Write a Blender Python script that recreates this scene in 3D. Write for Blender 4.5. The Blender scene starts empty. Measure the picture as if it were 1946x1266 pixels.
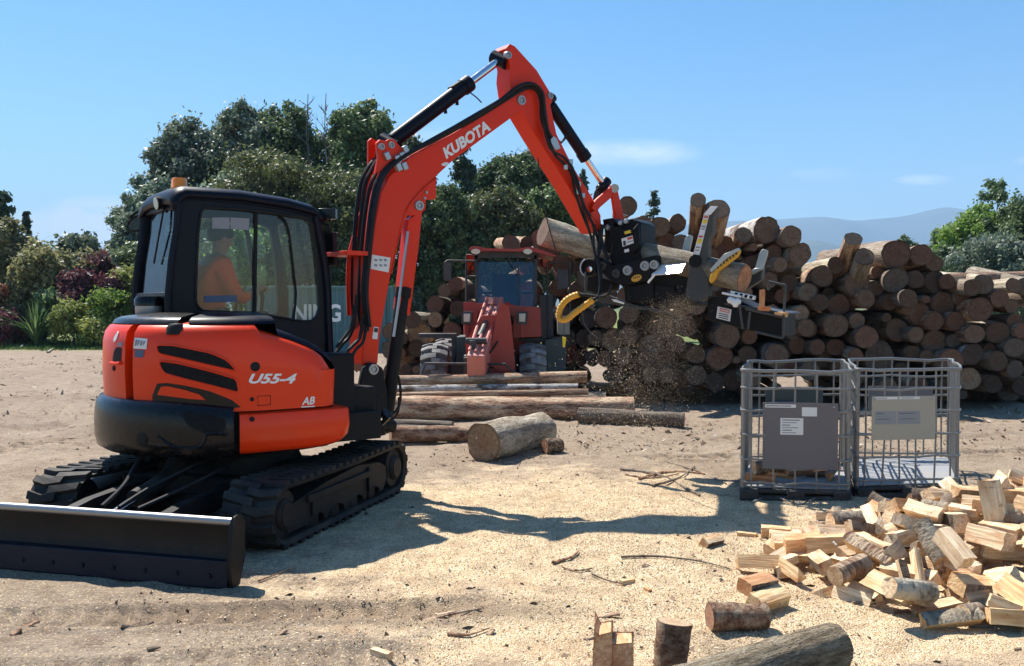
import bpy, bmesh, math, random
import numpy as np
from mathutils import Vector, Matrix, noise
from mathutils.geometry import tessellate_polygon
from mathutils.bvhtree import BVHTree

R = math.radians
random.seed(7)
NR = np.random.default_rng(11)
S = bpy.context.scene
COL = S.collection

# ------------------------------------------------------------------ camera
FPX, CX, CY, CAMH, HOR = 1800.0, 973.0, 633.0, 1.68, 580.0
PITCH = math.atan((CY - HOR) / FPX)
cam = bpy.data.cameras.new('camera')
camo = bpy.data.objects.new('camera', cam)
COL.objects.link(camo)
S.camera = camo
camo.location = (0, 0, CAMH)
camo.rotation_euler = (R(90) - PITCH, 0, 0)
cam.sensor_width = 36
cam.lens = 36 * FPX / 1946
cam.clip_start = 0.1
cam.clip_end = 30000

# ------------------------------------------------------------------ sun, sky, exposure
SUND = Vector((0.47, -0.53, -1.0)).normalized()       # the way the sunlight travels
TOSUN = -SUND
sun = bpy.data.lights.new('sun', 'SUN')
sun.energy = 5.0
sun.angle = R(0.55)
sun.color = (1.0, 0.955, 0.88)
suno = bpy.data.objects.new('sun', sun)
COL.objects.link(suno)
suno.rotation_euler = SUND.to_track_quat('-Z', 'Y').to_euler()
suno.location = (-20, 20, 40)

W = bpy.data.worlds.new('World')
S.world = W
W.use_nodes = True
wn, wl = W.node_tree.nodes, W.node_tree.links
for n in list(wn):
    wn.remove(n)
wout = wn.new('ShaderNodeOutputWorld')
wbg = wn.new('ShaderNodeBackground')
wbg.inputs['Strength'].default_value = 0.080
sky = wn.new('ShaderNodeTexSky')
sky.sky_type = 'NISHITA'
sky.sun_disc = False
sky.sun_elevation = math.asin(TOSUN.z)
sky.sun_rotation = math.atan2(TOSUN.x, TOSUN.y)
sky.air_density = 1.0
sky.dust_density = 0.25
sky.ozone_density = 2.2
sky.altitude = 20
wtc = wn.new('ShaderNodeTexCoord')
wsep = wn.new('ShaderNodeSeparateXYZ')
wl.new(wtc.outputs['Generated'], wsep.inputs[0])

def wmath(op, a, b=None, clamp=False):
    n = wn.new('ShaderNodeMath')
    n.operation = op
    n.use_clamp = clamp
    for i, v in enumerate((a, b)):
        if v is None:
            continue
        if isinstance(v, (int, float)):
            n.inputs[i].default_value = v
        else:
            wl.new(v, n.inputs[i])
    return n.outputs[0]

ysafe = wmath('MAXIMUM', wsep.outputs['Y'], 0.05)
wu = wmath('DIVIDE', wsep.outputs['X'], ysafe)
wv = wmath('DIVIDE', wsep.outputs['Z'], ysafe)
wcomb = wn.new('ShaderNodeCombineXYZ')
wl.new(wu, wcomb.inputs[0]); wl.new(wv, wcomb.inputs[1])
wmap = wn.new('ShaderNodeMapping')
wmap.inputs['Scale'].default_value = (14, 34, 1)
wl.new(wcomb.outputs[0], wmap.inputs['Vector'])
wno = wn.new('ShaderNodeTexNoise')
wno.inputs['Scale'].default_value = 1.0
wno.inputs['Detail'].default_value = 7
wno.inputs['Roughness'].default_value = 0.62
wl.new(wmap.outputs[0], wno.inputs['Vector'])
acc = None
# low clouds over the horizon: azimuth, height, half width, half height, density
for (cx, cy, ax, ay, dens) in ((1195, 292, 150, 30, .75), (1752, 343, 62, 12, .6), (1560, 332, 75, 13, .35), (1942, 308, 26, 9, .6),
                               (185, 430, 125, 62, 2.2), (85, 430, 110, 40, 1.5), (700, 420, 500, 45, .15), (820, 262, 130, 22, .3),
                               (2500, 380, 200, 40, .6), (-600, 420, 300, 60, .8)):
    du = wmath('DIVIDE', wmath('SUBTRACT', wu, (cx - CX) / FPX), ax / FPX)
    dv = wmath('DIVIDE', wmath('SUBTRACT', wv, (HOR - cy) / FPX), ay / FPX)
    e = wmath('SUBTRACT', 1.0, wmath('ADD', wmath('MULTIPLY', du, du), wmath('MULTIPLY', dv, dv)), True)
    e = wmath('MULTIPLY', e, dens)
    acc = e if acc is None else wmath('MAXIMUM', acc, e)
cl = wmath('MULTIPLY', acc, wmath('MULTIPLY', wmath('SUBTRACT', wno.outputs['Fac'], 0.30, True), 3.2), True)
wmix = wn.new('ShaderNodeMix')
wmix.data_type = 'RGBA'
wl.new(cl, wmix.inputs['Factor'])
whsv = wn.new('ShaderNodeHueSaturation')
whsv.inputs['Hue'].default_value = 0.497
whsv.inputs['Saturation'].default_value = 1.36
whsv.inputs['Value'].default_value = 1.0
wl.new(sky.outputs[0], whsv.inputs['Color'])
wl.new(whsv.outputs[0], wmix.inputs[6])
wmix.inputs[7].default_value = (8.6, 9.0, 9.6, 1)
wl.new(wmix.outputs[2], wbg.inputs['Color'])
wl.new(wbg.outputs[0], wout.inputs['Surface'])

S.view_settings.view_transform = 'Standard'
S.view_settings.look = 'None'
S.view_settings.gamma = 1
S.view_settings.exposure = 1.04
S.cycles.use_denoising = True
S.cycles.max_bounces = 8
S.cycles.transparent_max_bounces = 24
S.cycles.sample_clamp_indirect = 6
S.cycles.volume_bounces = 0

# ------------------------------------------------------------------ helpers
def ray(px, py):
    dx, dz = (px - CX) / FPX, -(py - CY) / FPX
    c, s = math.cos(PITCH), math.sin(PITCH)
    return Vector((dx, c + s * dz, -s + c * dz))

CAMP = Vector((0, 0, CAMH))

def at(px, py, Y):                       # the point seen at a photo pixel, Y metres out
    d = ray(px, py)
    return CAMP + d * (Y / d.y)

def gpt(px, py, z=0.0):                  # the point of the ground seen at a photo pixel
    d = ray(px, py)
    return CAMP + d * ((z - CAMH) / d.z)

class Plane:
    def __init__(s, O, U, V=(0, 0, 1)):
        s.O, s.U = Vector(O), Vector(U).normalized()
        V = Vector(V)
        s.V = (V - s.U * V.dot(s.U)).normalized()
        s.N = s.U.cross(s.V)
    def px(s, x, y, w=0.0):
        d = ray(x, y)
        o = s.O + s.N * w
        return CAMP + d * ((o - CAMP).dot(s.N) / d.dot(s.N))
    def P(s, u, v, w=0.0):
        return s.O + s.U * u + s.V * v + s.N * w

def vadd(a, b):
    return Vector(a) + Vector(b)

class MB:
    """collects shapes and links them as one mesh object"""
    def __init__(s, M=None):
        s.v, s.f, s.m, s.M = [], [], [], M
    def add(s, verts, faces, mi=0):
        b = len(s.v)
        for p in verts:
            p = Vector(p)
            s.v.append(s.M @ p if s.M else p)
        for f in faces:
            s.f.append([i + b for i in f])
            s.m.append(mi)
    def box(s, c, size, rot=None, mi=0, taper=1.0):
        hx, hy, hz = size[0] / 2, size[1] / 2, size[2] / 2
        vs = []
        for z in (-1, 1):
            t = taper if z > 0 else 1.0
            for (x, y) in ((-1, -1), (1, -1), (1, 1), (-1, 1)):
                p = Vector((x * hx * t, y * hy * t, z * hz))
                if rot is not None:
                    p = rot @ p
                vs.append(p + Vector(c))
        s.add(vs, [(3, 2, 1, 0), (4, 5, 6, 7), (0, 1, 5, 4), (1, 2, 6, 5), (2, 3, 7, 6), (3, 0, 4, 7)], mi)
    def prism(s, loops, ext, mi=0, side_mi=None):
        """loops: an outline and its holes (3D points); ext: extrusion vector"""
        if isinstance(loops[0], Vector):
            loops = [loops]
        ext = Vector(ext)
        tri = tessellate_polygon(loops)
        flat = [p for l in loops for p in l]
        n = len(flat)
        s.add(flat + [p + ext for p in flat], [], mi)
        b = len(s.v) - 2 * n
        for t in tri:
            a, c, d = (flat[i] for i in t)
            up = (c - a).cross(d - a).dot(ext) > 0
            t1 = list(t) if not up else list(t)[::-1]
            s.f.append([b + i for i in t1]); s.m.append(mi)
            s.f.append([b + n + i for i in t1[::-1]]); s.m.append(mi)
        k = 0
        for l in loops:
            m = len(l)
            for i in range(m):
                j = (i + 1) % m
                s.f.append([b + k + i, b + k + j, b + n + k + j, b + n + k + i])
                s.m.append(mi if side_mi is None else side_mi)
            k += m
    def tube(s, pts, r, n=8, mi=0, closed=False, cap=True, flat=1.0):
        pts = [Vector(p) for p in pts]
        m = len(pts)
        rs = r if isinstance(r, (list, tuple)) else [r] * m
        vs, fs = [], []
        up = None
        for i, p in enumerate(pts):
            if closed:
                t = pts[(i + 1) % m] - pts[i - 1]
            else:
                t = pts[min(i + 1, m - 1)] - pts[max(i - 1, 0)]
            t = t.normalized() if t.length > 1e-9 else Vector((0, 0, 1))
            if up is None:
                up = Vector((0, 0, 1)) if abs(t.z) < .9 else Vector((1, 0, 0))
            a = (up - t * up.dot(t))
            a = a.normalized() if a.length > 1e-6 else t.orthogonal().normalized()
            up = a
            b = t.cross(a)
            for k in range(n):
                th = 2 * math.pi * k / n
                vs.append(p + (a * math.cos(th) + b * math.sin(th) * flat) * rs[i])
        for i in range(m if closed else m - 1):
            j = (i + 1) % m
            for k in range(n):
                l = (k + 1) % n
                fs.append((i * n + k, j * n + k, j * n + l, i * n + l)[::-1])
        if cap and not closed:
            fs.append(tuple(range(n)))
            fs.append(tuple(range((m - 1) * n, m * n))[::-1])
        s.add(vs, fs, mi)
    def cyl(s, a, b, r, n=16, r2=None, mi=0):
        s.tube([a, b], [r, r if r2 is None else r2], n, mi)
    def lathe(s, prof, o, axis=(0, 0, 1), n=20, mi=0):
        ax = Vector(axis).normalized()
        a = ax.orthogonal().normalized()
        b = ax.cross(a)
        vs, fs = [], []
        for (r, z) in prof:
            for k in range(n):
                th = 2 * math.pi * k / n
                vs.append(Vector(o) + ax * z + (a * math.cos(th) + b * math.sin(th)) * max(r, 1e-4))
        for i in range(len(prof) - 1):
            for k in range(n):
                l = (k + 1) % n
                fs.append((i * n + k, i * n + l, (i + 1) * n + l, (i + 1) * n + k))
        s.add(vs, fs, mi)
    def grid(s, P, mi=0, flip=False):
        m, n = len(P), len(P[0])
        vs = [p for row in P for p in row]
        fs = []
        for i in range(m - 1):
            for k in range(n - 1):
                q = (i * n + k, i * n + k + 1, (i + 1) * n + k + 1, (i + 1) * n + k)
                fs.append(q[::-1] if flip else q)
        s.add(vs, fs, mi)
    def build(s, name, mats, parent=None, loc=None, bevel=0.0, ang=38, smooth=True, solid=0.0, seg=2):
        if not isinstance(mats, (list, tuple)):
            mats = [mats]
        o0 = Vector((0, 0, 0))
        q = parent
        while q is not None:
            o0 = o0 + q.location
            q = q.parent
        if loc is not None:
            o0 = o0 + Vector(loc)
        me = bpy.data.meshes.new(name)
        me.from_pydata([tuple(p - o0) for p in s.v], [], s.f)
        for m in mats:
            me.materials.append(m)
        if len(mats) > 1:
            me.polygons.foreach_set('material_index', s.m)
        if smooth:
            me.polygons.foreach_set('use_smooth', [True] * len(me.polygons))
            me.set_sharp_from_angle(angle=R(ang))
        me.update()
        o = bpy.data.objects.new(name, me)
        COL.objects.link(o)
        if loc is not None:
            o.location = loc
        if parent is not None:
            o.parent = parent
        if solid:
            md = o.modifiers.new('solid', 'SOLIDIFY')
            md.thickness = solid
            md.offset = 1
        if bevel:
            md = o.modifiers.new('bevel', 'BEVEL')
            md.width = bevel
            md.segments = seg
            md.limit_method = 'ANGLE'
            md.angle_limit = R(40)
            md.harden_normals = False
        return o

def tag(o, label=None, cat=None, group=None, kind=None):
    if label: o['label'] = label
    if cat: o['category'] = cat
    if group: o['group'] = group
    if kind: o['kind'] = kind
    return o

def thing(name, label, cat, loc, group=None):
    o = bpy.data.objects.new(name, None)
    o.empty_display_size = .2
    COL.objects.link(o)
    o.location = loc
    return tag(o, label, cat, group)

def fast_mesh(name, V, Q, mats, parent=None, loc=(0, 0, 0), smooth=False):
    """V (n,3) and Q (m,4 or 3) arrays"""
    me = bpy.data.meshes.new(name)
    V = np.asarray(V, dtype=np.float32); Q = np.asarray(Q, dtype=np.int32)
    k = Q.shape[1]
    me.vertices.add(len(V)); me.vertices.foreach_set('co', V.ravel())
    me.loops.add(Q.size); me.loops.foreach_set('vertex_index', Q.ravel())
    me.polygons.add(len(Q)); me.polygons.foreach_set('loop_start', np.arange(0, Q.size, k, dtype=np.int32))
    if smooth:
        me.polygons.foreach_set('use_smooth', np.ones(len(Q), dtype=bool))
    me.update(calc_edges=True)
    for m in (mats if isinstance(mats, (list, tuple)) else [mats]):
        me.materials.append(m)
    o = bpy.data.objects.new(name, me)
    COL.objects.link(o)
    o.location = loc
    if parent is not None:
        o.parent = parent
    return o

def bvh_of(*objs):
    vs, fs = [], []
    for o in objs:
        off = Vector((0, 0, 0)); q = o
        while q is not None:
            off = off + q.location; q = q.parent
        b = len(vs)
        vs += [v.co + off for v in o.data.vertices]
        fs += [[i + b for i in p.vertices] for p in o.data.polygons]
    return BVHTree.FromPolygons(vs, fs)

def project(bvh, pts2, tris, off):
    """2D photo points -> points lying just proud of the surface they are seen on"""
    out, ok = [], []
    last = None
    for (x, y) in pts2:
        h = bvh.ray_cast(CAMP, ray(x, y).normalized())
        if h[0] is None:
            out.append(last if last is not None else Vector((0, 0, 0))); ok.append(False)
            continue
        n = h[1]
        if n.dot(ray(x, y)) > 0:
            n = -n
        last = h[0] + n * off
        out.append(last); ok.append(True)
    fs = [t for t in tris if all(ok[i] for i in t)]
    return out, fs

def decal(bvh, poly, name, mat, parent, off=.004, cell=10, solid=0.0, bevel=0):
    """a thin plate following the surface under a photo outline"""
    bm = bmesh.new()
    vs = [bm.verts.new((x, y, 0)) for x, y in poly]
    f = bm.faces.new(vs)
    bmesh.ops.triangulate(bm, faces=[f])
    for it in range(5):
        lg = [e for e in bm.edges if e.calc_length() > cell]
        if not lg:
            break
        bmesh.ops.subdivide_edges(bm, edges=lg, cuts=1)
        bmesh.ops.triangulate(bm, faces=[q for q in bm.faces if len(q.verts) > 3])
    bm.verts.index_update()
    p2 = [(v.co.x, v.co.y) for v in bm.verts]
    tr = [[v.index for v in q.verts] for q in bm.faces]
    bm.free()
    P, fs = project(bvh, p2, tr, off)
    mb = MB()
    # face the camera
    good = []
    for t in fs:
        a, b, c = (P[i] for i in t)
        n = (b - a).cross(c - a)
        good.append(t if n.dot(CAMP - a) > 0 else t[::-1])
    mb.add(P, good)
    o = mb.build(name, mat, parent, smooth=True)
    if solid:
        md = o.modifiers.new('solid', 'SOLIDIFY'); md.thickness = solid; md.offset = 1
    return o

def text_mesh(txt, bold=.02, shear=0.0):
    """flat lettering as (points, faces, width), cap height about 0.7"""
    cu = bpy.data.curves.new('txt', 'FONT')
    cu.body = txt
    cu.offset = bold
    cu.shear = shear
    cu.resolution_u = 4
    ob = bpy.data.objects.new('txt', cu)
    COL.objects.link(ob)
    dg = bpy.context.evaluated_depsgraph_get()
    dg.update()
    me = bpy.data.meshes.new_from_object(ob.evaluated_get(dg))
    vs = [(v.co.x, v.co.y) for v in me.vertices]
    fs = [list(p.vertices) for p in me.polygons]
    bpy.data.objects.remove(ob); bpy.data.curves.remove(cu); bpy.data.meshes.remove(me)
    xs = [v[0] for v in vs]; ys = [v[1] for v in vs]
    x0, x1, y0, y1 = min(xs), max(xs), min(ys), max(ys)
    vs = [((x - x0) / (x1 - x0), (y - y0) / (y1 - y0)) for x, y in vs]
    return vs, fs

def text_on(bvh, txt, c00, c10, c01, name, mat, parent, off=.006, bold=.02, shear=0.0):
    """lettering whose box has photo corners c00 (bottom left), c10 (bottom right), c01 (top left)"""
    vs, fs = text_mesh(txt, bold, shear)
    p2 = [(c00[0] + u * (c10[0] - c00[0]) + v * (c01[0] - c00[0]), c00[1] + u * (c10[1] - c00[1]) + v * (c01[1] - c00[1])) for u, v in vs]
    P, f2 = project(bvh, p2, fs, off)
    mb = MB(); mb.add(P, f2)
    return mb.build(name, mat, parent, smooth=False)

def text_flat(txt, o, u, v, name, mat, parent, bold=.02, mb=None, mi=0):
    """lettering on a plane: o bottom left, u and v the box vectors"""
    vs, fs = text_mesh(txt, bold)
    P = [Vector(o) + Vector(u) * a + Vector(v) * b for a, b in vs]
    if mb is not None:
        mb.add(P, fs, mi); return None
    m2 = MB(); m2.add(P, fs)
    return m2.build(name, mat, parent, smooth=False)

def spline(pts, n=8):
    pts = [Vector(p) for p in pts]
    out = []
    for i in range(len(pts) - 1):
        p0 = pts[max(i - 1, 0)]; p1 = pts[i]; p2 = pts[i + 1]; p3 = pts[min(i + 2, len(pts) - 1)]
        for k in range(n):
            t = k / n
            out.append(.5 * ((2 * p1) + (p2 - p0) * t + (2 * p0 - 5 * p1 + 4 * p2 - p3) * t * t + (3 * p1 - p0 - 3 * p2 + p3) * t ** 3))
    out.append(pts[-1])
    return out

def rounded(poly, r, n=5):
    """round the corners of a 2D polygon"""
    out = []
    m = len(poly)
    for i in range(m):
        p = Vector(poly[i]); a = Vector(poly[i - 1]) - p; b = Vector(poly[(i + 1) % m]) - p
        d = min(r, a.length * .45, b.length * .45)
        s, e = p + a.normalized() * d, p + b.normalized() * d
        for k in range(n + 1):
            t = k / n
            out.append(tuple((1 - t) ** 2 * s + 2 * t * (1 - t) * p + t * t * e))
    return out

# numpy value noise for the ground and bark
def _hash(ix, iy, seed):
    h = (ix.astype(np.int64) * 374761393 + iy.astype(np.int64) * 668265263 + seed * 982451653) & 0x7fffffff
    h = (h ^ (h >> 13)) * 1274126177 & 0x7fffffff
    return ((h ^ (h >> 16)) & 0xffff) / 65535.0
def vnoise(x, y, seed=0):
    ix, iy = np.floor(x), np.floor(y)
    fx, fy = x - ix, y - iy
    fx = fx * fx * (3 - 2 * fx); fy = fy * fy * (3 - 2 * fy)
    a = _hash(ix, iy, seed); b = _hash(ix + 1, iy, seed); c = _hash(ix, iy + 1, seed); d = _hash(ix + 1, iy + 1, seed)
    return (a * (1 - fx) + b * fx) * (1 - fy) + (c * (1 - fx) + d * fx) * fy - .5
def fbm(x, y, octs, seed=0):
    s = 0; a = 1.0; f = 1.0
    for k in range(octs):
        s = s + a * vnoise(x * f, y * f, seed + k); a *= .5; f *= 2.03
    return s

# ------------------------------------------------------------------ materials
def mat_new(name):
    m = bpy.data.materials.new(name)
    m.use_nodes = True
    nt = m.node_tree
    for n in list(nt.nodes):
        nt.nodes.remove(n)
    out = nt.nodes.new('ShaderNodeOutputMaterial')
    return m, nt, out

class NT:
    def __init__(s, nt): s.nt = nt
    def n(s, typ, **kw):
        x = s.nt.nodes.new(typ)
        for k, v in kw.items(): setattr(x, k, v)
        return x
    def l(s, a, b): s.nt.links.new(a, b)
    def math(s, op, a, b=None, clamp=False):
        x = s.n('ShaderNodeMath', operation=op); x.use_clamp = clamp
        for i, v in enumerate((a, b)):
            if v is None: continue
            if isinstance(v, (int, float)): x.inputs[i].default_value = v
            else: s.l(v, x.inputs[i])
        return x.outputs[0]
    def noise(s, vec, scale, detail=4, rough=.55, dist=0.0):
        x = s.n('ShaderNodeTexNoise')
        x.inputs['Scale'].default_value = scale; x.inputs['Detail'].default_value = detail
        x.inputs['Roughness'].default_value = rough; x.inputs['Distortion'].default_value = dist
        if vec is not None: s.l(vec, x.inputs['Vector'])
        return x.outputs['Fac']
    def ramp(s, fac, stops):
        x = s.n('ShaderNodeValToRGB')
        e = x.color_ramp.elements
        while len(e) < len(stops): e.new(.5)
        for i, (p, c) in enumerate(stops):
            e[i].position = p
            e[i].color = (c, c, c, 1) if isinstance(c, (int, float)) else (*c, 1)
        s.l(fac, x.inputs[0])
        return x.outputs[0]
    def mix(s, fac, a, b, blend='MIX'):
        x = s.n('ShaderNodeMix', data_type='RGBA', blend_type=blend)
        for k, v in ((0, fac), (6, a), (7, b)):
            if isinstance(v, (int, float)): x.inputs[k].default_value = v
            elif isinstance(v, tuple): x.inputs[k].default_value = (*v, 1)
            else: s.l(v, x.inputs[k])
        return x.outputs[2]
    def mapping(s, vec, scale=(1, 1, 1), rot=(0, 0, 0)):
        x = s.n('ShaderNodeMapping'); x.inputs['Scale'].default_value = scale; x.inputs['Rotation'].default_value = rot
        s.l(vec, x.inputs['Vector']); return x.outputs[0]
    def bump(s, h, strength, dist=.02):
        x = s.n('ShaderNodeBump'); x.inputs['Strength'].default_value = strength; x.inputs['Distance'].default_value = dist
        s.l(h, x.inputs['Height']); return x.outputs[0]
    def bsdf(s, out, color=None, rough=.5, metal=0.0, normal=None, coat=0.0, spec=None):
        b = s.n('ShaderNodeBsdfPrincipled')
        if color is not None:
            if isinstance(color, tuple): b.inputs['Base Color'].default_value = (*color, 1)
            else: s.l(color, b.inputs['Base Color'])
        if isinstance(rough, (int, float)): b.inputs['Roughness'].default_value = rough
        else: s.l(rough, b.inputs['Roughness'])
        b.inputs['Metallic'].default_value = metal
        b.inputs['Coat Weight'].default_value = coat
        b.inputs['Coat Roughness'].default_value = .08
        if spec is not None: b.inputs['Specular IOR Level'].default_value = spec
        if normal is not None: s.l(normal, b.inputs['Normal'])
        s.l(b.outputs[0], out.inputs['Surface'])
        return b

MT = {}
def geo_pos(t): return t.n('ShaderNodeNewGeometry').outputs['Position']
def obj_co(t): return t.n('ShaderNodeTexCoord').outputs['Object']

def mat_plain(name, col, rough=.5, metal=0.0, coat=0.0, dust=0.0, dustcol=(.34, .27, .20), vary=.12, bump=0.0, spec=None, dscale=3.0):
    """paint, plastic or metal with slight unevenness and settled dust"""
    m, nt, out = mat_new(name)
    t = NT(nt)
    p = geo_pos(t)
    n1 = t.noise(p, 6, 5)
    c = t.mix(t.math('MULTIPLY', t.math('SUBTRACT', n1, .5), vary * 4, True), col, tuple(x * .72 for x in col))
    r = t.math('ADD', t.math('MULTIPLY', t.noise(p, 22, 4), .2), rough - .1)
    if dust:
        d = t.ramp(t.noise(p, dscale, 7, .65), [(.42, 0.0), (.72, 1.0)])
        nz = t.n('ShaderNodeNewGeometry')
        sp = t.n('ShaderNodeSeparateXYZ'); t.l(nz.outputs['Normal'], sp.inputs[0])
        upf = t.math('ADD', t.math('MULTIPLY', t.math('MAXIMUM', sp.outputs['Z'], 0.0), .8), .35)
        fine = t.math('MULTIPLY', t.ramp(t.noise(p, 95, 4, .7), [(.50, 0.0), (.66, 1.0)]), .5)
        f = t.math('MULTIPLY', t.math('ADD', d, fine), t.math('MULTIPLY', upf, dust), True)
        c = t.mix(f, c, dustcol)
        r = t.math('ADD', r, t.math('MULTIPLY', f, .35), True)
    nm = t.bump(t.noise(p, 60, 3), bump, .01) if bump else None
    t.bsdf(out, c, r, metal, nm, coat, spec)
    MT[name] = m
    return m

ORANGE = (.80, .040, .002)
mat_plain('orange_paint', ORANGE, .34, coat=.20, dust=.06, vary=.10, spec=.22)
mat_plain('orange_paint_boom', (.72, .030, .003), .40, coat=.08, dust=.07, vary=.08, spec=.22)
mat_plain('black_gloss', (.004, .004, .005), .28, coat=.15, dust=.04, spec=.25)
mat_plain('black_cab', (.004, .005, .012), .42, coat=.04, dust=.015, spec=.15)
mat_plain('black_matt', (.008, .008, .009), .6, dust=.08, spec=.2)
mat_plain('under_metal', (.008, .008, .009), .6, dust=.16, bump=.2, spec=.2)
mat_plain('blade_metal', (.005, .005, .006), .48, dust=.09, bump=.15, dscale=2.0, spec=.22)
mat_plain('blade_edge', (.30, .30, .31), .35, metal=.8, dust=.3)
mat_plain('blade_wear', (.004, .006, .016), .45, dust=.05, bump=.15, spec=.2)
mat_plain('rubber', (.012, .012, .012), .72, dust=.18, bump=.2, spec=.3)
mat_plain('rubber_hose', (.008, .008, .009), .5, dust=.06, spec=.25)
mat_plain('chrome', (.72, .72, .74), .14, metal=1.0)
mat_plain('steel', (.42, .42, .43), .35, metal=.85, dust=.2)
mat_plain('pin_steel', (.36, .36, .36), .38, metal=.5)
mat_plain('galvanised', (.215, .215, .21), .42, metal=.5, dust=.12, vary=.2)
mat_plain('plate_grey', (.135, .125, .13), .55, dust=.2)
mat_plain('plate_beige', (.40, .36, .28), .55, dust=.25)
mat_plain('pallet_black', (.02, .02, .02), .7, dust=.4)
mat_plain('tray_white', (.27, .28, .29), .55, dust=.4)
mat_plain('paper', (.72, .72, .70), .7, vary=.05)
mat_plain('white_letter', (.80, .80, .78), .5, vary=.03)
mat_plain('ink', (.03, .03, .035), .6)
mat_plain('ink_grey', (.25, .25, .27), .6)
mat_plain('sticker_red', (.55, .03, .03), .5)
mat_plain('sticker_blue', (.06, .09, .16), .5)
mat_plain('sticker_yellow', (.75, .55, .03), .5)
mat_plain('loader_red', (.33, .022, .013), .42, coat=.1, dust=.16, dustcol=(.45, .30, .25))
mat_plain('loader_arm_lit_red', (.58, .17, .12), .45, dust=.5, dustcol=(.60, .42, .36))  # sunlit look of the arm put into a paler, pinker red, plus dust
mat_plain('loader_dark', (.02, .022, .024), .5, dust=.3)
mat_plain('loader_green', (.035, .06, .06), .5, dust=.25)
mat_plain('lamp_glass', (.55, .53, .42), .15, coat=.6)
mat_plain('tyre', (.045, .044, .042), .8, dust=.75, dustcol=(.42, .37, .32), bump=.3)
mat_plain('tyre_lug', (.12, .115, .11), .85, dust=.65, dustcol=(.52, .48, .43), bump=.3)
mat_plain('proc_black', (.005, .005, .006), .5, dust=.06, spec=.18)
mat_plain('proc_grey', (.045, .045, .043), .5, metal=.2, dust=.22)
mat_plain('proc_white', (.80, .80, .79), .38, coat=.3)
mat_plain('proc_light', (.42, .44, .42), .4, metal=.3, dust=.2)
mat_plain('guard_yellow', (.66, .34, .02), .45, dust=.22)
mat_plain('precleaner_steel', (.40, .37, .35), .35, metal=.3)
mat_plain('container_teal', (.055, .15, .16), .5, dust=.15)
mat_plain('seat_fabric', (.015, .015, .016), .85)
mat_plain('shirt_orange', (.90, .075, .010), .8, vary=.15)
mat_plain('trousers', (.02, .025, .04), .85)
mat_plain('skin', (.34, .17, .11), .55)
mat_plain('hair', (.03, .022, .018), .7)
mat_plain('cable', (.02, .02, .02), .6)

def mat_beacon():
    m, nt, out = mat_new('beacon_amber')
    t = NT(nt)
    b = t.bsdf(out, (.95, .27, .012), .25, coat=.4)
    b.inputs['Subsurface Weight'].default_value = .4; b.inputs['Subsurface Radius'].default_value = (.05, .02, .01)
    MT['beacon_amber'] = m
mat_beacon()

def mat_glass(name, tint, refl=1.0, rough=.01):
    m, nt, out = mat_new(name)
    t = NT(nt)
    tr = t.n('ShaderNodeBsdfTransparent'); tr.inputs[0].default_value = (*tint, 1)
    gl = t.n('ShaderNodeBsdfGlossy'); gl.inputs['Roughness'].default_value = rough
    gl.inputs['Color'].default_value = (.95, .97, 1, 1)
    g = t.n('ShaderNodeNewGeometry'); dt = t.n('ShaderNodeVectorMath', operation='DOT_PRODUCT')
    t.l(g.outputs['Normal'], dt.inputs[0]); t.l(g.outputs['Incoming'], dt.inputs[1])
    fr = t.math('ADD', t.math('MULTIPLY', t.math('POWER', t.math('SUBTRACT', 1.0, t.math('ABSOLUTE', dt.outputs['Value']), True), 5.0), .95), .05)
    mx = t.n('ShaderNodeMixShader')
    t.l(t.math('MULTIPLY', fr, refl, True), mx.inputs[0])
    t.l(tr.outputs[0], mx.inputs[1]); t.l(gl.outputs[0], mx.inputs[2])
    t.l(mx.outputs[0], out.inputs['Surface'])
    MT[name] = m
mat_glass('cab_glass', (.70, .76, .74), .9)
mat_glass('front_glass', (.70, .76, .74), .3)
mat_glass('rear_glass', (.46, .54, .54), .7, .05)
mat_glass('loader_glass', (.58, .63, .68), 1.7, .02)
mat_glass('loader_glass_side', (.5, .52, .54), 1.5, .02)

def mat_mesh_grille():
    m, nt, out = mat_new('grille_mesh')
    t = NT(nt)
    p = t.mapping(geo_pos(t), (90, 90, 90))
    v = t.n('ShaderNodeTexVoronoi'); t.l(p, v.inputs['Vector']); v.inputs['Scale'].default_value = 1.0
    c = t.ramp(v.outputs['Distance'], [(.25, (.001, .001, .001)), (.6, (.012, .012, .013))])
    t.bsdf(out, c, .6, spec=.15)
    MT['grille_mesh'] = m
mat_mesh_grille()

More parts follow.
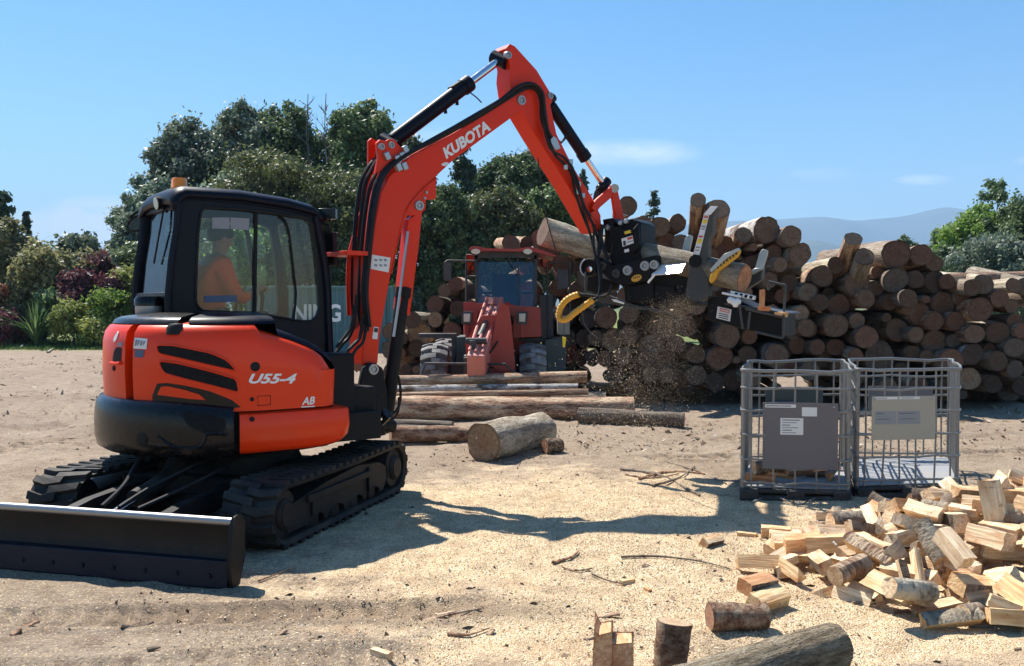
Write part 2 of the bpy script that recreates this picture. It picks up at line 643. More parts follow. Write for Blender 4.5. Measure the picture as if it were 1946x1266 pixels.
def mat_bark(name, c1, c2, c3, sc=(3, 5, 3), bump=.8):
    m, nt, out = mat_new(name)
    t = NT(nt)
    oi = t.n('ShaderNodeObjectInfo')
    va = t.n('ShaderNodeVectorMath', operation='ADD'); t.l(obj_co(t), va.inputs[0])
    cmb = t.n('ShaderNodeCombineXYZ')
    for i in range(3): t.l(t.math('MULTIPLY', oi.outputs['Random'], 37.0), cmb.inputs[i])
    t.l(cmb.outputs[0], va.inputs[1])
    p = t.mapping(va.outputs[0], sc)
    n1 = t.noise(p, 1.0, 8, .65, .5)
    n2 = t.noise(t.mapping(va.outputs[0], tuple(x * .5 for x in sc)), .9, 4, .6)
    n3 = t.noise(p, 5.0, 4, .6)
    c = t.mix(t.ramp(n1, [(.36, 0.0), (.6, 1.0)]), c1, c2)
    c = t.mix(t.ramp(n2, [(.47, 0.0), (.60, 1.0)]), c, c3)
    c = t.mix(t.ramp(n3, [(.36, .75), (.48, 0.0)]), c, tuple(x * .3 for x in c1))
    hs = t.n('ShaderNodeHueSaturation'); t.l(c, hs.inputs['Color'])
    t.l(t.math('ADD', t.math('MULTIPLY', oi.outputs['Random'], .6), .7), hs.inputs['Value'])
    nm = t.bump(t.math('ADD', n1, t.math('MULTIPLY', n3, .6)), bump, .03)
    t.bsdf(out, hs.outputs[0], .88, normal=nm)
    MT[name] = m
mat_bark('bark', (.11, .075, .052), (.20, .14, .095), (.27, .22, .165))
mat_bark('bark_red', (.12, .05, .028), (.45, .255, .145), (.58, .42, .275), (3, 13, 3), 1.2)
mat_bark('bark_grey', (.20, .15, .10), (.40, .325, .225), (.52, .45, .34), (4, 7, 4), 1.1)
mat_bark('bark_pale', (.40, .37, .33), (.66, .63, .58), (.13, .08, .055), (1.6, 26, 1.6))
mat_bark('bark_gnarled', (.22, .145, .08), (.62, .48, .30), (.70, .58, .40), (6, 12, 6), 1.6)
mat_bark('bark_tree', (.05, .04, .032), (.10, .085, .07), (.14, .12, .10), (6, 6, 2))
mat_bark('bark_dead', (.20, .18, .16), (.27, .25, .23), (.16, .14, .13), (6, 6, 2))

def mat_cut():
    """sawn log end: growth rings, radial checks, weathering; tint comes from the object's colour"""
    m, nt, out = mat_new('cut_wood')
    t = NT(nt)
    oi = t.n('ShaderNodeObjectInfo')
    oc = obj_co(t)
    sp = t.n('ShaderNodeSeparateXYZ'); t.l(oc, sp.inputs[0])
    va = t.n('ShaderNodeVectorMath', operation='ADD'); t.l(oc, va.inputs[0])
    cmb = t.n('ShaderNodeCombineXYZ')
    for i in range(3): t.l(t.math('MULTIPLY', oi.outputs['Random'], 53.0), cmb.inputs[i])
    t.l(cmb.outputs[0], va.inputs[1])
    n1 = t.noise(va.outputs[0], 1.6, 4)
    rad = t.math('SQRT', t.math('ADD', t.math('MULTIPLY', sp.outputs['X'], sp.outputs['X']), t.math('MULTIPLY', sp.outputs['Z'], sp.outputs['Z'])))
    rr = t.math('ADD', rad, t.math('MULTIPLY', t.math('SUBTRACT', n1, .5), .22))
    ring = t.math('SINE', t.math('MULTIPLY', rr, 46.0))
    ang = t.math('ARCTAN2', sp.outputs['Z'], sp.outputs['X'])
    cr = t.n('ShaderNodeTexNoise'); cr.noise_dimensions = '2D'
    ca = t.n('ShaderNodeCombineXYZ'); t.l(t.math('MULTIPLY', ang, 2.6), ca.inputs[0]); t.l(t.math('ADD', t.math('MULTIPLY', rad, .5), t.math('MULTIPLY', oi.outputs['Random'], 91.0)), ca.inputs[1])
    t.l(ca.outputs[0], cr.inputs['Vector']); cr.inputs['Scale'].default_value = 2.2; cr.inputs['Detail'].default_value = 3
    crack = t.ramp(cr.outputs['Fac'], [(.27, 1.0), (.315, 0.0)])
    base = t.mix(t.math('ADD', t.math('MULTIPLY', ring, .16), .4), (1.0, 1.0, 1.0), (.66, .60, .55))
    base = t.mix(t.ramp(rad, [(.25, .55), (.55, 0.0)]), base, (.80, .56, .42))
    base = t.mix(t.ramp(rad, [(.84, 0.0), (.97, .7)]), base, (.34, .25, .2))
    base = t.mix(t.ramp(t.noise(va.outputs[0], 3.2, 7, .7), [(.44, 0.0), (.66, .8)]), base, (.45, .40, .38))
    base = t.mix(t.math('MULTIPLY', crack, .75), base, (.10, .07, .05))
    base = t.mix(t.ramp(t.noise(va.outputs[0], 7, 6, .75), [(.40, .7), (.5, 0.0)]), base, (.35, .28, .24))
    c = t.mix(1.0, base, oi.outputs['Color'], 'MULTIPLY')
    t.bsdf(out, c, .85, normal=t.bump(t.math('ADD', t.noise(va.outputs[0], 22, 4), t.math('MULTIPLY', crack, -1.5)), .35, .02))
    MT['cut_wood'] = m
mat_cut()

def mat_split():
    """freshly split firewood: pale fibres along the piece"""
    m, nt, out = mat_new('split_wood')
    t = NT(nt)
    oi = t.n('ShaderNodeObjectInfo')
    va = t.n('ShaderNodeVectorMath', operation='ADD'); t.l(obj_co(t), va.inputs[0])
    cmb = t.n('ShaderNodeCombineXYZ')
    for i in range(3): t.l(t.math('MULTIPLY', oi.outputs['Random'], 41.0), cmb.inputs[i])
    t.l(cmb.outputs[0], va.inputs[1])
    f = t.noise(t.mapping(va.outputs[0], (60, 3.5, 60)), 1.0, 6, .6, .3)
    g = t.noise(t.mapping(va.outputs[0], (9, 4, 9)), 1.0, 3)
    c = t.mix(t.ramp(f, [(.34, 0.0), (.62, 1.0)]), (.50, .33, .185), (.79, .66, .475))
    c = t.mix(t.ramp(g, [(.48, 0.0), (.68, .75)]), c, (.46, .24, .11))
    c = t.mix(t.ramp(t.noise(va.outputs[0], 22, 5), [(.62, 0.0), (.7, .7)]), c, (.2, .11, .06))
    c = t.mix(1.0, c, oi.outputs['Color'], 'MULTIPLY')
    t.bsdf(out, c, .8, normal=t.bump(f, .6, .012))
    MT['split_wood'] = m
mat_split()

def mat_leaf(name, c1, c2, c3=None, trans=.25):
    m, nt, out = mat_new(name)
    t = NT(nt)
    g = t.n('ShaderNodeNewGeometry')
    oi = t.n('ShaderNodeObjectInfo')
    rnd = g.outputs['Random Per Island']
    n = t.noise(g.outputs['Position'], .55, 3)
    c = t.mix(t.ramp(t.math('ADD', t.math('MULTIPLY', rnd, .5), t.math('MULTIPLY', n, .6)), [(.3, 0.0), (.75, 1.0)]), c1, c2)
    if c3: c = t.mix(t.ramp(rnd, [(.90, 0.0), (.93, 1.0)]), c, c3)
    hs = t.n('ShaderNodeHueSaturation'); t.l(c, hs.inputs['Color'])
    t.l(t.math('ADD', t.math('MULTIPLY', oi.outputs['Random'], .5), .75), hs.inputs['Value'])
    b = t.n('ShaderNodeBsdfPrincipled'); t.l(hs.outputs[0], b.inputs['Base Color']); b.inputs['Roughness'].default_value = .55
    tl = t.n('ShaderNodeBsdfTranslucent'); t.l(hs.outputs[0], tl.inputs[0])
    mx = t.n('ShaderNodeMixShader'); mx.inputs[0].default_value = trans
    t.l(b.outputs[0], mx.inputs[1]); t.l(tl.outputs[0], mx.inputs[2]); t.l(mx.outputs[0], out.inputs['Surface'])
    MT[name] = m
mat_leaf('leaf_gum', (0.106, 0.151, 0.106), (0.227, 0.288, 0.189), (.36, .35, .29), .35)
mat_leaf('leaf_green', (0.065, 0.111, 0.046), (0.163, 0.227, 0.085), None, .38)
mat_leaf('leaf_dark', (0.054, 0.070, 0.024), (0.128, 0.142, 0.049), None, .3)
mat_leaf('leaf_conifer', (0.039, 0.065, 0.039), (0.091, 0.130, 0.072), None, .3)
mat_leaf('leaf_grey', (0.101, 0.140, 0.084), (0.224, 0.269, 0.168), None, .35)
mat_leaf('leaf_bright', (0.123, 0.224, 0.034), (0.280, 0.403, 0.078), None, .45)
mat_leaf('leaf_olive', (0.149, 0.155, 0.063), (0.287, 0.270, 0.127), None, .4)
mat_leaf('leaf_purple', (.085, .032, .038), (.17, .06, .065), None, .35)
mat_leaf('leaf_yellow', (0.206, 0.266, 0.061), (0.436, 0.460, 0.121), None, .4)
mat_leaf('leaf_flower', (.09, .13, .05), (.19, .23, .11), (.65, .64, .52), .3)
mat_leaf('leaf_flax', (.08, .15, .045), (.19, .29, .11), None, .35)
mat_leaf('leaf_rust', (.12, .05, .025), (.24, .10, .04))
mat_leaf('grass_blade', (.07, .12, .02), (.16, .23, .05))

# ================================================================== SETTING
def gz_np(x, y):
    near = np.clip((18 - np.hypot(x, y - 7)) / 12, 0, 1)
    z = .020 * fbm(x * 1.1 + 3, y * 1.1, 3, 5) * 2
    z = z + near * (.016 * fbm(x * 5, y * 5, 3, 21) + .010 * vnoise(x * 17, y * 17, 33))
    # churned, rutted earth on the left and a low lip of it in front of the log stack
    left = np.clip((-3.2 - x) / 2.0, 0, 1) * np.clip((y - 9) / 3, 0, 1) * np.clip((34 - y) / 8, 0, 1)
    z = z + left * .20 * fbm(x * .9, y * .9, 4, 51)
    lip = np.exp(-((y - 13.4) / .7) ** 2) * np.clip((x - 3.5) / 2, 0, 1)
    z = z + lip * (.05 + .08 * fbm(x * 2.2, y * 2.2, 3, 61))
    # tyre and track prints
    def rut(a, b, w, pitch, dep):
        dx, dy = b[0] - a[0], b[1] - a[1]; L = math.hypot(dx, dy)
        u = ((x - a[0]) * dx + (y - a[1]) * dy) / L; v = (-(x - a[0]) * dy + (y - a[1]) * dx) / L
        m = np.clip((w - np.abs(v)) / .05, 0, 1) * np.clip(u / .4, 0, 1) * np.clip((L - u) / .4, 0, 1)
        return -m * dep * (1.0 - .9 * (np.sin(2 * np.pi * (u + .35 * np.abs(v)) / pitch) > -.1)) * (.6 + .8 * vnoise(u * 2, v * 3 + 7, 13) + .4) + .5 * dep * np.clip((w + .06 - np.abs(v)) / .05, 0, 1) * (1 - np.clip((w - np.abs(v)) / .04, 0, 1)) * np.clip(u / .4, 0, 1) * np.clip((L - u) / .4, 0, 1)
    z = z + rut((-4.6, 4.95), (.1, 5.18), .19, .15, .042) + rut((-4.4, 4.15), (-.2, 4.45), .17, .15, .034)
    z = z + rut((-6.5, 9.0), (-3.4, 15.0), .2, .15, .06) + rut((-8.5, 10.0), (-5.2, 16.5), .2, .15, .06) + rut((2.2, 11.6), (8.5, 12.4), .22, .22, .055) + rut((1.2, 10.3), (7.8, 10.9), .2, .22, .05)
    # sawdust drift
    hd = np.exp(-(((x - .6) / 1.9) ** 2 + ((y - 7.3) / 1.6) ** 2))
    z = z + hd * (.03 + .05 * fbm(x * 1.6, y * 1.6, 3, 71))
    return z
def gz(x, y):
    return float(gz_np(np.array([float(x)]), np.array([float(y)]))[0])

def spacing(lo, hi, d0, grow, far_lo, far_hi):
    c = list(np.arange(lo, hi, d0))
    d, x = d0, hi
    while x < far_hi:
        c.append(x); d *= grow; x += d
    c.append(far_hi)
    d, x, pre = d0, lo, []
    while x > far_lo:
        d *= grow; x -= d; pre.append(max(x, far_lo))
    return np.array(sorted(set(pre + c)))
gx = spacing(-5.0, 5.0, .035, 1.07, -7000, 7000)
gy = spacing(3.6, 11.5, .032, 1.06, -60, 7400)
GX, GY = np.meshgrid(gx, gy)
GZ = gz_np(GX, GY)
nx, ny = len(gx), len(gy)
idx = np.arange(nx * ny).reshape(ny, nx)
Q = np.stack([idx[:-1, :-1].ravel(), idx[:-1, 1:].ravel(), idx[1:, 1:].ravel(), idx[1:, :-1].ravel()], 1)

def mat_ground():
    m, nt, out = mat_new('yard_ground')
    t = NT(nt)
    p = geo_pos(t)
    sp = t.n('ShaderNodeSeparateXYZ'); t.l(p, sp.inputs[0])
    X, Y = sp.outputs['X'], sp.outputs['Y']
    big = t.noise(p, .8, 6, .6)
    med = t.noise(p, 4.5, 6, .65)
    fine = t.noise(p, 38, 6, .7)
    grit = t.noise(p, 150, 3, .6)
    dirt = t.mix(t.ramp(big, [(.35, 0.0), (.65, 1.0)]), (.275, .205, .142), (.36, .28, .20))
    dirt = t.mix(t.ramp(med, [(.35, .8), (.5, 0.0)]), dirt, (.20, .135, .09))
    dirt = t.mix(t.ramp(fine, [(.34, .85), (.5, 0.0)]), dirt, (.16, .11, .075))
    dirt = t.mix(t.ramp(grit, [(.58, 0.0), (.68, .6)]), dirt, (.48, .40, .31))
    # sawdust: chips of several tones
    v = t.n('ShaderNodeTexVoronoi'); v.inputs['Scale'].default_value = 120; t.l(p, v.inputs['Vector'])
    sc = t.n('ShaderNodeSeparateColor'); t.l(v.outputs['Color'], sc.inputs[0])
    saw = t.ramp(sc.outputs[0], [(0.0, (.36, .21, .10)), (.12, (.60, .41, .22)), (.5, (.77, .58, .35)), (.86, (.86, .69, .455)), (1.0, (.91, .80, .62))])
    saw = t.mix(t.ramp(med, [(.38, .55), (.55, 0.0)]), saw, (.40, .28, .17))
    saw = t.mix(t.ramp(t.noise(p, 1.7, 5, .6), [(.55, 0.0), (.72, .55)]), saw, (.52, .31, .16))
    def blob(cx, cy, ax, ay):
        a = t.math('DIVIDE', t.math('SUBTRACT', X, cx), ax); b = t.math('DIVIDE', t.math('SUBTRACT', Y, cy), ay)
        return t.math('SUBTRACT', 1.0, t.math('SQRT', t.math('ADD', t.math('MULTIPLY', a, a), t.math('MULTIPLY', b, b))))
    f = t.math('MAXIMUM', blob(.7, 7.0, 3.0, 3.2), blob(1.3, 5.6, 2.6, 1.7))
    f = t.math('MAXIMUM', f, t.math('MULTIPLY', blob(.4, 4.9, 1.6, .9), .75))
    f = t.math('ADD', f, t.math('MULTIPLY', t.math('SUBTRACT', t.noise(p, 1.6, 7, .68), .5), 1.5))
    f = t.ramp(t.math('ADD', f, t.math('MULTIPLY', t.math('SUBTRACT', fine, .5), .5)), [(.12, 0.0), (.42, 1.0)])
    # loose chips far beyond the drift
    stray = t.ramp(sc.outputs[1], [(.86, 0.0), (.9, 1.0)])
    near = t.math('SUBTRACT', 1.0, t.math('MULTIPLY', t.math('ABSOLUTE', t.math('SUBTRACT', Y, 6.5)), .14), True)
    f2 = t.math('MAXIMUM', f, t.math('MULTIPLY', t.math('MULTIPLY', stray, near), .8), True)
    c = t.mix(f2, dirt, saw)
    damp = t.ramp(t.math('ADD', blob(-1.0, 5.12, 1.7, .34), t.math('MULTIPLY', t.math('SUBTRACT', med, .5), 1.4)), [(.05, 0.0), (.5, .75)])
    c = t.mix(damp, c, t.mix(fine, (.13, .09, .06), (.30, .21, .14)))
    # bark-strewn ground on the left, grass beyond it
    lit = t.ramp(t.noise(t.mapping(p, (2.2, 5, 1)), 3.0, 6, .7), [(.46, 0.0), (.56, 1.0)])
    fl = t.math('MULTIPLY', t.math('MULTIPLY', lit, .7), t.math('MULTIPLY', t.math('SUBTRACT', Y, 12.0), .12, True))
    c = t.mix(fl, c, t.mix(t.noise(p, 2.0, 3), (.13, .085, .06), (.36, .30, .25)))
    g = t.math('ADD', t.math('MULTIPLY', t.math('SUBTRACT', Y, 34.5), .3), t.math('MULTIPLY', t.math('SUBTRACT', big, .5), 3.0), True)
    gr = t.mix(t.noise(p, 1.5, 5), (.09, .12, .03), (.19, .22, .07))
    c = t.mix(g, c, gr)
    far = t.math('MULTIPLY', t.math('SUBTRACT', Y, 200.0), .004, True)
    c = t.mix(far, c, (.07, .09, .035))
    h = t.math('ADD', t.math('MULTIPLY', fine, .9), t.math('ADD', t.math('MULTIPLY', grit, .35), t.math('MULTIPLY', t.math('MULTIPLY', v.outputs['Distance'], f), -.5)))
    t.bsdf(out, c, .92, normal=t.bump(h, .85, .03), spec=.2)
    MT['yard_ground'] = m
mat_ground()
ground = fast_mesh('ground', np.stack([GX.ravel(), GY.ravel(), GZ.ravel()], 1), Q, MT['yard_ground'], smooth=True)
tag(ground, 'pale trampled earth of the yard, buried in sawdust in the middle', None, None, 'structure')

# --- mountains
m_, nt_, out_ = mat_new('mountain_side'); t_ = NT(nt_)
t_.bsdf(out_, t_.mix(t_.noise(t_.mapping(geo_pos(t_), (.004, .004, .008)), 1.0, 6), (.03, .05, .03), (.10, .10, .07)), .95)
MT['mountain_side'] = m_
def ridge(name, label, pts, Y, depth, seed, rough):
    xs = np.linspace(pts[0][0], pts[-1][0], 420)
    ys = np.interp(xs, [p[0] for p in pts], [p[1] for p in pts])
    ker = np.exp(-np.linspace(-2, 2, 7) ** 2); ys = np.convolve(np.pad(ys, 3, 'edge'), ker / ker.sum(), 'valid')
    rows = 13
    V = []
    for r in range(rows):
        k = r / (rows - 1)
        yy = Y - depth * (1 - min(k / .75, 1.0)) + (depth * .6 * max(0, (k - .75) / .25))
        prof = min(k / .75, 1.0) ** 1.15 if k <= .75 else 1 - (k - .75) / .25
        for x, y in zip(xs, ys):
            X = (x - CX) / FPX * Y
            H = CAMH + (HOR - y) / FPX * Y
            n = fbm(np.array([X * .0022]), np.array([yy * .0022]), 5, seed)[0] * rough * 3.0 * max(0.0, 1 - prof)
            V.append((X, yy, max(-1, H * prof + n * H * prof)))
    n = len(xs)
    i = np.arange(rows * n).reshape(rows, n)
    q = np.stack([i[:-1, :-1].ravel(), i[:-1, 1:].ravel(), i[1:, 1:].ravel(), i[1:, :-1].ravel()], 1)
    return tag(fast_mesh(name, np.array(V), q, MT['mountain_side'], smooth=True), label, None, None, 'structure')
ridge('mountains', 'hazy blue mountain range rising beyond the log stack', [(-900, 520), (-200, 470), (300, 470), (800, 455), (1150, 440), (1300, 428), (1385, 421), (1440, 419), (1490, 417), (1530, 414), (1560, 412), (1590, 416), (1625, 421), (1660, 417), (1700, 414), (1730, 409), (1760, 401), (1785, 395), (1800, 394), (1830, 399), (1870, 412), (1946, 424), (2100, 440), (2500, 430), (3000, 500)], 6000, 2200, 3, .35)
ridge('hills', 'darker low hill in front of the mountain range', [(900, 520), (1200, 500), (1380, 486), (1480, 468), (1520, 459), (1550, 457), (1580, 463), (1610, 474), (1660, 482), (1750, 486), (1850, 500), (2100, 520)], 3600, 1100, 9, .3)

# --- haze
mb = MB(); mb.box((0, 3500, 380), (15800, 8200, 800))
hz = mb.build('haze', [], smooth=False)
m_, nt_, out_ = mat_new('haze_air')
pv = nt_.nodes.new('ShaderNodeVolumePrincipled')
pv.inputs['Color'].default_value = (.42, .68, 1.0, 1)
pv.inputs['Density'].default_value = .00019
pv.inputs['Anisotropy'].default_value = 0.0
nt_.links.new(pv.outputs[0], out_.inputs['Volume'])
hz.data.materials.append(m_)
tag(hz, None, None, None, 'stuff')

# ------------------------------------------------------------------ vegetation
def leaf_quads(C, D, size, asp=.55, jitter=1.0, flat=0.0):
    """rhombic leaves at C (n,3); D: outward directions to lean to"""
    n = len(C)
    nrm = NR.normal(size=(n, 3)) * jitter + D
    nrm[:, 2] += flat
    nrm /= np.linalg.norm(nrm, axis=1, keepdims=True) + 1e-9
    a = np.cross(nrm, NR.normal(size=(n, 3)))
    a /= np.linalg.norm(a, axis=1, keepdims=True) + 1e-9
    b = np.cross(nrm, a)
    s = (size * (.6 + .8 * NR.random(n)))[:, None]
    V = np.stack([C + a * s, C + b * s * asp, C - a * s, C - b * s * asp], 1).reshape(-1, 3)
    return V, np.arange(4 * n).reshape(n, 4)

def unit(n):
    d = NR.normal(size=(n, 3))
    return d / (np.linalg.norm(d, axis=1, keepdims=True) + 1e-9)

def clumps(kind, Wd, H, n, base=.15):
    """leaf centres and outward directions of a crown, root at the origin"""
    hw = Wd / 2
    if kind in ('broad', 'shrub', 'wispy', 'cloudy'):
        z0 = H * base
        hc = (H - z0) / 2
        k = {'broad': 170, 'shrub': 26, 'wispy': 40, 'cloudy': 34}[kind]
        d = unit(k); d[:, 2] = np.where(d[:, 2] < -.55, -d[:, 2], d[:, 2])
        rr = (.40 + .55 * NR.random(k) ** .6)[:, None]
        P = d * rr * np.array([hw, hw, hc]) + np.array([0, 0, z0 + hc])
        P[:, :2] *= (1.0 + .12 * NR.normal(size=(k, 1)))
        pr = {'broad': .10, 'shrub': .24, 'wispy': .17, 'cloudy': .19}[kind] * Wd * (.6 + .7 * NR.random(k))
        zs = {'broad': 1.1, 'shrub': .85, 'wispy': 1.25, 'cloudy': .42}[kind]
    elif kind in ('conifer', 'poplar', 'pine'):
        k = 110
        u = NR.random(k) ** (1.15 if kind != 'poplar' else .9)
        if kind == 'poplar':
            rad = hw * np.sin(np.pi * np.clip(u * .86 + .12, 0, 1)) ** .7 * (.4 + .6 * NR.random(k))
        else:
            rad = hw * (1 - u) ** .8 * (.5 + .5 * NR.random(k))
        th = NR.random(k) * 6.283
        P = np.stack([rad * np.cos(th), rad * np.sin(th), H * (base + (1 - base) * u * .97)], 1)
        pr = np.maximum(Wd * (.10 + .09 * NR.random(k)), H * .028) * (1.3 - .8 * u)
        zs = {'conifer': .7, 'poplar': 1.5, 'pine': .5}[kind]
    w = pr ** 2
    which = NR.choice(len(P), n, p=w / w.sum())
    d = unit(n)
    flip = (d[:, 2] < -.2) & (NR.random(n) < .7)
    d[flip, 2] *= -1
    r = pr[which][:, None] * (NR.random(n)[:, None] ** .45) * (np.where(NR.random(n) < .22, 1.0 + .8 * NR.random(n), 1.0))[:, None]
    C = P[which] + d * r * np.array([1, 1, zs])
    C[:, 2] = np.maximum(C[:, 2], .03)
    return C, d, P

def grow(name, label, cat, px, top, width, Y, kind, leaf, n=12000, size=.2, trunk=True, base=.15, asp=.55, group=None, bark='bark_tree', jit=.9, cx_off=0):
    X = (px - CX) / FPX * Y
    H = CAMH + (HOR - top) / FPX * Y
    Wd = width / FPX * Y
    z0 = gz(X, Y) if Y < 40 else 0.0
    root = thing(name, label, cat, (X, Y, z0), group)
    C, D, P = clumps(kind, Wd, H, n, base)
    V, q = leaf_quads(C, D, size, asp, jit)
    fast_mesh('crown', V, q, MT[leaf], root)
    if trunk:
        mb = MB()
        tr = max(.05, H * .020)
        wob = [Vector((random.uniform(-.04, .04) * H * .3, random.uniform(-.04, .04) * H * .3, H * k)) for k in (0, .2, .4, .6, .8)]
        wob[0] = Vector((0, 0, -.05))
        mb.tube(wob, [tr * 1.4, tr, tr * .8, tr * .55, tr * .2], 8)
        for k in range(9):
            i = random.randrange(len(P))
            e = Vector(P[i])
            s = wob[0].lerp(wob[-1], min(.9, max(.12, e.z / H * .6)))
            mid = s.lerp(e, .5) + Vector((0, 0, -.03 * H))
            mb.tube([s, mid, e], [tr * .45, tr * .3, tr * .1], 5)
        for v in range(len(mb.v)):
            mb.v[v] = mb.v[v] + root.location
        mb.build('trunk', MT[bark], root)
    return root

def bare_tree(label, px, top, Y, w):
    X = (px - CX) / FPX * Y
    H = CAMH + (HOR - top) / FPX * Y
    root = thing('bare_tree', label, 'tree', (X, Y, 0), None)
    mb = MB()
    tr = .10
    tp = [Vector((X + .12 * math.sin(k * 2.1), Y, H * k / 6)) for k in range(7)]
    mb.tube(tp, [tr, tr * .85, tr * .7, tr * .5, tr * .35, tr * .22, .02], 6)
    mb.build('trunk', MT['bark_dead'], root)
    mb = MB()
    for k in range(34):
        f = random.uniform(.45, .97)
        s = tp[0].lerp(tp[-1], f)
        L = w * (1.15 - f) * random.uniform(.6, 1.2) + .25
        th = random.uniform(0, 6.28)
        d = Vector((math.cos(th), math.sin(th), random.uniform(.6, 1.3))).normalized()
        e = s + d * L
        mb.tube([s, s.lerp(e, .5) + Vector((0, 0, .04 * L)), e], [.028, .018, .008], 4)
        for j in range(3):
            s2 = s.lerp(e, random.uniform(.3, .9))
            d2 = (d + Vector((random.uniform(-.8, .8), random.uniform(-.8, .8), random.uniform(0, .6)))).normalized()
            mb.tube([s2, s2 + d2 * L * .45], [.014, .006], 4)
    mb.build('branches', MT['bark_dead'], root)
    return root

G = 'tall trees of the wood behind the yard'
grow('broadleaf_tree', 'grey-green gum tree with drooping crown, first of the wood from the open sky', 'tree', 290, 330, 165, 47, 'broad', 'leaf_gum', 31122, 0.109, group=G, base=.05)
grow('broadleaf_tree', 'grey-green gum tree with a ragged top above the amber beacon', 'tree', 355, 228, 185, 50, 'broad', 'leaf_gum', 39421, 0.109, group=G, base=.1)
grow('broadleaf_tree', 'gum tree with pale flecked leaves and a pointed top above the cab roof', 'tree', 455, 196, 165, 50, 'broad', 'leaf_gum', 37346, 0.103, group=G, base=.1)
grow('broadleaf_tree', 'green rounded tree between the pointed gum tree and the bare trees', 'tree', 540, 192, 165, 51, 'broad', 'leaf_green', 35271, 0.109, group=G)
grow('broadleaf_tree', 'tall full green tree right of the bare trees, behind the lifted boom', 'tree', 695, 186, 165, 49, 'broad', 'leaf_green', 41496, 0.109, group=G)
grow('broadleaf_tree', 'dark tree filling the gap under the long black cylinder', 'tree', 775, 262, 150, 52, 'broad', 'leaf_dark', 29047, 0.115, group=G)
grow('conifer_tree', 'spreading olive-dark cypress in flat layers behind the cab roof', 'tree', 565, 290, 330, 41, 'cloudy', 'leaf_dark', 53944, 0.0861, group=G, base=.08)
grow('conifer_tree', 'dark layered cypress behind the hose side of the boom', 'tree', 665, 315, 240, 40, 'cloudy', 'leaf_dark', 41496, 0.0861, group=G, base=.05)
grow('conifer_tree', 'tall dark conifer seen under the boom lettering', 'tree', 880, 275, 150, 44, 'conifer', 'leaf_conifer', 45645, 0.103, group=G, base=.02)
grow('broadleaf_tree', 'mid-green pointed tree in the crook of boom and arm', 'tree', 1005, 285, 160, 48, 'broad', 'leaf_green', 39421, 0.103, group=G, base=.08)
grow('broadleaf_tree', 'mottled green tree right of the boom cylinder', 'tree', 830, 345, 170, 39, 'broad', 'leaf_green', 39421, 0.0861, group=G, base=.02)
grow('broadleaf_tree', 'shadowy tree behind the loader cab roof', 'tree', 945, 360, 190, 41, 'broad', 'leaf_dark', 39421, 0.0918, group=G, base=.02)
grow('broadleaf_tree', 'green tree behind the top of the log stack, left of the arm', 'tree', 1050, 345, 150, 42, 'broad', 'leaf_green', 31122, 0.0918, group=G, base=.02)
grow('conifer_tree', 'narrow dark conifer tip showing right of the arm', 'tree', 1108, 318, 62, 46, 'conifer', 'leaf_conifer', 18673, 0.0804, group=G)
grow('conifer_tree', 'small bluish conifer poking up behind the top logs', 'tree', 1242, 358, 80, 44, 'conifer', 'leaf_conifer', 18673, 0.0746, group=G)
grow('broadleaf_tree', 'low dark tree behind the excavator cab', 'tree', 470, 330, 210, 43, 'broad', 'leaf_gum', 35271, 0.0976, group=G, base=.03)
grow('broadleaf_tree', 'dull green tree low behind the two leafless trees', 'tree', 618, 262, 190, 53, 'broad', 'leaf_green', 32760, 0.115, group=G, base=.02)
grow('broadleaf_tree', 'grey-green gum tree at the left flank of the wood, lower than its neighbours', 'tree', 262, 400, 110, 45, 'broad', 'leaf_gum', 21840, 0.0984, group=G, base=.02)
grow('broadleaf_tree', 'tree between the boom lettering and the pointed tree, set back', 'tree', 945, 300, 150, 54, 'broad', 'leaf_green', 26208, 0.115, group=G, base=.02)
bare_tree('leafless grey tree, the left one of two sticking out of the wood', 588, 182, 49.5, 1.5)
bare_tree('leafless grey tree, the right one of two sticking out of the wood', 622, 181, 49, 1.7)

G = 'trees beyond the right end of the log stack'
grow('poplar_tree', 'tall narrow poplar with a pointed tip beyond the log stack', 'tree', 1886, 342, 110, 58, 'poplar', 'leaf_green', 26972, 0.115, group=G, base=.05)
grow('broadleaf_tree', 'bright green tree left of the narrow poplar', 'tree', 1850, 395, 140, 52, 'broad', 'leaf_bright', 24897, 0.103, group=G, base=.05)
grow('broadleaf_tree', 'dark green tree at the left edge of the poplar clump', 'tree', 1812, 425, 110, 56, 'broad', 'leaf_green', 18673, 0.115, group=G, base=.05)
grow('broadleaf_tree', 'big dark green tree cut by the frame edge beyond the log stack', 'tree', 1945, 375, 170, 50, 'broad', 'leaf_green', 29047, 0.103, group=G, base=.05)
grow('broadleaf_tree', 'grey-green tree in front of the poplar, just above the logs', 'tree', 1885, 450, 190, 47, 'broad', 'leaf_gum', 24897, 0.0976, group=G, base=.02)
grow('broadleaf_tree', 'dark rounded tree low at the left foot of the poplar clump', 'tree', 1795, 470, 90, 49, 'broad', 'leaf_green', 11760, .12, group=G, base=.02)
grow('broadleaf_tree', 'small distant tree poking up between the top logs and the mountains', 'tree', 1716, 442, 66, 75, 'broad', 'leaf_green', 12448, 0.126, group=G, base=.02)
grow('broadleaf_tree', 'small distant dark tree beside the far low hill', 'tree', 1655, 478, 40, 80, 'broad', 'leaf_dark', 6224, 0.126, group=G, base=.02)

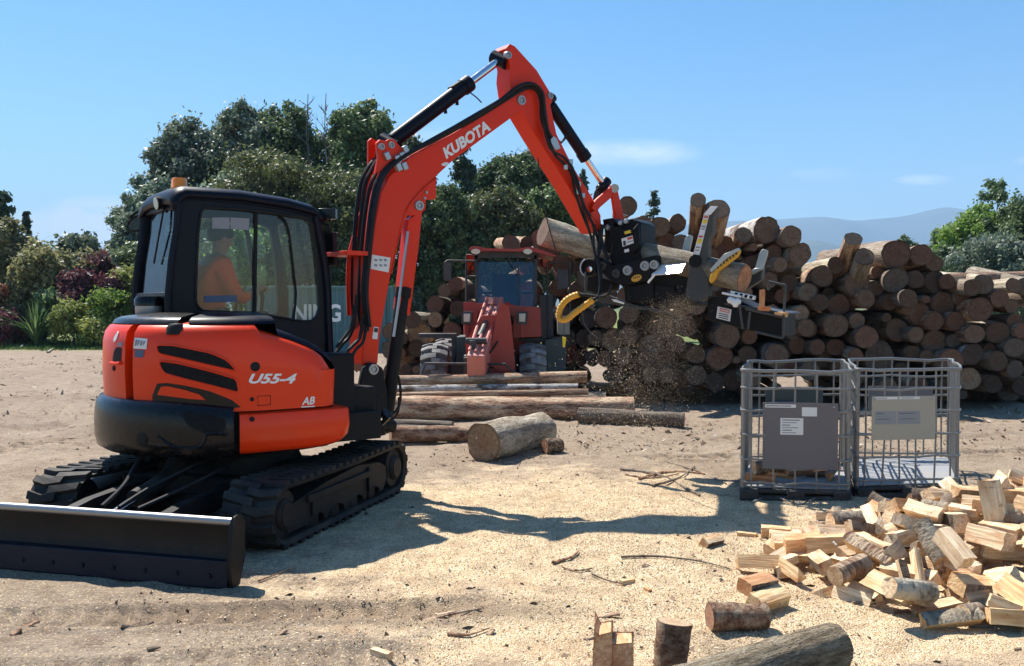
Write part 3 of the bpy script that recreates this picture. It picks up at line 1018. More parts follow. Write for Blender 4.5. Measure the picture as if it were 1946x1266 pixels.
G = 'shrubs along the left edge of the yard'
def bush(name, label, cat, px, top, w, Y, kind, leaf, n, size, asp=.5, base=.03, **k):
    return grow(name, label, cat, px, top, w, Y, kind, leaf, n, size, True, base, asp, G, **k)
bush('pine_tree', 'dark pine with layered branches at the frame edge above the shrubs', 'tree', 8, 360, 120, 46, 'pine', 'leaf_conifer', 14000, .17)
bush('pine_tree', 'smaller dark pine leaning over the olive bushes', 'tree', 52, 398, 60, 46, 'pine', 'leaf_conifer', 6000, .15)
bush('bush', 'tall brownish bush at the frame edge under the dark pine', 'bush', 16, 425, 110, 42, 'wispy', 'leaf_olive', 12000, .12)
bush('bush', 'feathery olive bush, widest of the shrubs', 'bush', 82, 474, 120, 39.5, 'wispy', 'leaf_olive', 16000, .10)
bush('bush', 'grey-green bush behind the feathery olive bush', 'bush', 78, 452, 70, 44, 'shrub', 'leaf_grey', 7000, .13)
bush('small_tree', 'round small tree with pale leaf tips under the cloud', 'tree', 155, 446, 92, 43, 'shrub', 'leaf_grey', 11000, .14, .6, .25)
bush('small_tree', 'white-flowering small tree beside the cab rear window', 'tree', 258, 458, 80, 40, 'shrub', 'leaf_flower', 9000, .12, .6, .2)
bush('bush', 'maroon bush high up beside the white-flowering tree', 'bush', 205, 474, 95, 41, 'shrub', 'leaf_purple', 9000, .12)
bush('bush', 'maroon bush behind the bright round shrub, left one', 'bush', 148, 522, 80, 38.5, 'wispy', 'leaf_purple', 9000, .10)
bush('bush', 'maroon bush between the bright round shrub and the excavator hood', 'bush', 232, 520, 90, 38.6, 'wispy', 'leaf_purple', 9000, .10)
bush('bush', 'brown-green bush behind the maroon bushes', 'bush', 160, 485, 90, 41, 'shrub', 'leaf_olive', 8000, .12)
bush('bush', 'bright lime-green round shrub at the edge of the grass', 'bush', 214, 548, 68, 37.2, 'shrub', 'leaf_bright', 10000, .08)
bush('bush', 'yellowish weedy shrub left of the lime-green shrub', 'bush', 140, 585, 80, 37, 'wispy', 'leaf_yellow', 7000, .08)
bush('bush', 'yellow-green shrub behind the excavator air filter', 'bush', 268, 500, 90, 39, 'shrub', 'leaf_yellow', 8000, .11)
bush('bush', 'low yellow-green weeds below the lime-green shrub', 'bush', 195, 612, 80, 36.6, 'wispy', 'leaf_yellow', 5000, .07)
bush('bush', 'rust-leaved bush cut by the frame edge', 'bush', 2, 530, 30, 37.6, 'wispy', 'leaf_rust', 3500, .08)
bush('bush', 'dark spindly bush between the rust-leaved bush and the flax', 'bush', 25, 505, 60, 38, 'conifer', 'leaf_olive', 7000, .09)
bush('bush', 'dark low bush in the shade right of the flax', 'bush', 105, 560, 70, 38, 'shrub', 'leaf_green', 6000, .10)
bush('bush', 'low dark bush at the frame edge below the rust-leaved bush', 'bush', 20, 600, 60, 37, 'shrub', 'leaf_purple', 4500, .08)
bush('bush', 'fresh green bush seen through the cab windows', 'bush', 455, 440, 120, 37, 'wispy', 'leaf_bright', 13000, .10)
bush('bush', 'fresh green bush seen through the cab near the front pillar', 'bush', 520, 450, 60, 37.5, 'wispy', 'leaf_bright', 7000, .10)
bush('bush', 'green bush hidden behind the excavator cab', 'bush', 350, 470, 130, 38, 'shrub', 'leaf_green', 9000, .12)
bush('bush', 'yellow-green bush over the container roof', 'bush', 655, 520, 60, 39, 'shrub', 'leaf_yellow', 5000, .1)
bush('bush', 'yellow-green bush between the boom and the loader', 'bush', 740, 525, 60, 38, 'shrub', 'leaf_yellow', 5000, .1)
bush('bush', 'grey-green bush over the container, right of the boom', 'bush', 800, 530, 90, 39, 'shrub', 'leaf_grey', 7000, .11)

def flax(px, Y, h, label):
    X = (px - CX) / FPX * Y
    root = thing('flax_plant', label, 'plant', (X, Y, gz(X, Y)), None)
    mb = MB()
    for k in range(90):
        th = random.uniform(0, 6.28); L = h * random.uniform(.7, 1.25); lean = random.uniform(.1, .95)
        d = Vector((math.cos(th), math.sin(th), 0)); sd = Vector((-d.y, d.x, 0))
        P, w = [], .045
        for j in range(6):
            u = j / 5
            c = Vector(root.location) + d * (lean * L * u * (.4 + .6 * u)) + Vector((0, 0, L * (u - .45 * lean * u ** 3)))
            ww = w * (1 - u ** 2) + .003
            P.append([c - sd * ww, c + Vector((0, 0, -.012)), c + sd * ww])
        mb.grid(P)
    mb.build('leaves', MT['leaf_flax'], root, smooth=False)
    return root
flax(68, 36.8, 1.7, 'clump of broad strap leaves at the edge of the grass')

# grass strip
n = 26000
gxx = NR.uniform(-26, -9.5, n); gyy = NR.uniform(34.5, 40, n)
keep = NR.random(n) < np.clip((gyy - 34.8 + 3.0 * fbm(gxx * .5, gyy * .5, 3, 4)) / 3, 0, 1)
gxx, gyy = gxx[keep], gyy[keep]
n = len(gxx)
hh = .07 + .16 * NR.random(n) * np.clip((gyy - 34) / 3, .3, 1.7)
th = NR.random(n) * 6.283
ln = NR.normal(size=(n, 2)) * .05
wv = np.stack([np.cos(th) * .02, np.sin(th) * .02, np.zeros(n)], 1)
b = np.stack([gxx, gyy, gz_np(gxx, gyy)], 1)
tip = b + np.stack([ln[:, 0], ln[:, 1], hh], 1)
V = np.stack([b - wv, b + wv, tip], 1).reshape(-1, 3)
tag(fast_mesh('grass', V, np.arange(3 * n).reshape(n, 3), MT['grass_blade']), 'strip of rough green grass below the shrubs', 'grass', None, 'stuff')

# --- teal shipping container
def container():
    Y = 34.0
    x0 = (470 - CX) / FPX * Y; x1 = (748 - CX) / FPX * Y
    root = thing('shipping_container', 'teal corrugated shipping container behind the excavator boom', 'container', ((x0 + x1) / 2, Y, 0))
    H, D = 2.36, 2.4
    mb = MB()
    prof = []
    n = int((x1 - x0) / .28)
    for k in range(n):
        xa = x0 + .1 + (x1 - x0 - .2) * k / n; s = (x1 - x0 - .2) / n
        prof += [(xa, 0), (xa + s * .30, 0), (xa + s * .5, .045), (xa + s * .8, .045)]
    prof.append((x1 - .1, 0))
    mb.grid([[Vector((x, Y + d, z)) for x, d in prof] for z in (.12, H - .1)], flip=False)
    mb.box(((x0 + x1) / 2, Y + D / 2 + .08, H / 2), (x1 - x0 - .1, D, H - .1))
    mb.build('wall', MT['container_teal'], root, smooth=False)
    for (a, c, s) in (('rail', ((x0 + x1) / 2, Y - .01, H - .05), (x1 - x0, .1, .1)), ('rail', ((x0 + x1) / 2, Y - .01, .07), (x1 - x0, .1, .14)),
                      ('corner_post', (x0 + .06, Y - .015, H / 2), (.13, .12, H)), ('corner_post', (x1 - .06, Y - .015, H / 2), (.13, .12, H))):
        mb = MB(); mb.box(c, s); mb.build(a, MT['container_teal'], root, bevel=.01)
    u = lambda px: (px - CX) / FPX * Y
    text_flat('NING', (u(558), Y - .012, at(0, 612, Y).z), (u(648) - u(558), 0, 0), (0, 0, (612 - 578) / FPX * Y), 'lettering', MT['white_letter'], root, .03)
    return root
container()

# --- power lines far on the right
for k, (ya, yb) in enumerate(((478, 452), (484, 462), (490, 474))):
    a, b = at(1770, ya, 70), at(2010, yb - 12, 40)
    mb = MB()
    mb.tube([a.lerp(b, u) - Vector((0, 0, 1.2 * u * (1 - u))) for u in [i / 10 for i in range(11)]], .012, 4)
    o = mb.build('power_line', MT['cable'], None, loc=tuple(a))
    tag(o, ('topmost', 'middle', 'lowest')[k] + ' of three thin dark wires crossing the poplar clump', 'power line', 'overhead wires on the right')

# ================================================================== EXCAVATOR
EX = thing('excavator', 'orange and black tracked excavator with a black cab, boom raised over the sawdust', 'excavator', (-2.2, 7.6, 0))
TH = R(36)
FW = Vector((math.cos(TH), math.sin(TH), 0))        # house: forward
LF = Vector((-math.sin(TH), math.cos(TH), 0))       # house: left
HC = Vector((-2.23, 7.6, 0))
def frame(o, x, y):
    return Matrix(((x.x, y.x, 0, o.x), (x.y, y.y, 0, o.y), (0, 0, 1, o.z), (0, 0, 0, 1)))
HM = frame(HC, FW, LF)
A15 = R(15.4)
UX, UY = Vector((math.cos(A15), -math.sin(A15), 0)), Vector((math.sin(A15), math.cos(A15), 0))
UM = frame(Vector((-2.2, 7.6, 0)), UX, UY)          # undercarriage: right, along, up

# --- tracks
def stadium(hl, r, zc, n=14, m=20):
    pts = []
    for k in range(m): pts.append((-hl + 2 * hl * k / m, zc - r, 0, -1))
    for k in range(n): a = -math.pi / 2 + math.pi * k / n; pts.append((hl + r * math.cos(a), zc + r * math.sin(a), math.cos(a), math.sin(a)))
    for k in range(m): pts.append((hl - 2 * hl * k / m, zc + r - .015 * math.sin(math.pi * k / m), 0, 1))
    for k in range(n): a = math.pi / 2 + math.pi * k / n; pts.append((-hl + r * math.cos(a), zc + r * math.sin(a), math.cos(a), math.sin(a)))
    return pts
def make_track(xc, side):
    hl, r, zc, w = .97, .205, .255, .40
    st = stadium(hl, r, zc)
    mb = MB(UM)
    rows = []
    for (y, z, ny, nz) in st + st[:1]:
        o = Vector((0, y, z)); nn = Vector((0, ny, nz))
        rows.append([o + nn * -.03 + Vector((xc - w / 2 + .02, 0, 0)), o + Vector((xc - w / 2, 0, 0)), o + Vector((xc + w / 2, 0, 0)), o + nn * -.03 + Vector((xc + w / 2 - .02, 0, 0)), o + nn * -.035 + Vector((xc, 0, 0)), o + nn * -.03 + Vector((xc - w / 2 + .02, 0, 0))])
    mb.grid(rows)
    tr = mb.build('track', MT['rubber'], EX)
    # moulded lugs: two staggered half-width bars each, slanted
    dense = stadium(hl, r, zc, 40, 60)
    L = [0]
    for i in range(len(dense)):
        a, b = dense[i], dense[(i + 1) % len(dense)]
        L.append(L[-1] + math.hypot(b[0] - a[0], b[1] - a[1]))
    def on(s):
        s %= L[-1]
        for i in range(len(dense)):
            if L[i + 1] >= s:
                a, b = dense[i], dense[(i + 1) % len(dense)]
                t = (s - L[i]) / (L[i + 1] - L[i] + 1e-9)
                n = Vector((0, a[2] * (1 - t) + b[2] * t, a[3] * (1 - t) + b[3] * t)).normalized()
                return Vector((0, a[0] * (1 - t) + b[0] * t, a[1] * (1 - t) + b[1] * t)), n
    N = 44
    lug_count = 0
    for k in range(N):
        for h in (0, 1):
            s0 = L[-1] * (k + .5 * h) / N
            xa, xb = (-.198, .035) if h == 0 else (-.035, .198)
            mb = MB(UM)
            vs = []
            for (x, sk) in ((xa, 0), ((xa + xb) / 2, .022), (xb, .0 if h else .04)):
                for (ds, hh) in ((-.036, -.004), (-.024, .030), (.024, .030), (.036, -.004)):
                    p, n = on(s0 + ds + sk + (.02 if h else 0))
                    vs.append(p + n * hh + Vector((xc + x * side, 0, 0)))
            f = [(0, 1, 2, 3), (11, 10, 9, 8)] + [(i * 4 + j, (i + 1) * 4 + j, (i + 1) * 4 + j + 1, i * 4 + j + 1) for i in range(2) for j in range(3)]
            if side < 0: f = [q[::-1] for q in f]
            mb.add(vs, f)
            mb.build('lug', MT['rubber'], tr, smooth=False)
    # side frame with scalloped lower edge and roller covers
    mb = MB(UM)
    xo = xc + side * .165
    up = [(-.70, .33), (-.95, .30), (-1.0, .2), (-.92, .12), (-.74, .12)]
    for k in range(4):
        c = -.52 + k * .34
        for j in range(9):
            a = math.pi - math.pi * j / 8
            up.append((c + .125 * math.cos(a), .115 + .055 * math.sin(a)))
        if k < 3: up.append((c + .17, .10))
    up += [(.72, .12), (.80, .2), (.78, .30), (.62, .36), (.2, .39), (-.35, .37)]
    loop = [Vector((xo, y, z)) for y, z in up]
    mb.prism(loop, Vector((-side * .28, 0, 0)))
    mb.build('track_frame', MT['under_metal'], EX, bevel=.008)
    mb = MB(UM)
    mb.box((xo + side * .012, -.12, .30), (.03, 1.1, .05))
    mb.box((xo + side * .012, -.55, .22), (.02, .10, .12))
    mb.box((xo + side * .012, .40, .25), (.02, .04, .2))
    mb.build('side_rib', MT['under_metal'], EX, bevel=.006)
    for k in range(4):
        mb = MB(UM); c = (-.52 + k * .34)
        mb.lathe([(.0, .0), (.06, 0), (.085, -.02), (.085, -.24), (0, -.24)], (xo - side * .01, c, .125), (side, 0, 0), 18)
        mb.build('roller', MT['under_metal'], EX)
    for (y, nm, rr) in ((.97, 'drive_motor', .165), (-.97, 'idler', .17)):
        mb = MB(UM)
        mb.lathe([(0, .02), (.09, .02), (.105, .008), (.11, -.01), (rr, -.015), (rr + .005, -.05), (rr, -.26), (0, -.26)], (xo, y, zc), (side, 0, 0), 28)
        o = mb.build(nm, MT['under_metal'], EX)
        mb = MB(UM)
        mb.lathe([(0, .028), (.085, .028), (.09, .018), (.09, .0)], (xo, y, zc), (side, 0, 0), 24)
        mb.build('hub_cover', MT['under_metal'], o)
make_track(.78, 1)
make_track(-.78, -1)

# --- undercarriage middle, blade
mb = MB(UM)
mb.box((0, -.05, .40), (.86, .95, .26), taper=.8)
mb.box((0, -.05, .36), (1.22, .34, .16)); mb.box((0, .42, .34), (1.22, .18, .14)); mb.box((0, -.55, .34), (1.22, .18, .14))
mb.build('carbody', MT['under_metal'], EX, bevel=.02)
mb = MB(UM); mb.cyl((0, 0, .5), (0, 0, .64), .44, 40); mb.cyl((0, 0, .56), (0, 0, .61), .50, 40)
mb.build('slew_ring', MT['under_metal'], EX)
prof = [(-1.785, .0), (-1.80, .02), (-1.768, .10), (-1.742, .18), (-1.735, .26), (-1.745, .33), (-1.768, .375), (-1.74, .385), (-1.70, .37), (-1.69, .30), (-1.695, .2), (-1.715, .1), (-1.765, .0)]
mb = MB(UM)
BW = 1.03
mb.prism([Vector((-BW, y, z)) for y, z in prof], Vector((2 * BW, 0, 0)))
bl = mb.build('blade', MT['blade_metal'], EX, ang=50)
mb = MB(UM)
mb.prism([Vector((-BW + .01, y, z)) for y, z in [(-1.812, -.005), (-1.795, .15), (-1.752, .155), (-1.765, -.005)]], Vector((2 * BW - .02, 0, 0)))
mb.build('cutting_edge', MT['blade_wear'], bl, bevel=.006)
mb = MB(UM)
mb.tube([(-BW, -1.752, .382), (BW, -1.752, .382)], .026, 14)
mb.build('top_tube', MT['blade_edge'], bl)
for s in (-1, 1):
    mb = MB(UM)
    pl = [(-1.80, .0), (-1.825, .12), (-1.79, .36), (-1.755, .415), (-1.70, .415), (-1.655, .36), (-1.665, .15), (-1.72, .0)]
    mb.prism([Vector((s * BW, y, z)) for y, z in pl], Vector((s * .022, 0, 0)))
    mb.build('end_plate', MT['blade_metal'], bl, bevel=.005)
for k in range(9):
    mb = MB(UM); x = -.9 + k * .225
    mb.lathe([(0, .012), (.014, .012), (.017, 0)], (x, -1.803, .06), (0, -1, 0), 8)
    mb.build('bolt', MT['blade_wear'], bl)
for s in (-1, 1):
    mb = MB(UM)
    mb.prism([Vector((s * .36 - .04, y, z)) for y, z in [(-1.70, .08), (-1.70, .30), (-1.3, .36), (-.5, .40), (-.5, .28), (-1.25, .22)]], Vector((.08, 0, 0)))
    mb.build('blade_arm', MT['under_metal'], EX, bevel=.012)
def hyd(name, root, a, b, r, f=.62, mat='black_gloss', M=None, rod_r=.55):
    """hydraulic ram from a (barrel) to b (rod eye)"""
    a, b = Vector(a), Vector(b)
    d = (b - a); L = d.length; d.normalize()
    mb = MB(M)
    mb.lathe([(0, 0), (r * .9, 0), (r, .02), (r, L * f - .09), (r * 1.17, L * f - .085), (r * 1.17, L * f), (r * .7, L * f + .012), (0, L * f + .012)], a, d, 22)
    mb.cyl(a - d * .04 + d.orthogonal() * r * 1.0, a - d * .04 - d.orthogonal() * r * 1.0, r * .9, 14)
    o = mb.build(name, MT[mat], root)
    mb = MB(M); mb.cyl(a + d * L * f, b, r * rod_r, 16)
    mb.build('rod', MT['chrome'], o)
    mb = MB(M); s = d.orthogonal(); mb.cyl(b - s * r * .9, b + s * r * .9, r * .95, 16)
    mb.build('rod_eye', MT[mat], o)
    return o
hyd('blade_ram', EX, (-.06, -.55, .52), (-.06, -1.66, .24), .055, .6, 'under_metal', UM)
for k, (xa, ya, xb) in enumerate(((-.2, -.45, -.16), (.16, -.5, .06), (.28, -.42, .30))):
    mb = MB(UM)
    mb.tube(spline([(xa, ya, .55), (xa * 1.2, -.85, .60 - .05 * k), (xb, -1.2, .44), (xb * .6, -1.5, .36)], 6), .014, 8)
    mb.build('blade_hose', MT['rubber_hose'], EX)

# --- house: plan path round the tail and along the right-hand side
def plan_path(Rr, yside, xend, rc, a0=98, front_y=-.55, n=64):
    """(x, y, nx, ny) from the left of the tail, round it, down the right side and round the front corner"""
    pts = []
    a1 = 360 - math.degrees(math.acos(max(-1, min(1, -yside / Rr)))) - 90   # angle at which y = yside behind the axle
    a1 = 180 + math.degrees(math.asin(-yside / Rr))
    for k in range(n):
        a = R(a0 + (a1 - a0) * k / (n - 1))
        pts.append((Rr * math.cos(a), Rr * math.sin(a)))
    xs = pts[-1][0]
    m = 26
    for k in range(1, m):
        pts.append((xs + (xend - rc - xs) * k / m, yside))
    for k in range(9):
        a = R(-90 + 90 * k / 8)
        pts.append((xend - rc + rc * math.cos(a), yside + rc + rc * math.sin(a)))
    for k in range(1, 5):
        pts.append((xend, yside + rc + (front_y - yside - rc) * k / 4))
    out = []
    for i, p in enumerate(pts):
        a, b = pts[max(i - 1, 0)], pts[min(i + 1, len(pts) - 1)]
        t = Vector((b[0] - a[0], b[1] - a[1])).normalized()
        out.append((p[0], p[1], t.y, -t.x))
    return out
def shell(path, prof, i0=0, i1=None, cap=True):
    """prof(i, x, y) -> list of (offset outwards, z)"""
    mb = MB(HM)
    rows = []
    for i in range(i0, len(path) if i1 is None else i1):
        x, y, nx_, ny_ = path[i]
        rows.append([Vector((x + nx_ * o, y + ny_ * o, z)) for o, z in prof(i, x, y)])
    mb.grid(rows)
    if cap:
        n = len(rows[0])
        b0 = 0
        mb.add(rows[0] + [Vector((rows[0][0].x * .9, rows[0][0].y * .9, rows[0][0].z)), Vector((rows[0][-1].x * .9, rows[0][-1].y * .9, rows[0][-1].z))][::-1], [tuple(range(n + 2))])
        mb.add(rows[-1] + [Vector((rows[-1][0].x * .9, rows[-1][0].y * .9, rows[-1][0].z)), Vector((rows[-1][-1].x * .9, rows[-1][-1].y * .9, rows[-1][-1].z))][::-1], [tuple(range(n + 2))[::-1]])
    return mb
XF = .47
pu = plan_path(.965, -.955, XF, .16)
def top_z(x, y):
    if y > -.955 + .002 and x < 0: return 1.545
    return float(np.interp(x, [-.35, -.1, .1, .25, .36, .42, .47], [1.53, 1.49, 1.43, 1.37, 1.31, 1.25, 1.15]))
def prof_u(i, x, y):
    zt = top_z(x, y)
    return [(-.05, .928), (0, .928), (.004, 1.05), (.010, 1.2), (.004, zt - .13), (-.012, zt - .06), (-.045, zt - .015), (-.10, zt + .004), (-.16, zt + .012)]
# index of the seam between the tail door and the side cover: a little left of the view of the tail centre
def pix(P):
    P = Vector(P) - CAMP
    c, s = math.cos(PITCH), math.sin(PITCH)
    f = P.y * c - P.z * s; u = P.y * s + P.z * c
    return CX + FPX * P.x / f, CY - FPX * u / f
seam = min(range(28, 64), key=lambda i: abs(pix(HM @ Vector((pu[i][0], pu[i][1], 1.2)))[0] - 248))
tail_door = shell(pu, prof_u, 0, seam).build('tail_door', MT['orange_paint'], EX, ang=50)
side_cover = shell(pu, prof_u, seam + 1).build('side_cover', MT['orange_paint'], EX, ang=50)
# dark machine body inside the covers
pi_ = plan_path(.90, -.90, XF - .03, .12, 92)
def prof_i(i, x, y):
    zt = min(top_z(x, y), 1.5)
    return [(-.6, .62), (0, .62), (0, .9), (0, zt - .06), (-.12, zt - .01), (-.6, zt)]
shell(pi_, prof_i).build('machine_body', MT['black_matt'], EX)
# black top lid above the covers
pl_ = plan_path(.865, -.855, XF + .0, .10)
def prof_l(i, x, y):
    zt = top_z(x, y)
    return [(.035, zt + .0), (.02, zt + .028), (-.03, zt + .05), (-.25, zt + .078), (-.62, zt + .085), (-.8, zt + .085)]
seam2 = min(range(30, 90), key=lambda i: abs(pix(HM @ Vector((pl_[i][0], pl_[i][1], 1.57)))[0] - 362))
shell(pl_, prof_l, 0, seam2 - 1).build('engine_lid', MT['black_gloss'], EX, ang=50)
shell(pl_, prof_l, seam2).build('tank_lid', MT['black_cab'], EX, ang=50)
# counterweight
pc_ = plan_path(1.035, -1.0, .4, .1, 92)
cend = min(range(90), key=lambda i: abs(pix(HM @ Vector((pc_[i][0], pc_[i][1], .8)))[0] - 452))
def prof_c(i, x, y):
    u = max(0, (i - (cend - 16)) / 16)
    dz = -.05 * u * u
    return [(-.2, .60), (-.06, .605), (-.015, .635), (.0, .70), (.004, .80), (-.002, .9 + dz * .5), (-.014, .96 + dz), (-.04, 1.0 + dz), (-.12, 1.015 + dz)]
cw = shell(pc_, prof_c, 0, cend).build('counterweight', MT['black_gloss'], EX, ang=55)
# lower orange skirt on the right
ps_ = plan_path(1.01, -.985, .56, .10)
s0 = min(range(90), key=lambda i: abs(pix(HM @ Vector((ps_[i][0], ps_[i][1], .8)))[0] - 450))
def prof_s(i, x, y):
    k = max(0.0, (x - .1) / .45)
    zb = .63 + .06 * k ** 3
    return [(-.10, zb - .012), (-.035, zb), (-.006, zb + .03), (.006, .78), (.0, .885), (-.008, .905), (-.04, .915), (-.1, .915)]
skirt = shell(ps_, prof_s, s0).build('skirt_panel', MT['orange_paint'], EX, ang=50)
# revolving frame and belly
mb = MB(HM)
mb.lathe([(0, .60), (.86, .60), (.92, .63), (.92, .70), (0, .70)], (0, 0, 0), (0, 0, 1), 48)
mb.box((.45, -.05, .72), (1.0, 1.3, .22))
mb.build('revolving_frame', MT['black_matt'], EX, bevel=.01)

bt = bvh_of(tail_door); bs = bvh_of(side_cover); bc = bvh_of(cw); bk = bvh_of(skirt)
# vents in the side cover with a raised lip
def vent(poly):
    o = decal(bs, rounded(poly, 9), 'vent', MT['grille_mesh'], side_cover, .003, 14)
    P, f = project(bs, rounded(poly, 9), [], .006)
    mb = MB(); mb.tube(P, .0075, 6, closed=True)
    mb.build('vent_lip', MT['orange_paint'], side_cover)
vent([(297, 655), (330, 656), (400, 670), (432, 684), (446, 700), (449, 706), (400, 695), (340, 681), (301, 672)])
vent([(301, 685), (340, 690), (400, 705), (450, 720), (455, 747), (410, 735), (350, 720), (311, 709)])
# black inlay rising from the counterweight, with an orange insert
decal(bs, [(290, 752), (299, 729), (318, 728), (352, 733), (400, 744), (440, 760), (458, 774), (458, 790), (360, 790), (290, 775)], 'inlay', MT['black_gloss'], side_cover, .003, 14)
decal(bs, [(300, 750), (307, 735), (320, 734), (352, 741), (380, 750), (391, 760), (360, 758)], 'insert', MT['orange_paint'], side_cover, .008, 14)
# fixtures of the side cover
def stud(bvh, px, py, r, name, mat, parent, h=.008):
    hit = bvh.ray_cast(CAMP, ray(px, py).normalized())
    if hit[0] is None: return
    n = hit[1] if hit[1].dot(ray(px, py)) < 0 else -hit[1]
    mb = MB(); mb.lathe([(0, h), (r * .8, h), (r, h * .5), (r, -.01)], hit[0], n, 18)
    return mb.build(name, MT[mat], parent)
stud(bs, 485, 697, .034, 'lock_plug', 'black_matt', side_cover)
stud(bs, 479, 759, .015, 'lock', 'black_matt', side_cover)
stud(bk, 479, 797, .018, 'bolt', 'black_matt', skirt)
def outline(bvh, poly, r, name, mat, parent):
    P, f = project(bvh, poly, [], .001)
    mb = MB(); mb.tube(P, r, 5, closed=True); mb.build(name, MT[mat], parent)
outline(bs, [(490, 753), (514, 752), (514, 769), (490, 771)], .0035, 'hatch_edge', 'black_matt', side_cover)
text_on(bs, 'U55-4', (472, 729), (561, 729), (475, 710), 'lettering', MT['white_letter'], side_cover, .005, .035, .25)
text_on(bs, 'AB', (573, 770), (597, 768), (575, 755), 'lettering', MT['white_letter'], side_cover, .005, .03, .1)
decal(bs, [(572, 772.5), (598, 771), (598, 773), (572, 774.5)], 'sticker', MT['white_letter'], side_cover, .005, 20)
decal(bs, [(257, 642), (281, 644), (279, 664), (254, 662)], 'sticker', MT['paper'], side_cover, .004, 10)
decal(bs, [(253, 664), (276, 666), (272, 680), (250, 678)], 'sticker', MT['sticker_blue'], side_cover, .004, 10)
for k in range(4):
    decal(bs, [(259 + k * 5, 646 + k), (263 + k * 5, 646 + k), (261 + k * 5, 656 - k % 2 * 3), (257 + k * 5, 658)], 'sticker_print', MT['ink_grey'], side_cover, .007, 10)
# tail door: handle recess, lamp, sticker
decal(bt, rounded([(220, 660), (232, 660), (230, 690), (214, 688), (216, 672)], 5), 'handle_recess', MT['black_matt'], tail_door, .003, 8)
P, f = project(bt, [(213, 690), (222, 691), (231, 690)], [], .012)
mb = MB(); mb.tube(P, .012, 8); mb.build('handle', MT['orange_paint'], tail_door)
decal(bt, rounded([(217, 642), (224, 630), (227, 630), (222, 646), (216, 652)], 3), 'emblem', MT['paper'], tail_door, .004, 8)
decal(bt, [(225, 651), (234, 651), (233, 658), (224, 658)], 'sticker', MT['ink_grey'], tail_door, .004, 8)
stud(bt, 217, 700, .02, 'lock', 'black_matt', tail_door)
# counterweight details
decal(bc, rounded([(345, 782), (400, 787), (430, 797), (428, 822), (405, 828), (365, 815), (350, 800)], 8), 'recess', MT['grille_mesh'], cw, .003, 12)
stud(bc, 270, 835, .05, 'drain_plug', 'black_matt', cw, .004)
P, f = project(bc, [(300, 830), (330, 848), (372, 852), (388, 838), (395, 825), (430, 826), (452, 800)], [], .0)
mb = MB(); mb.tube(spline(P, 4), .012, 8); mb.build('seam', MT['black_gloss'], cw)

# air pre-cleaner on the engine lid
c = at(283, 600, 7.35)
mb = MB(); mb.lathe([(.055, -.16), (.055, -.02), (.075, .0), (0, 0)], c, (0, 0, 1), 20)
pcn = mb.build('air_precleaner', MT['black_matt'], EX)
mb = MB(); mb.lathe([(0, .005), (.09, .005), (.1, .02), (.1, .075), (0, .075)], c, (0, 0, 1), 28)
mb.build('bowl', MT['precleaner_steel'], pcn)
mb = MB(); mb.lathe([(.1, .075), (.107, .08), (.107, .125), (.09, .15), (0, .155)], c, (0, 0, 1), 28)
mb.build('cap', MT['black_gloss'], pcn)
# stubby black intake on the rear edge of the cover
hit = bs.ray_cast(CAMP, ray(329, 628).normalized())
mb = MB(); mb.lathe([(.0, .05), (.045, .045), (.066, .02), (.068, -.03)], hit[0] + Vector((.01, .03, .0)), (0, 0, 1), 20); mb.build('filler_cap', MT['black_matt'], EX)

# --- cab
YR, YL = -.04, .93
CABP = Plane(HM @ Vector((0, YR, 0)), FW)          # right side of the cab (N points to the viewer's side)
def cp(x, y, w=0.0): return CABP.px(x, y, w)
outer = [(343, 372), (356, 368), (460, 378), (549, 391), (594, 402), (606, 412), (613, 450), (622, 497), (628, 547), (630, 611), (634, 690), (600, 672), (560, 650), (500, 632), (400, 622), (321, 618), (321, 595), (320, 560), (326, 497), (336, 434), (341, 383)]
win = rounded([(383, 394), (460, 398), (523, 406), (579, 414), (594, 424), (604, 497), (610, 585), (600, 609), (574, 611), (485, 595), (384, 591), (372, 578), (372, 547), (376, 446)], 14, 4)
side_in = LF * .06
mb = MB()
mb.prism([[cp(*p) for p in outer], [cp(*p) for p in win]], LF * .055)
cabr = mb.build('cab_side_frame', MT['black_cab'], EX, bevel=.012)
mb = MB()
off = LF * (YL - YR)
mb.prism([[cp(*p) + off for p in outer], [cp(*p) + off for p in win]], -LF * .055)
cabl = mb.build('cab_side_frame', MT['black_cab'], EX, bevel=.012)
P = [cp(*p) for p in win]
mb = MB(); mb.tube([p + LF * -.004 for p in P], .010, 8, closed=True)
mb.build('window_seal', MT['rubber_hose'], cabr)
for nm, o in (('side_window', LF * .03), ('side_window', off - LF * .03)):
    mb = MB(); Q_ = [p + o for p in P]
    mb.add(Q_, [tuple(range(len(Q_)))])
    w = mb.build(nm, MT['cab_glass'], EX, smooth=False)
# sliding-window bar and curved inner post
mb = MB(); mb.tube([cp(488, 402) + LF * .02, cp(485, 597) + LF * .02], .016, 8); mb.build('window_bar', MT['black_matt'], cabr)
for o in (LF * .02, off - LF * .04):
    mb = MB(); mb.tube(spline([cp(532, 412) + o, cp(543, 420) + o, cp(552, 450) + o, cp(560, 520) + o, cp(564, 560) + o, cp(560, 606) + o], 4), .011 if o == LF * .02 else .022, 8); mb.build('inner_post', MT['black_matt'], cabr)
pane_quads = [((405, 413), (438, 413), (438, 435), (405, 434)), ((440, 413), (476, 415), (474, 437), (440, 435))]  # flat grey patches on the side window, a bluish one below
for q in pane_quads:
    mb = MB(); mb.prism([cp(*p) + LF * .026 for p in q], -LF * .003); mb.build('window_patch', MT['ink_grey'], cabr)
mb = MB(); mb.prism([cp(*p) + LF * .026 for p in ((390, 562), (452, 561), (452, 574), (390, 575))], -LF * .003); mb.build('window_patch', MT['sticker_blue'], cabr)
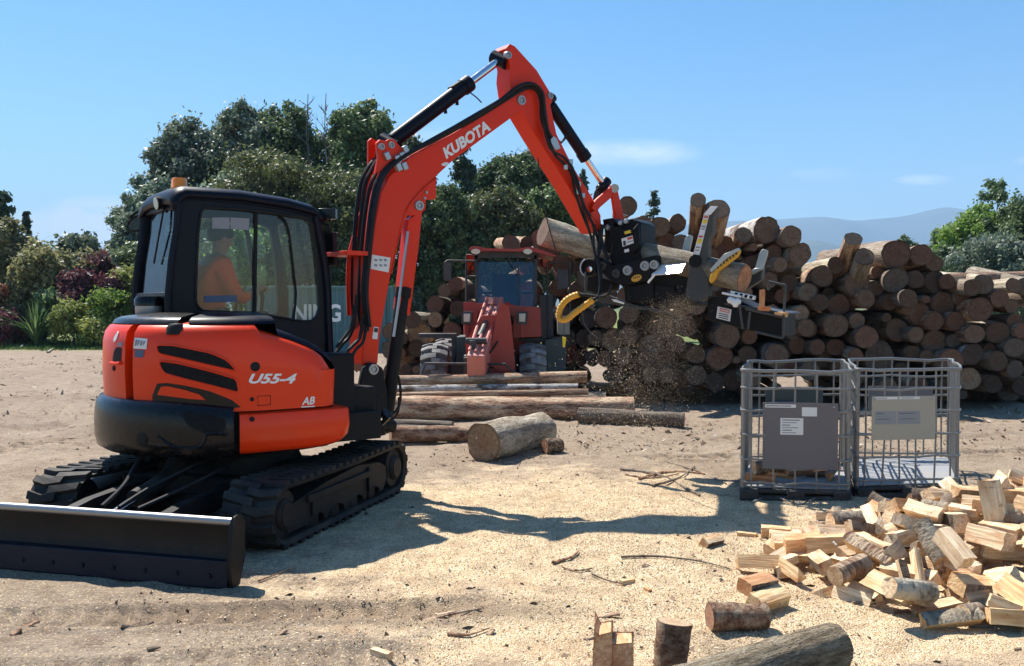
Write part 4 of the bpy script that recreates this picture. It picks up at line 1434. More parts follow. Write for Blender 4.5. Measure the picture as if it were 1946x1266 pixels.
# rear: window glass, posts and sill
re = [(339, 385), (336, 434), (326, 497), (320, 560)]
rr_ = [cp(*p) for p in re]; rl_ = [p + off for p in rr_]
mb = MB(); mb.grid([[a + FW * .02 for a in rr_], [b + FW * .02 for b in rl_]])
mb.build('rear_window', MT['rear_glass'], EX)
for a in (rr_, rl_):
    mb = MB(); mb.tube(a + [cp(320, 600) + (off if a is rl_ else Vector())], .03, 8); mb.build('rear_post', MT['black_cab'], EX)
for pA, hgt in (((339, 385), .07), ((320, 575), .16)):
    mb = MB(); c = cp(*pA) + off * .5 + FW * .02
    mb.box(c, (.05, YL - YR, hgt), Matrix.Rotation(TH, 3, 'Z')); mb.build('rear_rail', MT['black_cab'], EX, bevel=.01)
mb = MB(); a, b = rr_[0].lerp(rl_[0], .35) - FW * .01, rr_[2].lerp(rl_[2], .45) - FW * .012
mb.tube([a, b], .008, 6); mb.build('wiper', MT['black_matt'], EX)
# front of the cab
fe = [(606, 412), (613, 450), (622, 497), (628, 547), (630, 611), (633, 680)]
fr_ = [cp(*p) for p in fe]; fl_ = [p + off for p in fr_]
mb = MB(); mb.grid([[a - FW * .04 for a in fr_[:5]], [b - FW * .04 for b in fl_[:5]]]); mb.build('windscreen', MT['front_glass'], EX)
for a in (fr_, fl_):
    mb = MB(); mb.tube([p - FW * .03 for p in a], .035, 8); mb.build('front_post', MT['black_cab'], EX)
# lower walls, floor
mb = MB(HM)
x0 = (HM.inverted() @ cp(321, 600)).x; x1 = (HM.inverted() @ cp(630, 600)).x
mb.box(((x0 + x1) / 2, YL - .02, 1.25), (x1 - x0 - .04, .05, .7)); mb.box((x0 + .04, (YL + YR) / 2, 1.4), (.05, YL - YR, .5)); mb.box((x1 - .05, (YL + YR) / 2, 1.1), (.05, YL - YR, .6))
mb.box(((x0 + x1) / 2, (YL + YR) / 2, .98), (x1 - x0, YL - YR, .14))
mb.build('cab_floor', MT['black_matt'], EX, bevel=.01)
# roof: shaped top line swept across the cab
rt = [(340, 388), (341, 376), (348, 368), (356, 365), (460, 372), (549, 386), (594, 398), (603, 405), (606, 414)]
rows = []
for v in range(9):
    f = v / 8
    ed = abs(f - .5) * 2
    drop = .05 * max(0, (ed - .7) / .3) ** 2
    rows.append([cp(*p) + LF * (-.02 + (YL - YR + .04) * f) + Vector((0, 0, -drop + (.018 * (1 - ed ** 2)))) for p in rt])
mb = MB(); mb.grid(rows, flip=True)
roof = mb.build('cab_roof', MT['black_cab'], EX, ang=60, solid=-.05)
roof.modifiers['solid'].thickness = .05
roof.modifiers['solid'].offset = -1
mb = MB(); mb.tube([cp(341, 386, .012), cp(358, 377, .012), cp(460, 385, .012), cp(549, 399, .012), cp(592, 410, .012)], .007, 6); mb.build('gutter', MT['black_cab'], roof)
# beacon, work lamps, mirrors
c = at(341, 360, 7.55)
mb = MB(); mb.lathe([(0, .0), (.062, .0), (.066, .012), (.06, .02), (.058, .075), (.05, .088), (0, .092)], c, (0, 0, 1), 24)
bc_ = mb.build('beacon', MT['beacon_amber'], EX)
mb = MB(); mb.lathe([(0, -.03), (.05, -.03), (.064, -.02), (.064, .001), (0, .001)], c, (0, 0, 1), 20); mb.cyl(c - Vector((0, 0, .14)), c - Vector((0, 0, .03)), .012, 8)
mb.build('beacon_base', MT['black_matt'], bc_)
mb = MB(); mb.box(c + Vector((-.05, 0, -.08)), (.012, .06, .16)); mb.box(c + Vector((-.01, 0, -.045)), (.16, .08, .008)); mb.build('bracket', MT['steel'], bc_, bevel=.003)
for dx in (-16, 12):
    c2 = at(329 + dx, 385, 7.6)
    mb = MB(); mb.lathe([(0, .0), (.03, 0), (.05, .03), (.055, .07), (0, .07)], c2, (-.75, -.62, -.15), 18); mb.box(c2 + Vector((.02, .02, -.05)), (.03, .03, .06)); wl_ = mb.build('work_lamp', MT['black_matt'], EX)
    mb = MB(); mb.lathe([(0, .073), (.05, .073), (.05, .068)], c2, (-.75, -.62, -.15), 18); mb.build('lamp_glass', MT['lamp_glass'], wl_)
Ym = 8.25
mb = MB(); mb.tube(spline([at(330, 411, 7.9), at(312, 411, 8.0), at(300, 404, 8.1), at(284, 393, Ym), at(262, 402, Ym), at(247, 413, Ym)], 4), .012, 8)
mir = mb.build('rear_mirror', MT['black_matt'], EX)
mb = MB(); mb.tube([at(330, 403, 7.9), at(330, 420, 7.9)], .014, 8); mb.build('mirror_clamp', MT['black_matt'], mir)
cm = at(263, 424, Ym); ux = (at(283, 414, Ym) - cm); uy = Vector((-ux.z, 0, ux.x)).normalized() * .06
P = [cm + ux * math.cos(a) + uy * math.sin(a) for a in [6.283 * k / 24 for k in range(24)]]
mb = MB(); mb.add(P, [tuple(range(24))]); o = mb.build('mirror_glass', MT['rear_glass'], mir)
mb = MB(); mb.tube(P, .009, 6, closed=True); mb.prism([p + Vector((0, .02, 0)) for p in P], Vector((0, .02, 0))); mb.build('mirror_rim', MT['black_matt'], mir)
Yf = 8.3
mb = MB(); mb.box(at(623, 407, Yf), (.15, .10, .09)); mb.tube([at(603, 414, Yf - .1), at(626, 420, Yf)], .012, 6); fl_o = mb.build('front_lamp', MT['black_gloss'], EX, bevel=.012)
mb = MB(); mb.tube([at(606, 425, Yf), at(623, 428, Yf), at(626, 445, Yf)], .01, 6)
mb.prism([at(*p, Yf) for p in rounded([(613, 440), (633, 440), (636, 505), (618, 506)], 5)], Vector((.02, .05, 0)))
mir2 = mb.build('front_mirror', MT['black_matt'], EX)
mb = MB(); mb.add([at(x, y, Yf - .004) for x, y in ((616, 446), (631, 446), (633, 500), (620, 501))], [(0, 1, 2, 3)]); mb.build('mirror_glass', MT['rear_glass'], mir2, smooth=False)
# seat, console, levers
mb = MB(HM)
mb.box((-.05, .45, 1.40), (.48, .46, .14)); sb = Matrix.Rotation(R(-10), 3, 'Y')
mb.box((-.31, .45, 1.75), (.12, .44, .62), sb); mb.box((-.38, .45, 2.16), (.09, .24, .18), sb)
mb.build('seat', MT['seat_fabric'], EX, bevel=.04, seg=3)
for s in (-1, 1):
    mb = MB(HM); mb.box((.12, .45 + s * .31, 1.55), (.42, .12, .16)); mb.box((.0, .45 + s * .31, 1.3), (.3, .12, .5)); cn = mb.build('control_console', MT['black_matt'], EX, bevel=.02)
    mb = MB(HM); mb.tube([(.28, .45 + s * .31, 1.62), (.30, .45 + s * .29, 1.74), (.29, .45 + s * .28, 1.82)], [.014, .018, .026], 8); mb.build('joystick', MT['black_matt'], cn)

# --- swing bracket, boom foot
BO = at(709, 702, 8.15)
BP = Plane(BO, FW)
BT = .26                                            # boom width
def bpx(x, y, w=0.0): return BP.px(x, y, w)
back = -BP.N
mb = MB()
sw = [(690, 700), (700, 690), (714, 690), (728, 700), (736, 745), (738, 790), (730, 828), (690, 832), (672, 815), (676, 770), (684, 730)]
mb.prism([bpx(*p, .05) for p in sw], back * .05); mb.prism([bpx(*p, -BT) for p in sw], back * .05)
lo = bpx(705, 800, -.13)
mb.cyl(lo + Vector((0, 0, -.12)), lo + Vector((0, 0, .16)), .12, 20); mb.box(lo + Vector((-.12, -.09, -.02)), (.34, .30, .22), Matrix.Rotation(TH, 3, 'Z'))
brk = mb.build('swing_bracket', MT['black_matt'], EX, bevel=.01)
def pin(c, r, root, w=.02, name='pin'):
    mb = MB(); mb.lathe([(0, .012), (r * .35, .012), (r * .4, .004), (r * .62, .004), (r * .66, .018), (r, .018), (r * 1.08, .0), (r * 1.08, -w)], c, BP.N, 20)
    return mb.build(name, MT['pin_steel'], root)
pin(bpx(709, 702, .052), .045, brk)
mb = MB(HM)
mb.box((.72, -.30, .85), (.5, .55, .34)); mb.box((.62, -.52, 1.05), (.26, .24, .5)); mb.box((1.0, -.1, .78), (.3, .4, .26))
mb.build('swing_post', MT['black_matt'], EX, bevel=.02)
hyd('swing_ram', EX, HM @ Vector((.55, -.62, .74)), HM @ Vector((1.12, -.42, .74)), .05, .55)

# boom (near face traced in its own plane, then given its width)
boom_o = [(688, 692), (690, 660), (693, 605), (693, 545), (694, 482), (700, 478), (706, 482), (712, 430), (716, 408), (724, 366), (740, 335), (759, 318), (774, 302), (790, 292), (863, 253), (950, 200), (968, 186), (981, 178), (995, 176), (1003, 184), (1003, 194), (996, 206), (973, 223), (863, 303), (829, 335), (804, 362), (783, 392), (768, 424), (757, 458), (742, 524), (732, 579), (721, 644), (718, 688), (712, 706), (698, 708)]
mb = MB()
mb.prism([bpx(*p) for p in boom_o], back * BT)
boom = mb.build('boom', MT['orange_paint_boom'], EX, bevel=.006, ang=25)
# raised side rib that carries the boom-cylinder lug
lug_p = [(829, 337), (829, 378), (810, 380), (809, 398), (796, 408), (783, 410), (772, 402), (780, 385), (800, 362)]
mb = MB()
mb.prism([bpx(*p, .015) for p in lug_p], back * .05); mb.prism([bpx(*p, -BT + .035) for p in lug_p], back * .05)
bl_ = mb.build('ram_lug', MT['orange_paint_boom'], boom, bevel=.006)
pin(bpx(796, 391, .018), .042, bl_)
for q in ((809, 366), (806, 377)):
    mb = MB(); mb.lathe([(0, .02), (.012, .02), (.014, 0)], bpx(*q, .015), BP.N, 8); mb.build('bolt', MT['pin_steel'], bl_)
P = [bpx(*p, .002) for p in ((829, 337), (800, 362), (775, 395), (762, 432), (752, 480), (744, 520))]
mb = MB(); mb.tube(spline(P, 4), .006, 6); mb.build('weld_seam', MT['orange_paint_boom'], boom)
# arm-cylinder bracket: two plates on the bend
brp = [(716, 272), (722, 265), (734, 268), (740, 264), (751, 266), (762, 280), (773, 292), (768, 306), (745, 318), (722, 326), (713, 330), (719, 300)]
for w in (.012, -BT + .03):
    mb = MB(); mb.prism([bpx(*p, w) for p in brp], back * .04); ab = mb.build('ram_bracket', MT['orange_paint_boom'], boom, bevel=.006)
    if w > 0:
        for q in ((724, 279), (743, 276)): pin(bpx(*q, w), .028, ab)
stiff = [(700, 268), (706, 262), (716, 268), (712, 300), (706, 330), (700, 330)]
mb = MB(); mb.prism([bpx(*p, -BT - .03) for p in stiff], back * .03); mb.build('ram_bracket', MT['orange_paint_boom'], boom, bevel=.005)
# boom stickers, lettering
bb = bvh_of(boom)
text_on(bb, 'KUBOTA', (848, 303), (933, 247), (841, 282), 'lettering', MT['white_letter'], boom, .004, .045)
decal(bb, [(707, 484), (742, 490), (738, 518), (704, 511)], 'sticker', MT['paper'], boom, .003, 20)
for k in range(6):
    x, y = 711 + (k % 3) * 9, 492 + (k // 3) * 10
    decal(bb, [(x, y), (x + 6, y + 1), (x + 5, y + 5), (x, y + 4)], 'sticker_print', MT['ink_grey'], boom, .006, 20)
decal(bb, [(710, 621), (719, 622), (717, 645), (707, 644)], 'sticker', MT['paper'], boom, .003, 20)
decal(bb, [(711, 623), (718, 624), (717, 632), (710, 631)], 'sticker_print', MT['ink'], boom, .006, 20)
oc = bpx(846, 312, .003); mb = MB(); mb.add([oc + BP.U * (.032 * math.cos(a) * .85) + BP.V * (.032 * math.sin(a) * .5) + (BP.U * .6 + BP.V * .4) * (.02 * math.cos(a)) for a in [6.283 * k / 18 for k in range(18)]], [tuple(range(18))])
mb.build('sticker', MT['paper'], boom, smooth=False)
# clamps and hose bundles over the bend
for (x, y) in ((764, 297), (770, 285), (755, 303), (768, 316), (735, 297), (757, 318)):
    mb = MB(); mb.box(bpx(x, y, .03), (.05, .05, .07), Matrix.Rotation(TH, 3, 'Z') @ Matrix.Rotation(R(-25), 3, 'Y')); mb.build('hose_clamp', MT['steel'], boom, bevel=.006)
hoses = [
    ([(702, 622), (696, 560), (700, 500), (706, 440), (712, 390), (724, 345), (745, 315), (775, 293), (830, 262), (900, 222), (948, 193), (985, 165), (1012, 160), (1030, 176), (1034, 205), (1040, 245), (1048, 262)], .05, .020),
    ([(698, 630), (690, 560), (694, 500), (700, 440), (706, 390), (716, 348), (736, 318), (768, 296), (830, 264), (905, 224), (960, 190), (998, 168), (1018, 170), (1028, 190), (1030, 225), (1040, 255)], .02, .020),
    ([(684, 640), (680, 560), (682, 480), (688, 400), (694, 350), (705, 325), (716, 305)], -.18, .020),
    ([(676, 640), (670, 560), (672, 480), (678, 400), (686, 350), (700, 318), (716, 300)], -.24, .020),
    ([(690, 640), (682, 590), (684, 520), (690, 440), (700, 370), (712, 335), (740, 300)], -.10, .018),
    ([(640, 660), (655, 640), (668, 620), (676, 590), (678, 560)], -.02, .016),
    ([(632, 680), (650, 655), (664, 640), (672, 615), (674, 580)], -.12, .016),
    ([(650, 690), (660, 668), (672, 655), (684, 640), (690, 600)], .02, .016),
    ([(655, 720), (664, 690), (676, 665), (690, 650), (696, 620)], .04, .014),
    ([(738, 790), (752, 782), (760, 765), (761, 740), (757, 715)], .04, .012),
    ([(735, 800), (748, 796), (757, 780), (758, 755)], .04, .010)]
for P, w, r in hoses:
    mb = MB(); mb.tube(spline([bpx(*p, w) for p in P], 5), r, 8); mb.build('hose', MT['rubber_hose'], EX)
# orange hose guard rail along the rear of the boom
for P, w, r in (([(664, 600), (662, 520), (668, 470), (690, 395), (698, 345), (712, 318)], -.3, .022), ([(700, 470), (708, 400), (716, 350), (727, 320)], -.02, .018)):
    mb = MB(); mb.tube(spline([bpx(*p, w) for p in P], 4), r, 8); mb.build('hose_guard', MT['orange_paint_boom'], boom)
mb = MB(); mb.prism([bpx(*p, .06) for p in ((658, 476), (700, 478), (700, 486), (658, 484))], back * .4); mb.build('hose_tray', MT['orange_paint_boom'], boom, bevel=.004)
# steel pipes on top of the boom
for w in (-.03, -.08, -.13, -.18, -.23):
    mb = MB(); mb.tube([bpx(775, 296, w) + BP.V * .03, bpx(863, 247, w) + BP.V * .03, bpx(955, 193, w) + BP.V * .03, bpx(978, 176, w) + BP.V * .03], .012, 6); mb.build('pipe', MT['orange_paint_boom' if w < -.1 else 'black_matt'], boom)
# boom ram in front of the boom (rod up)
hyd('boom_ram', EX, bpx(733, 800, -.08), bpx(788, 396, -.13), .062, .62, 'black_matt')
mb = MB(); mb.prism([bpx(*p, -.06) for p in ((776, 418), (803, 398), (796, 470), (779, 600), (757, 588))], back * .10); mb.build('ram_guard', MT['orange_paint_boom'], EX, bevel=.006)
mb = MB(); mb.tube([bpx(775, 440, .0), bpx(757, 580, .0), bpx(748, 640, .0)], .012, 6); mb.build('pipe', MT['steel'], EX)
# arm ram above the boom
hyd('arm_ram', EX, bpx(746, 268, -.13), bpx(950, 114, -.13), .068, .70, 'black_cab')
mb = MB(); mb.box(bpx(866, 163, -.13), (.13, .10, .04), Matrix.Rotation(TH, 3, 'Z') @ Matrix.Rotation(R(-35), 3, 'Y')); mb.build('ram_port', MT['black_matt'], EX, bevel=.008)
for q in ((846, 208), (868, 192)):
    mb = MB(); mb.cyl(bpx(*q, -.13), bpx(q[0] + 1, q[1] + 8, -.13), .016, 8); mb.build('ram_port', MT['black_matt'], EX)
mb = MB(); mb.tube(spline([bpx(888, 172, -.1), bpx(905, 185, -.1), bpx(915, 195, -.1)], 4), .007, 6); mb.build('hose', MT['rubber_hose'], EX)

# arm
arm_o = [(948, 93), (955, 86), (962, 90), (969, 83), (979, 88), (1020, 133), (1047, 178), (1051, 188), (1046, 200), (1058, 255), (1089, 317), (1124, 373), (1141, 408), (1143, 428), (1139, 443), (1127, 441), (1108, 412), (1060, 330), (990, 212), (969, 180), (966, 150), (968, 128), (955, 108)]
arm_o = [(962, 92), (969, 83), (979, 88), (1020, 133), (1047, 178), (1051, 188), (1046, 200), (1058, 255), (1089, 317), (1124, 373), (1141, 408), (1143, 428), (1139, 443), (1130, 442), (1122, 428), (1080, 356), (1020, 262), (990, 212), (972, 178), (968, 150), (970, 128)]
mb = MB(); AT = .22; aw = -.02
mb.prism([bpx(*p, aw) for p in arm_o], back * AT)
arm = mb.build('arm', MT['orange_paint_boom'], EX, bevel=.006, ang=25)
pin(bpx(965, 105, aw), .035, arm); pin(bpx(1045, 182, aw), .032, arm); pin(bpx(990, 191, .002), .045, boom)
mb = MB(); mb.prism([bpx(*p, aw + .02) for p in ((1050, 258), (1058, 262), (1066, 282), (1056, 286), (1046, 268))], back * .02); mb.build('hose_clamp', MT['steel'], arm, bevel=.004)
mb = MB(); mb.prism([bpx(*p, aw - .06) for p in ((992, 147), (1004, 142), (1018, 160), (1010, 165), (998, 160))], back * .03); mb.build('lug', MT['orange_paint_boom'], arm)
hyd('tool_ram', EX, bpx(1046, 200, -.13), bpx(1147, 352, -.13), .058, .66, 'black_cab')
mb = MB(); mb.tube([bpx(1050, 258, -.1), bpx(1066, 272, -.1), bpx(1074, 262, -.1), bpx(1080, 255, -.1)], .016, 6); mb.build('pipe', MT['black_matt'], EX)
for P, w, r in (([(1040, 250), (1052, 290), (1070, 310), (1086, 330), (1092, 360), (1104, 400), (1120, 440), (1128, 470)], .03, .013), ([(1032, 230), (1046, 282), (1075, 302), (1096, 340), (1108, 385), (1128, 430), (1140, 470)], .05, .013),
                ([(1086, 325), (1102, 370), (1112, 410), (1124, 450)], .06, .010), ([(1072, 300), (1088, 318), (1098, 356), (1112, 396), (1136, 430), (1136, 480)], .02, .011)):
    mb = MB(); mb.tube(spline([bpx(*p, w) for p in P], 5), r, 8); mb.build('hose', MT['rubber_hose'], EX)
for (x, y) in ((1085, 308), (1075, 318), (1100, 350), (1098, 365), (1108, 372)):
    mb = MB(); mb.box(bpx(x, y, .03), (.04, .04, .05)); mb.build('hose_clamp', MT['steel'], arm, bevel=.005)
# linkage at the arm end
for P in ([(1125, 395), (1133, 380), (1158, 358), (1170, 352), (1173, 362), (1164, 374), (1140, 395), (1134, 404)], [(1162, 352), (1172, 352), (1186, 412), (1182, 428), (1172, 424)], [(1122, 405), (1134, 398), (1142, 410), (1140, 436), (1126, 428)]):
    for w in (.03, -AT - .02):
        mb = MB(); mb.prism([bpx(*p, w) for p in P], back * .04); mb.build('link', MT['orange_paint_boom'], EX, bevel=.006)
mb = MB(); mb.cyl(bpx(1168, 358, .05), bpx(1168, 358, -.3), .045, 18); mb.build('link_pin', MT['pin_steel'], EX)
mb = MB()
for k in range(5): mb.tube(spline([bpx(1128 + k * 4, 385, -.05 - k * .03), bpx(1133 + k * 4, 362, -.05 - k * .03), bpx(1148 + k * 2, 352, -.05 - k * .03)], 4), .012, 6)
mb.build('hose', MT['rubber_hose'], EX)

# --- operator
def skinned(name, V, E, Rd, mat, parent, sub=2, loc=None, root=0):
    me = bpy.data.meshes.new(name)
    me.from_pydata([tuple(v) for v in V], E, [])
    ob = bpy.data.objects.new('sk', me); COL.objects.link(ob)
    md = ob.modifiers.new('s', 'SKIN'); md.use_smooth_shade = True
    for i, r in enumerate(Rd):
        me.skin_vertices[0].data[i].radius = (r, r) if isinstance(r, (int, float)) else r
        me.skin_vertices[0].data[i].use_root = (i == root)
    sb_ = ob.modifiers.new('u', 'SUBSURF'); sb_.levels = sub; sb_.render_levels = sub
    dg = bpy.context.evaluated_depsgraph_get(); dg.update()
    m2 = bpy.data.meshes.new_from_object(ob.evaluated_get(dg))
    bpy.data.objects.remove(ob)
    m2.name = name
    o0 = Vector((0, 0, 0)); q = parent
    while q is not None: o0 = o0 + q.location; q = q.parent
    if loc is not None: o0 = o0 + Vector(loc)
    for v in m2.vertices: v.co = v.co - o0
    m2.materials.clear(); m2.materials.append(mat)
    m2.polygons.foreach_set('use_smooth', [True] * len(m2.polygons))
    o = bpy.data.objects.new(name, m2); COL.objects.link(o)
    if loc is not None: o.location = loc
    if parent is not None: o.parent = parent
    return o
def operator():
    H = lambda x, y, z: HM @ Vector((x, y + .45, z))
    V = [H(-.10, 0, 1.50), H(-.08, 0, 1.66), H(-.03, 0, 1.86), H(0, 0, 2.02), H(.03, 0, 2.10), H(.05, 0, 2.17), H(.055, 0, 2.25), H(.06, 0, 2.335)]
    Rd = [.15, .135, (.17, .13), (.15, .11), .058, .075, .098, .07]
    E = [(i, i + 1) for i in range(7)]
    def chain(a, pts, rs):
        for p, r in zip(pts, rs):
            V.append(p); Rd.append(r); E.append((a, len(V) - 1)); a = len(V) - 1
        return a
    for s in (-1, 1):
        w = chain(3, [H(.0, s * .20, 2.0), H(.06, s * .27, 1.80), H(.12, s * .29, 1.72), H(.24, s * .28, 1.80), H(.29, s * .28, 1.82)], [.07, .052, .045, .034, .036])
        for k in range(4):
            d = (k - 1.5) * .018
            chain(w, [H(.325, s * .28 + d, 1.835 - .004 * k), H(.345, s * .275 + d, 1.81), H(.325, s * .27 + d, 1.79)], [.0105, .0095, .0085])
        chain(w, [H(.305, s * .245, 1.835), H(.325, s * .235, 1.825)], [.012, .010])
        chain(0, [H(.05, s * .11, 1.49), H(.38, s * .13, 1.50), H(.46, s * .13, 1.30), H(.50, s * .13, 1.12), H(.60, s * .14, 1.09)], [.085, .07, .055, .042, .035])
    chain(6, [H(.155, 0, 2.235)], [.022])
    root = skinned('person', V, E, Rd, MT['skin'], None, 2, tuple(H(-.1, 0, 1.47)))
    tag(root, 'driver in an orange work shirt seated in the excavator cab, turned away', 'person')
    # shirt: torso and upper arms
    V2 = [H(-.10, 0, 1.52), H(-.085, 0, 1.66), H(-.035, 0, 1.86), H(-.005, 0, 2.02), H(.02, 0, 2.085)]
    R2 = [.175, .165, (.20, .16), (.18, .135), .075]
    E2 = [(0, 1), (1, 2), (2, 3), (3, 4)]
    for s in (-1, 1):
        a = 3
        for p, r in zip([H(.0, s * .20, 2.0), H(.06, s * .27, 1.80), H(.12, s * .29, 1.72), H(.20, s * .285, 1.77)], [.085, .068, .060, .052]):
            V2.append(p); R2.append(r); E2.append((a, len(V2) - 1)); a = len(V2) - 1
    skinned('shirt', V2, E2, R2, MT['shirt_orange'], root)
    V3, R3, E3 = [H(-.10, 0, 1.49)], [.17], []
    for s in (-1, 1):
        a = 0
        for p, r in zip([H(.05, s * .11, 1.49), H(.38, s * .13, 1.50), H(.46, s * .13, 1.30), H(.49, s * .13, 1.16)], [.10, .085, .07, .06]):
            V3.append(p); R3.append(r); E3.append((a, len(V3) - 1)); a = len(V3) - 1
    skinned('trousers', V3, E3, R3, MT['trousers'], root)
    c = H(.052, 0, 2.275)
    mb = MB(); mb.lathe([(.100, -.045), (.112, .0), (.104, .05), (.07, .088), (0, .10)], c, (-.15, -.1, 1), 20)
    mb.build('hair', MT['hair'], root)
    for s in (-1, 1):
        mb = MB(); mb.lathe([(0, .012), (.02, .010), (.028, 0), (.02, -.01)], H(.05, s * .098, 2.225), (0, s, 0) if False else tuple(LF * s), 10); mb.build('ear', MT['skin'], root)
        mb = MB(); mb.lathe([(0, .008), (.012, .005), (.014, 0)], H(.145, s * .035, 2.255), tuple(FW), 8); mb.build('eye', MT['paper'], root)
    mb = MB(); mb.box(H(.142, 0, 2.19), (.012, .05, .012), Matrix.Rotation(TH, 3, 'Z')); mb.build('mouth', MT['sticker_red'], root, bevel=.004)
operator()

# ================================================================== WHEEL LOADER
def loader():
    Y0 = 15.2
    L = thing('wheel_loader', 'red wheel loader with a glazed cab parked behind the ground logs', 'wheel loader', tuple(at(925, 720, Y0).xy) + (0,))
    def Lp(x, y, d=0.0): return at(x, y, Y0 + d)
    def slab(name, poly, d, th, mat, parent=L, bevel=.01, rd=0):
        if rd: poly = rounded(poly, rd)
        mb = MB(); mb.prism([Lp(*p, d) for p in poly], Vector((0, th, 0)))
        return mb.build(name, MT[mat], parent, bevel=bevel)
    # tyres
    def tyre(px, d, Rr=.52, w=.44, label=None):
        c = Lp(px, 700, d); c.z = Rr - .01
        mb = MB()
        mb.lathe([(.30, -w * .46), (.42, -w * .5), (Rr - .05, -w * .47), (Rr - .025, -w * .36), (Rr - .02, 0), (Rr - .025, w * .36), (Rr - .05, w * .47), (.42, w * .5), (.30, w * .46)], c, (1, 0, 0), 40)
        ty = mb.build('wheel', MT['tyre'], L)
        for k in range(16):
            for s in (0, 1):
                a0 = 6.283 * (k + .5 * s) / 16
                mb = MB(); vs = []
                xs = (-.49, -.22, .08) if s == 0 else (-.08, .22, .49)
                for i, x in enumerate(xs):
                    sh = (abs(x) / .49) * .10
                    for (da, rr) in ((-.105, -.03), (-.085, .024), (.085, .024), (.105, -.03)):
                        a = a0 + da + sh
                        r2 = Rr + rr - (.035 if abs(x) > .4 else 0)
                        vs.append(c + Vector((x * w, r2 * math.cos(a), r2 * math.sin(a))))
                f = [(0, 1, 2, 3), (11, 10, 9, 8)] + [(i * 4 + j, i * 4 + j + 1, (i + 1) * 4 + j + 1, (i + 1) * 4 + j) for i in range(2) for j in range(3)]
                mb.add(vs, f)
                mb.build('tread_lug', MT['tyre_lug'], ty, smooth=False)
        mb = MB(); mb.lathe([(0, .02), (.1, .02), (.12, 0), (.26, -.04), (.31, .03), (.31, -w * .9), (0, -w * .9)], c + Vector((w * .43, 0, 0)), (1, 0, 0), 26)
        mb.build('rim', MT['loader_red'], ty)
        return ty
    tyre(828, .35); tyre(1012, .35); tyre(850, 2.7); tyre(1068, 2.7)
    # fenders and side boxes
    slab('fender', [(795, 634), (866, 634), (868, 642), (866, 700), (860, 700), (858, 644), (795, 641)], .95, .3, 'loader_dark')
    slab('fender', [(986, 642), (1036, 643), (1040, 650), (1040, 706), (1034, 706), (1032, 651), (986, 649)], .80, .3, 'loader_dark')
    slab('side_tank', [(1036, 645), (1074, 645), (1076, 652), (1075, 708), (1038, 708)], .6, 1.5, 'loader_green', rd=4)
    slab('side_tank', [(868, 640), (888, 640), (888, 700), (868, 700)], .6, 1.0, 'loader_green')
    slab('rear_fender', [(1074, 650), (1092, 652), (1100, 668), (1100, 690), (1074, 690)], 2.0, .9, 'loader_red', rd=5)
    # chassis and front frame
    mb = MB(); c = Lp(932, 690, .6); c.z = .62
    mb.box(c + Vector((0, .9, 0)), (.85, 2.8, .5)); mb.box(c + Vector((0, -.25, -.05)), (1.3, .3, .3)); mb.cyl(c + Vector((-.85, -.02, -.1)), c + Vector((.85, -.02, -.1)), .12, 12)
    mb.build('chassis', MT['loader_dark'], L, bevel=.02)
    slab('front_frame', [(889, 705), (884, 650), (915, 600), (968, 598), (976, 700)], -.25, .35, 'loader_red', rd=4)
    slab('frame_gap', [(940, 662), (946, 610), (966, 600), (968, 655), (958, 665)], -.27, .03, 'loader_dark')
    slab('body_front', [(880, 574), (1027, 584), (1029, 640), (976, 642), (976, 600), (905, 600), (898, 642), (886, 642)], .35, .7, 'loader_red', rd=4)
    slab('body_step', [(880, 590), (908, 590), (905, 638), (884, 638)], .25, .2, 'loader_red', rd=3)
    mb = MB(); c = Lp(955, 600, 3.0); c.z = 1.15; mb.box(c, (1.4, 2.0, .9)); mb.build('engine_hood', MT['loader_red'], L, bevel=.05)
    slab('tool_carrier', [(880, 680), (928, 678), (930, 712), (882, 714)], -.55, .25, 'loader_dark', rd=3)
    slab('tool_carrier', [(890, 700), (978, 700), (978, 745), (890, 745)], -.35, .2, 'loader_red', rd=3)
    mb = MB(); mb.tube([Lp(808, 691, -.7), Lp(960, 692, -.7), Lp(986, 716, -.7), Lp(990, 735, -.7)], .018, 8); mb.tube([Lp(808, 691, -.7), Lp(800, 716, -.7)], .018, 8); mb.build('fork_frame', MT['loader_dark'], L)
    # lift arm: from the cab front down and towards the viewer
    P = [Vector(p) for p in (Lp(936, 568, .5), Lp(951, 572, .5), Lp(958, 600, .1))]
    up0, up1, lo0, lo1 = Lp(922, 564, .6), Lp(957, 564, .6), Lp(887, 676, -.95), Lp(922, 678, -.95)
    mb = MB(); dn = Vector((0, .12, -.34))
    vs = [up0, up1, lo1, lo0]; mb.add(vs + [p + dn for p in vs], [(0, 3, 2, 1), (4, 5, 6, 7), (0, 1, 5, 4), (1, 2, 6, 5), (2, 3, 7, 6), (3, 0, 4, 7)])
    la = mb.build('lift_arm', MT['loader_arm_lit_red'], L, bevel=.02)
    mb = MB()
    for a, b in (((925, 568), (892, 668)), ((939, 568), (904, 670)), ((953, 568), (917, 672))):
        mb.tube([Lp(*a, .55) + Vector((0, 0, .02)), Lp(*b, -.88) + Vector((0, 0, .02))], .022, 6)
    mb.build('arm_rib', MT['loader_arm_lit_red'], la)
    slab('arm_plate', [(950, 572), (968, 585), (974, 640), (980, 706), (950, 706), (926, 690), (936, 640)], -.45, .5, 'loader_red', rd=3)
    hyd('tilt_ram', L, Lp(925, 610, -.2), Lp(900, 672, -.7), .05, .5, 'loader_dark')
    mb = MB(); c = Lp(905, 648, -.72); mb.lathe([(0, -.16), (.05, -.16), (.05, .16), (0, .16)], c, (1, 0, 0), 14); mb.box(c + Vector((-.05, -.02, -.1)), (.1, .12, .22)); mb.build('tilt_link', MT['loader_dark'], L, bevel=.01)
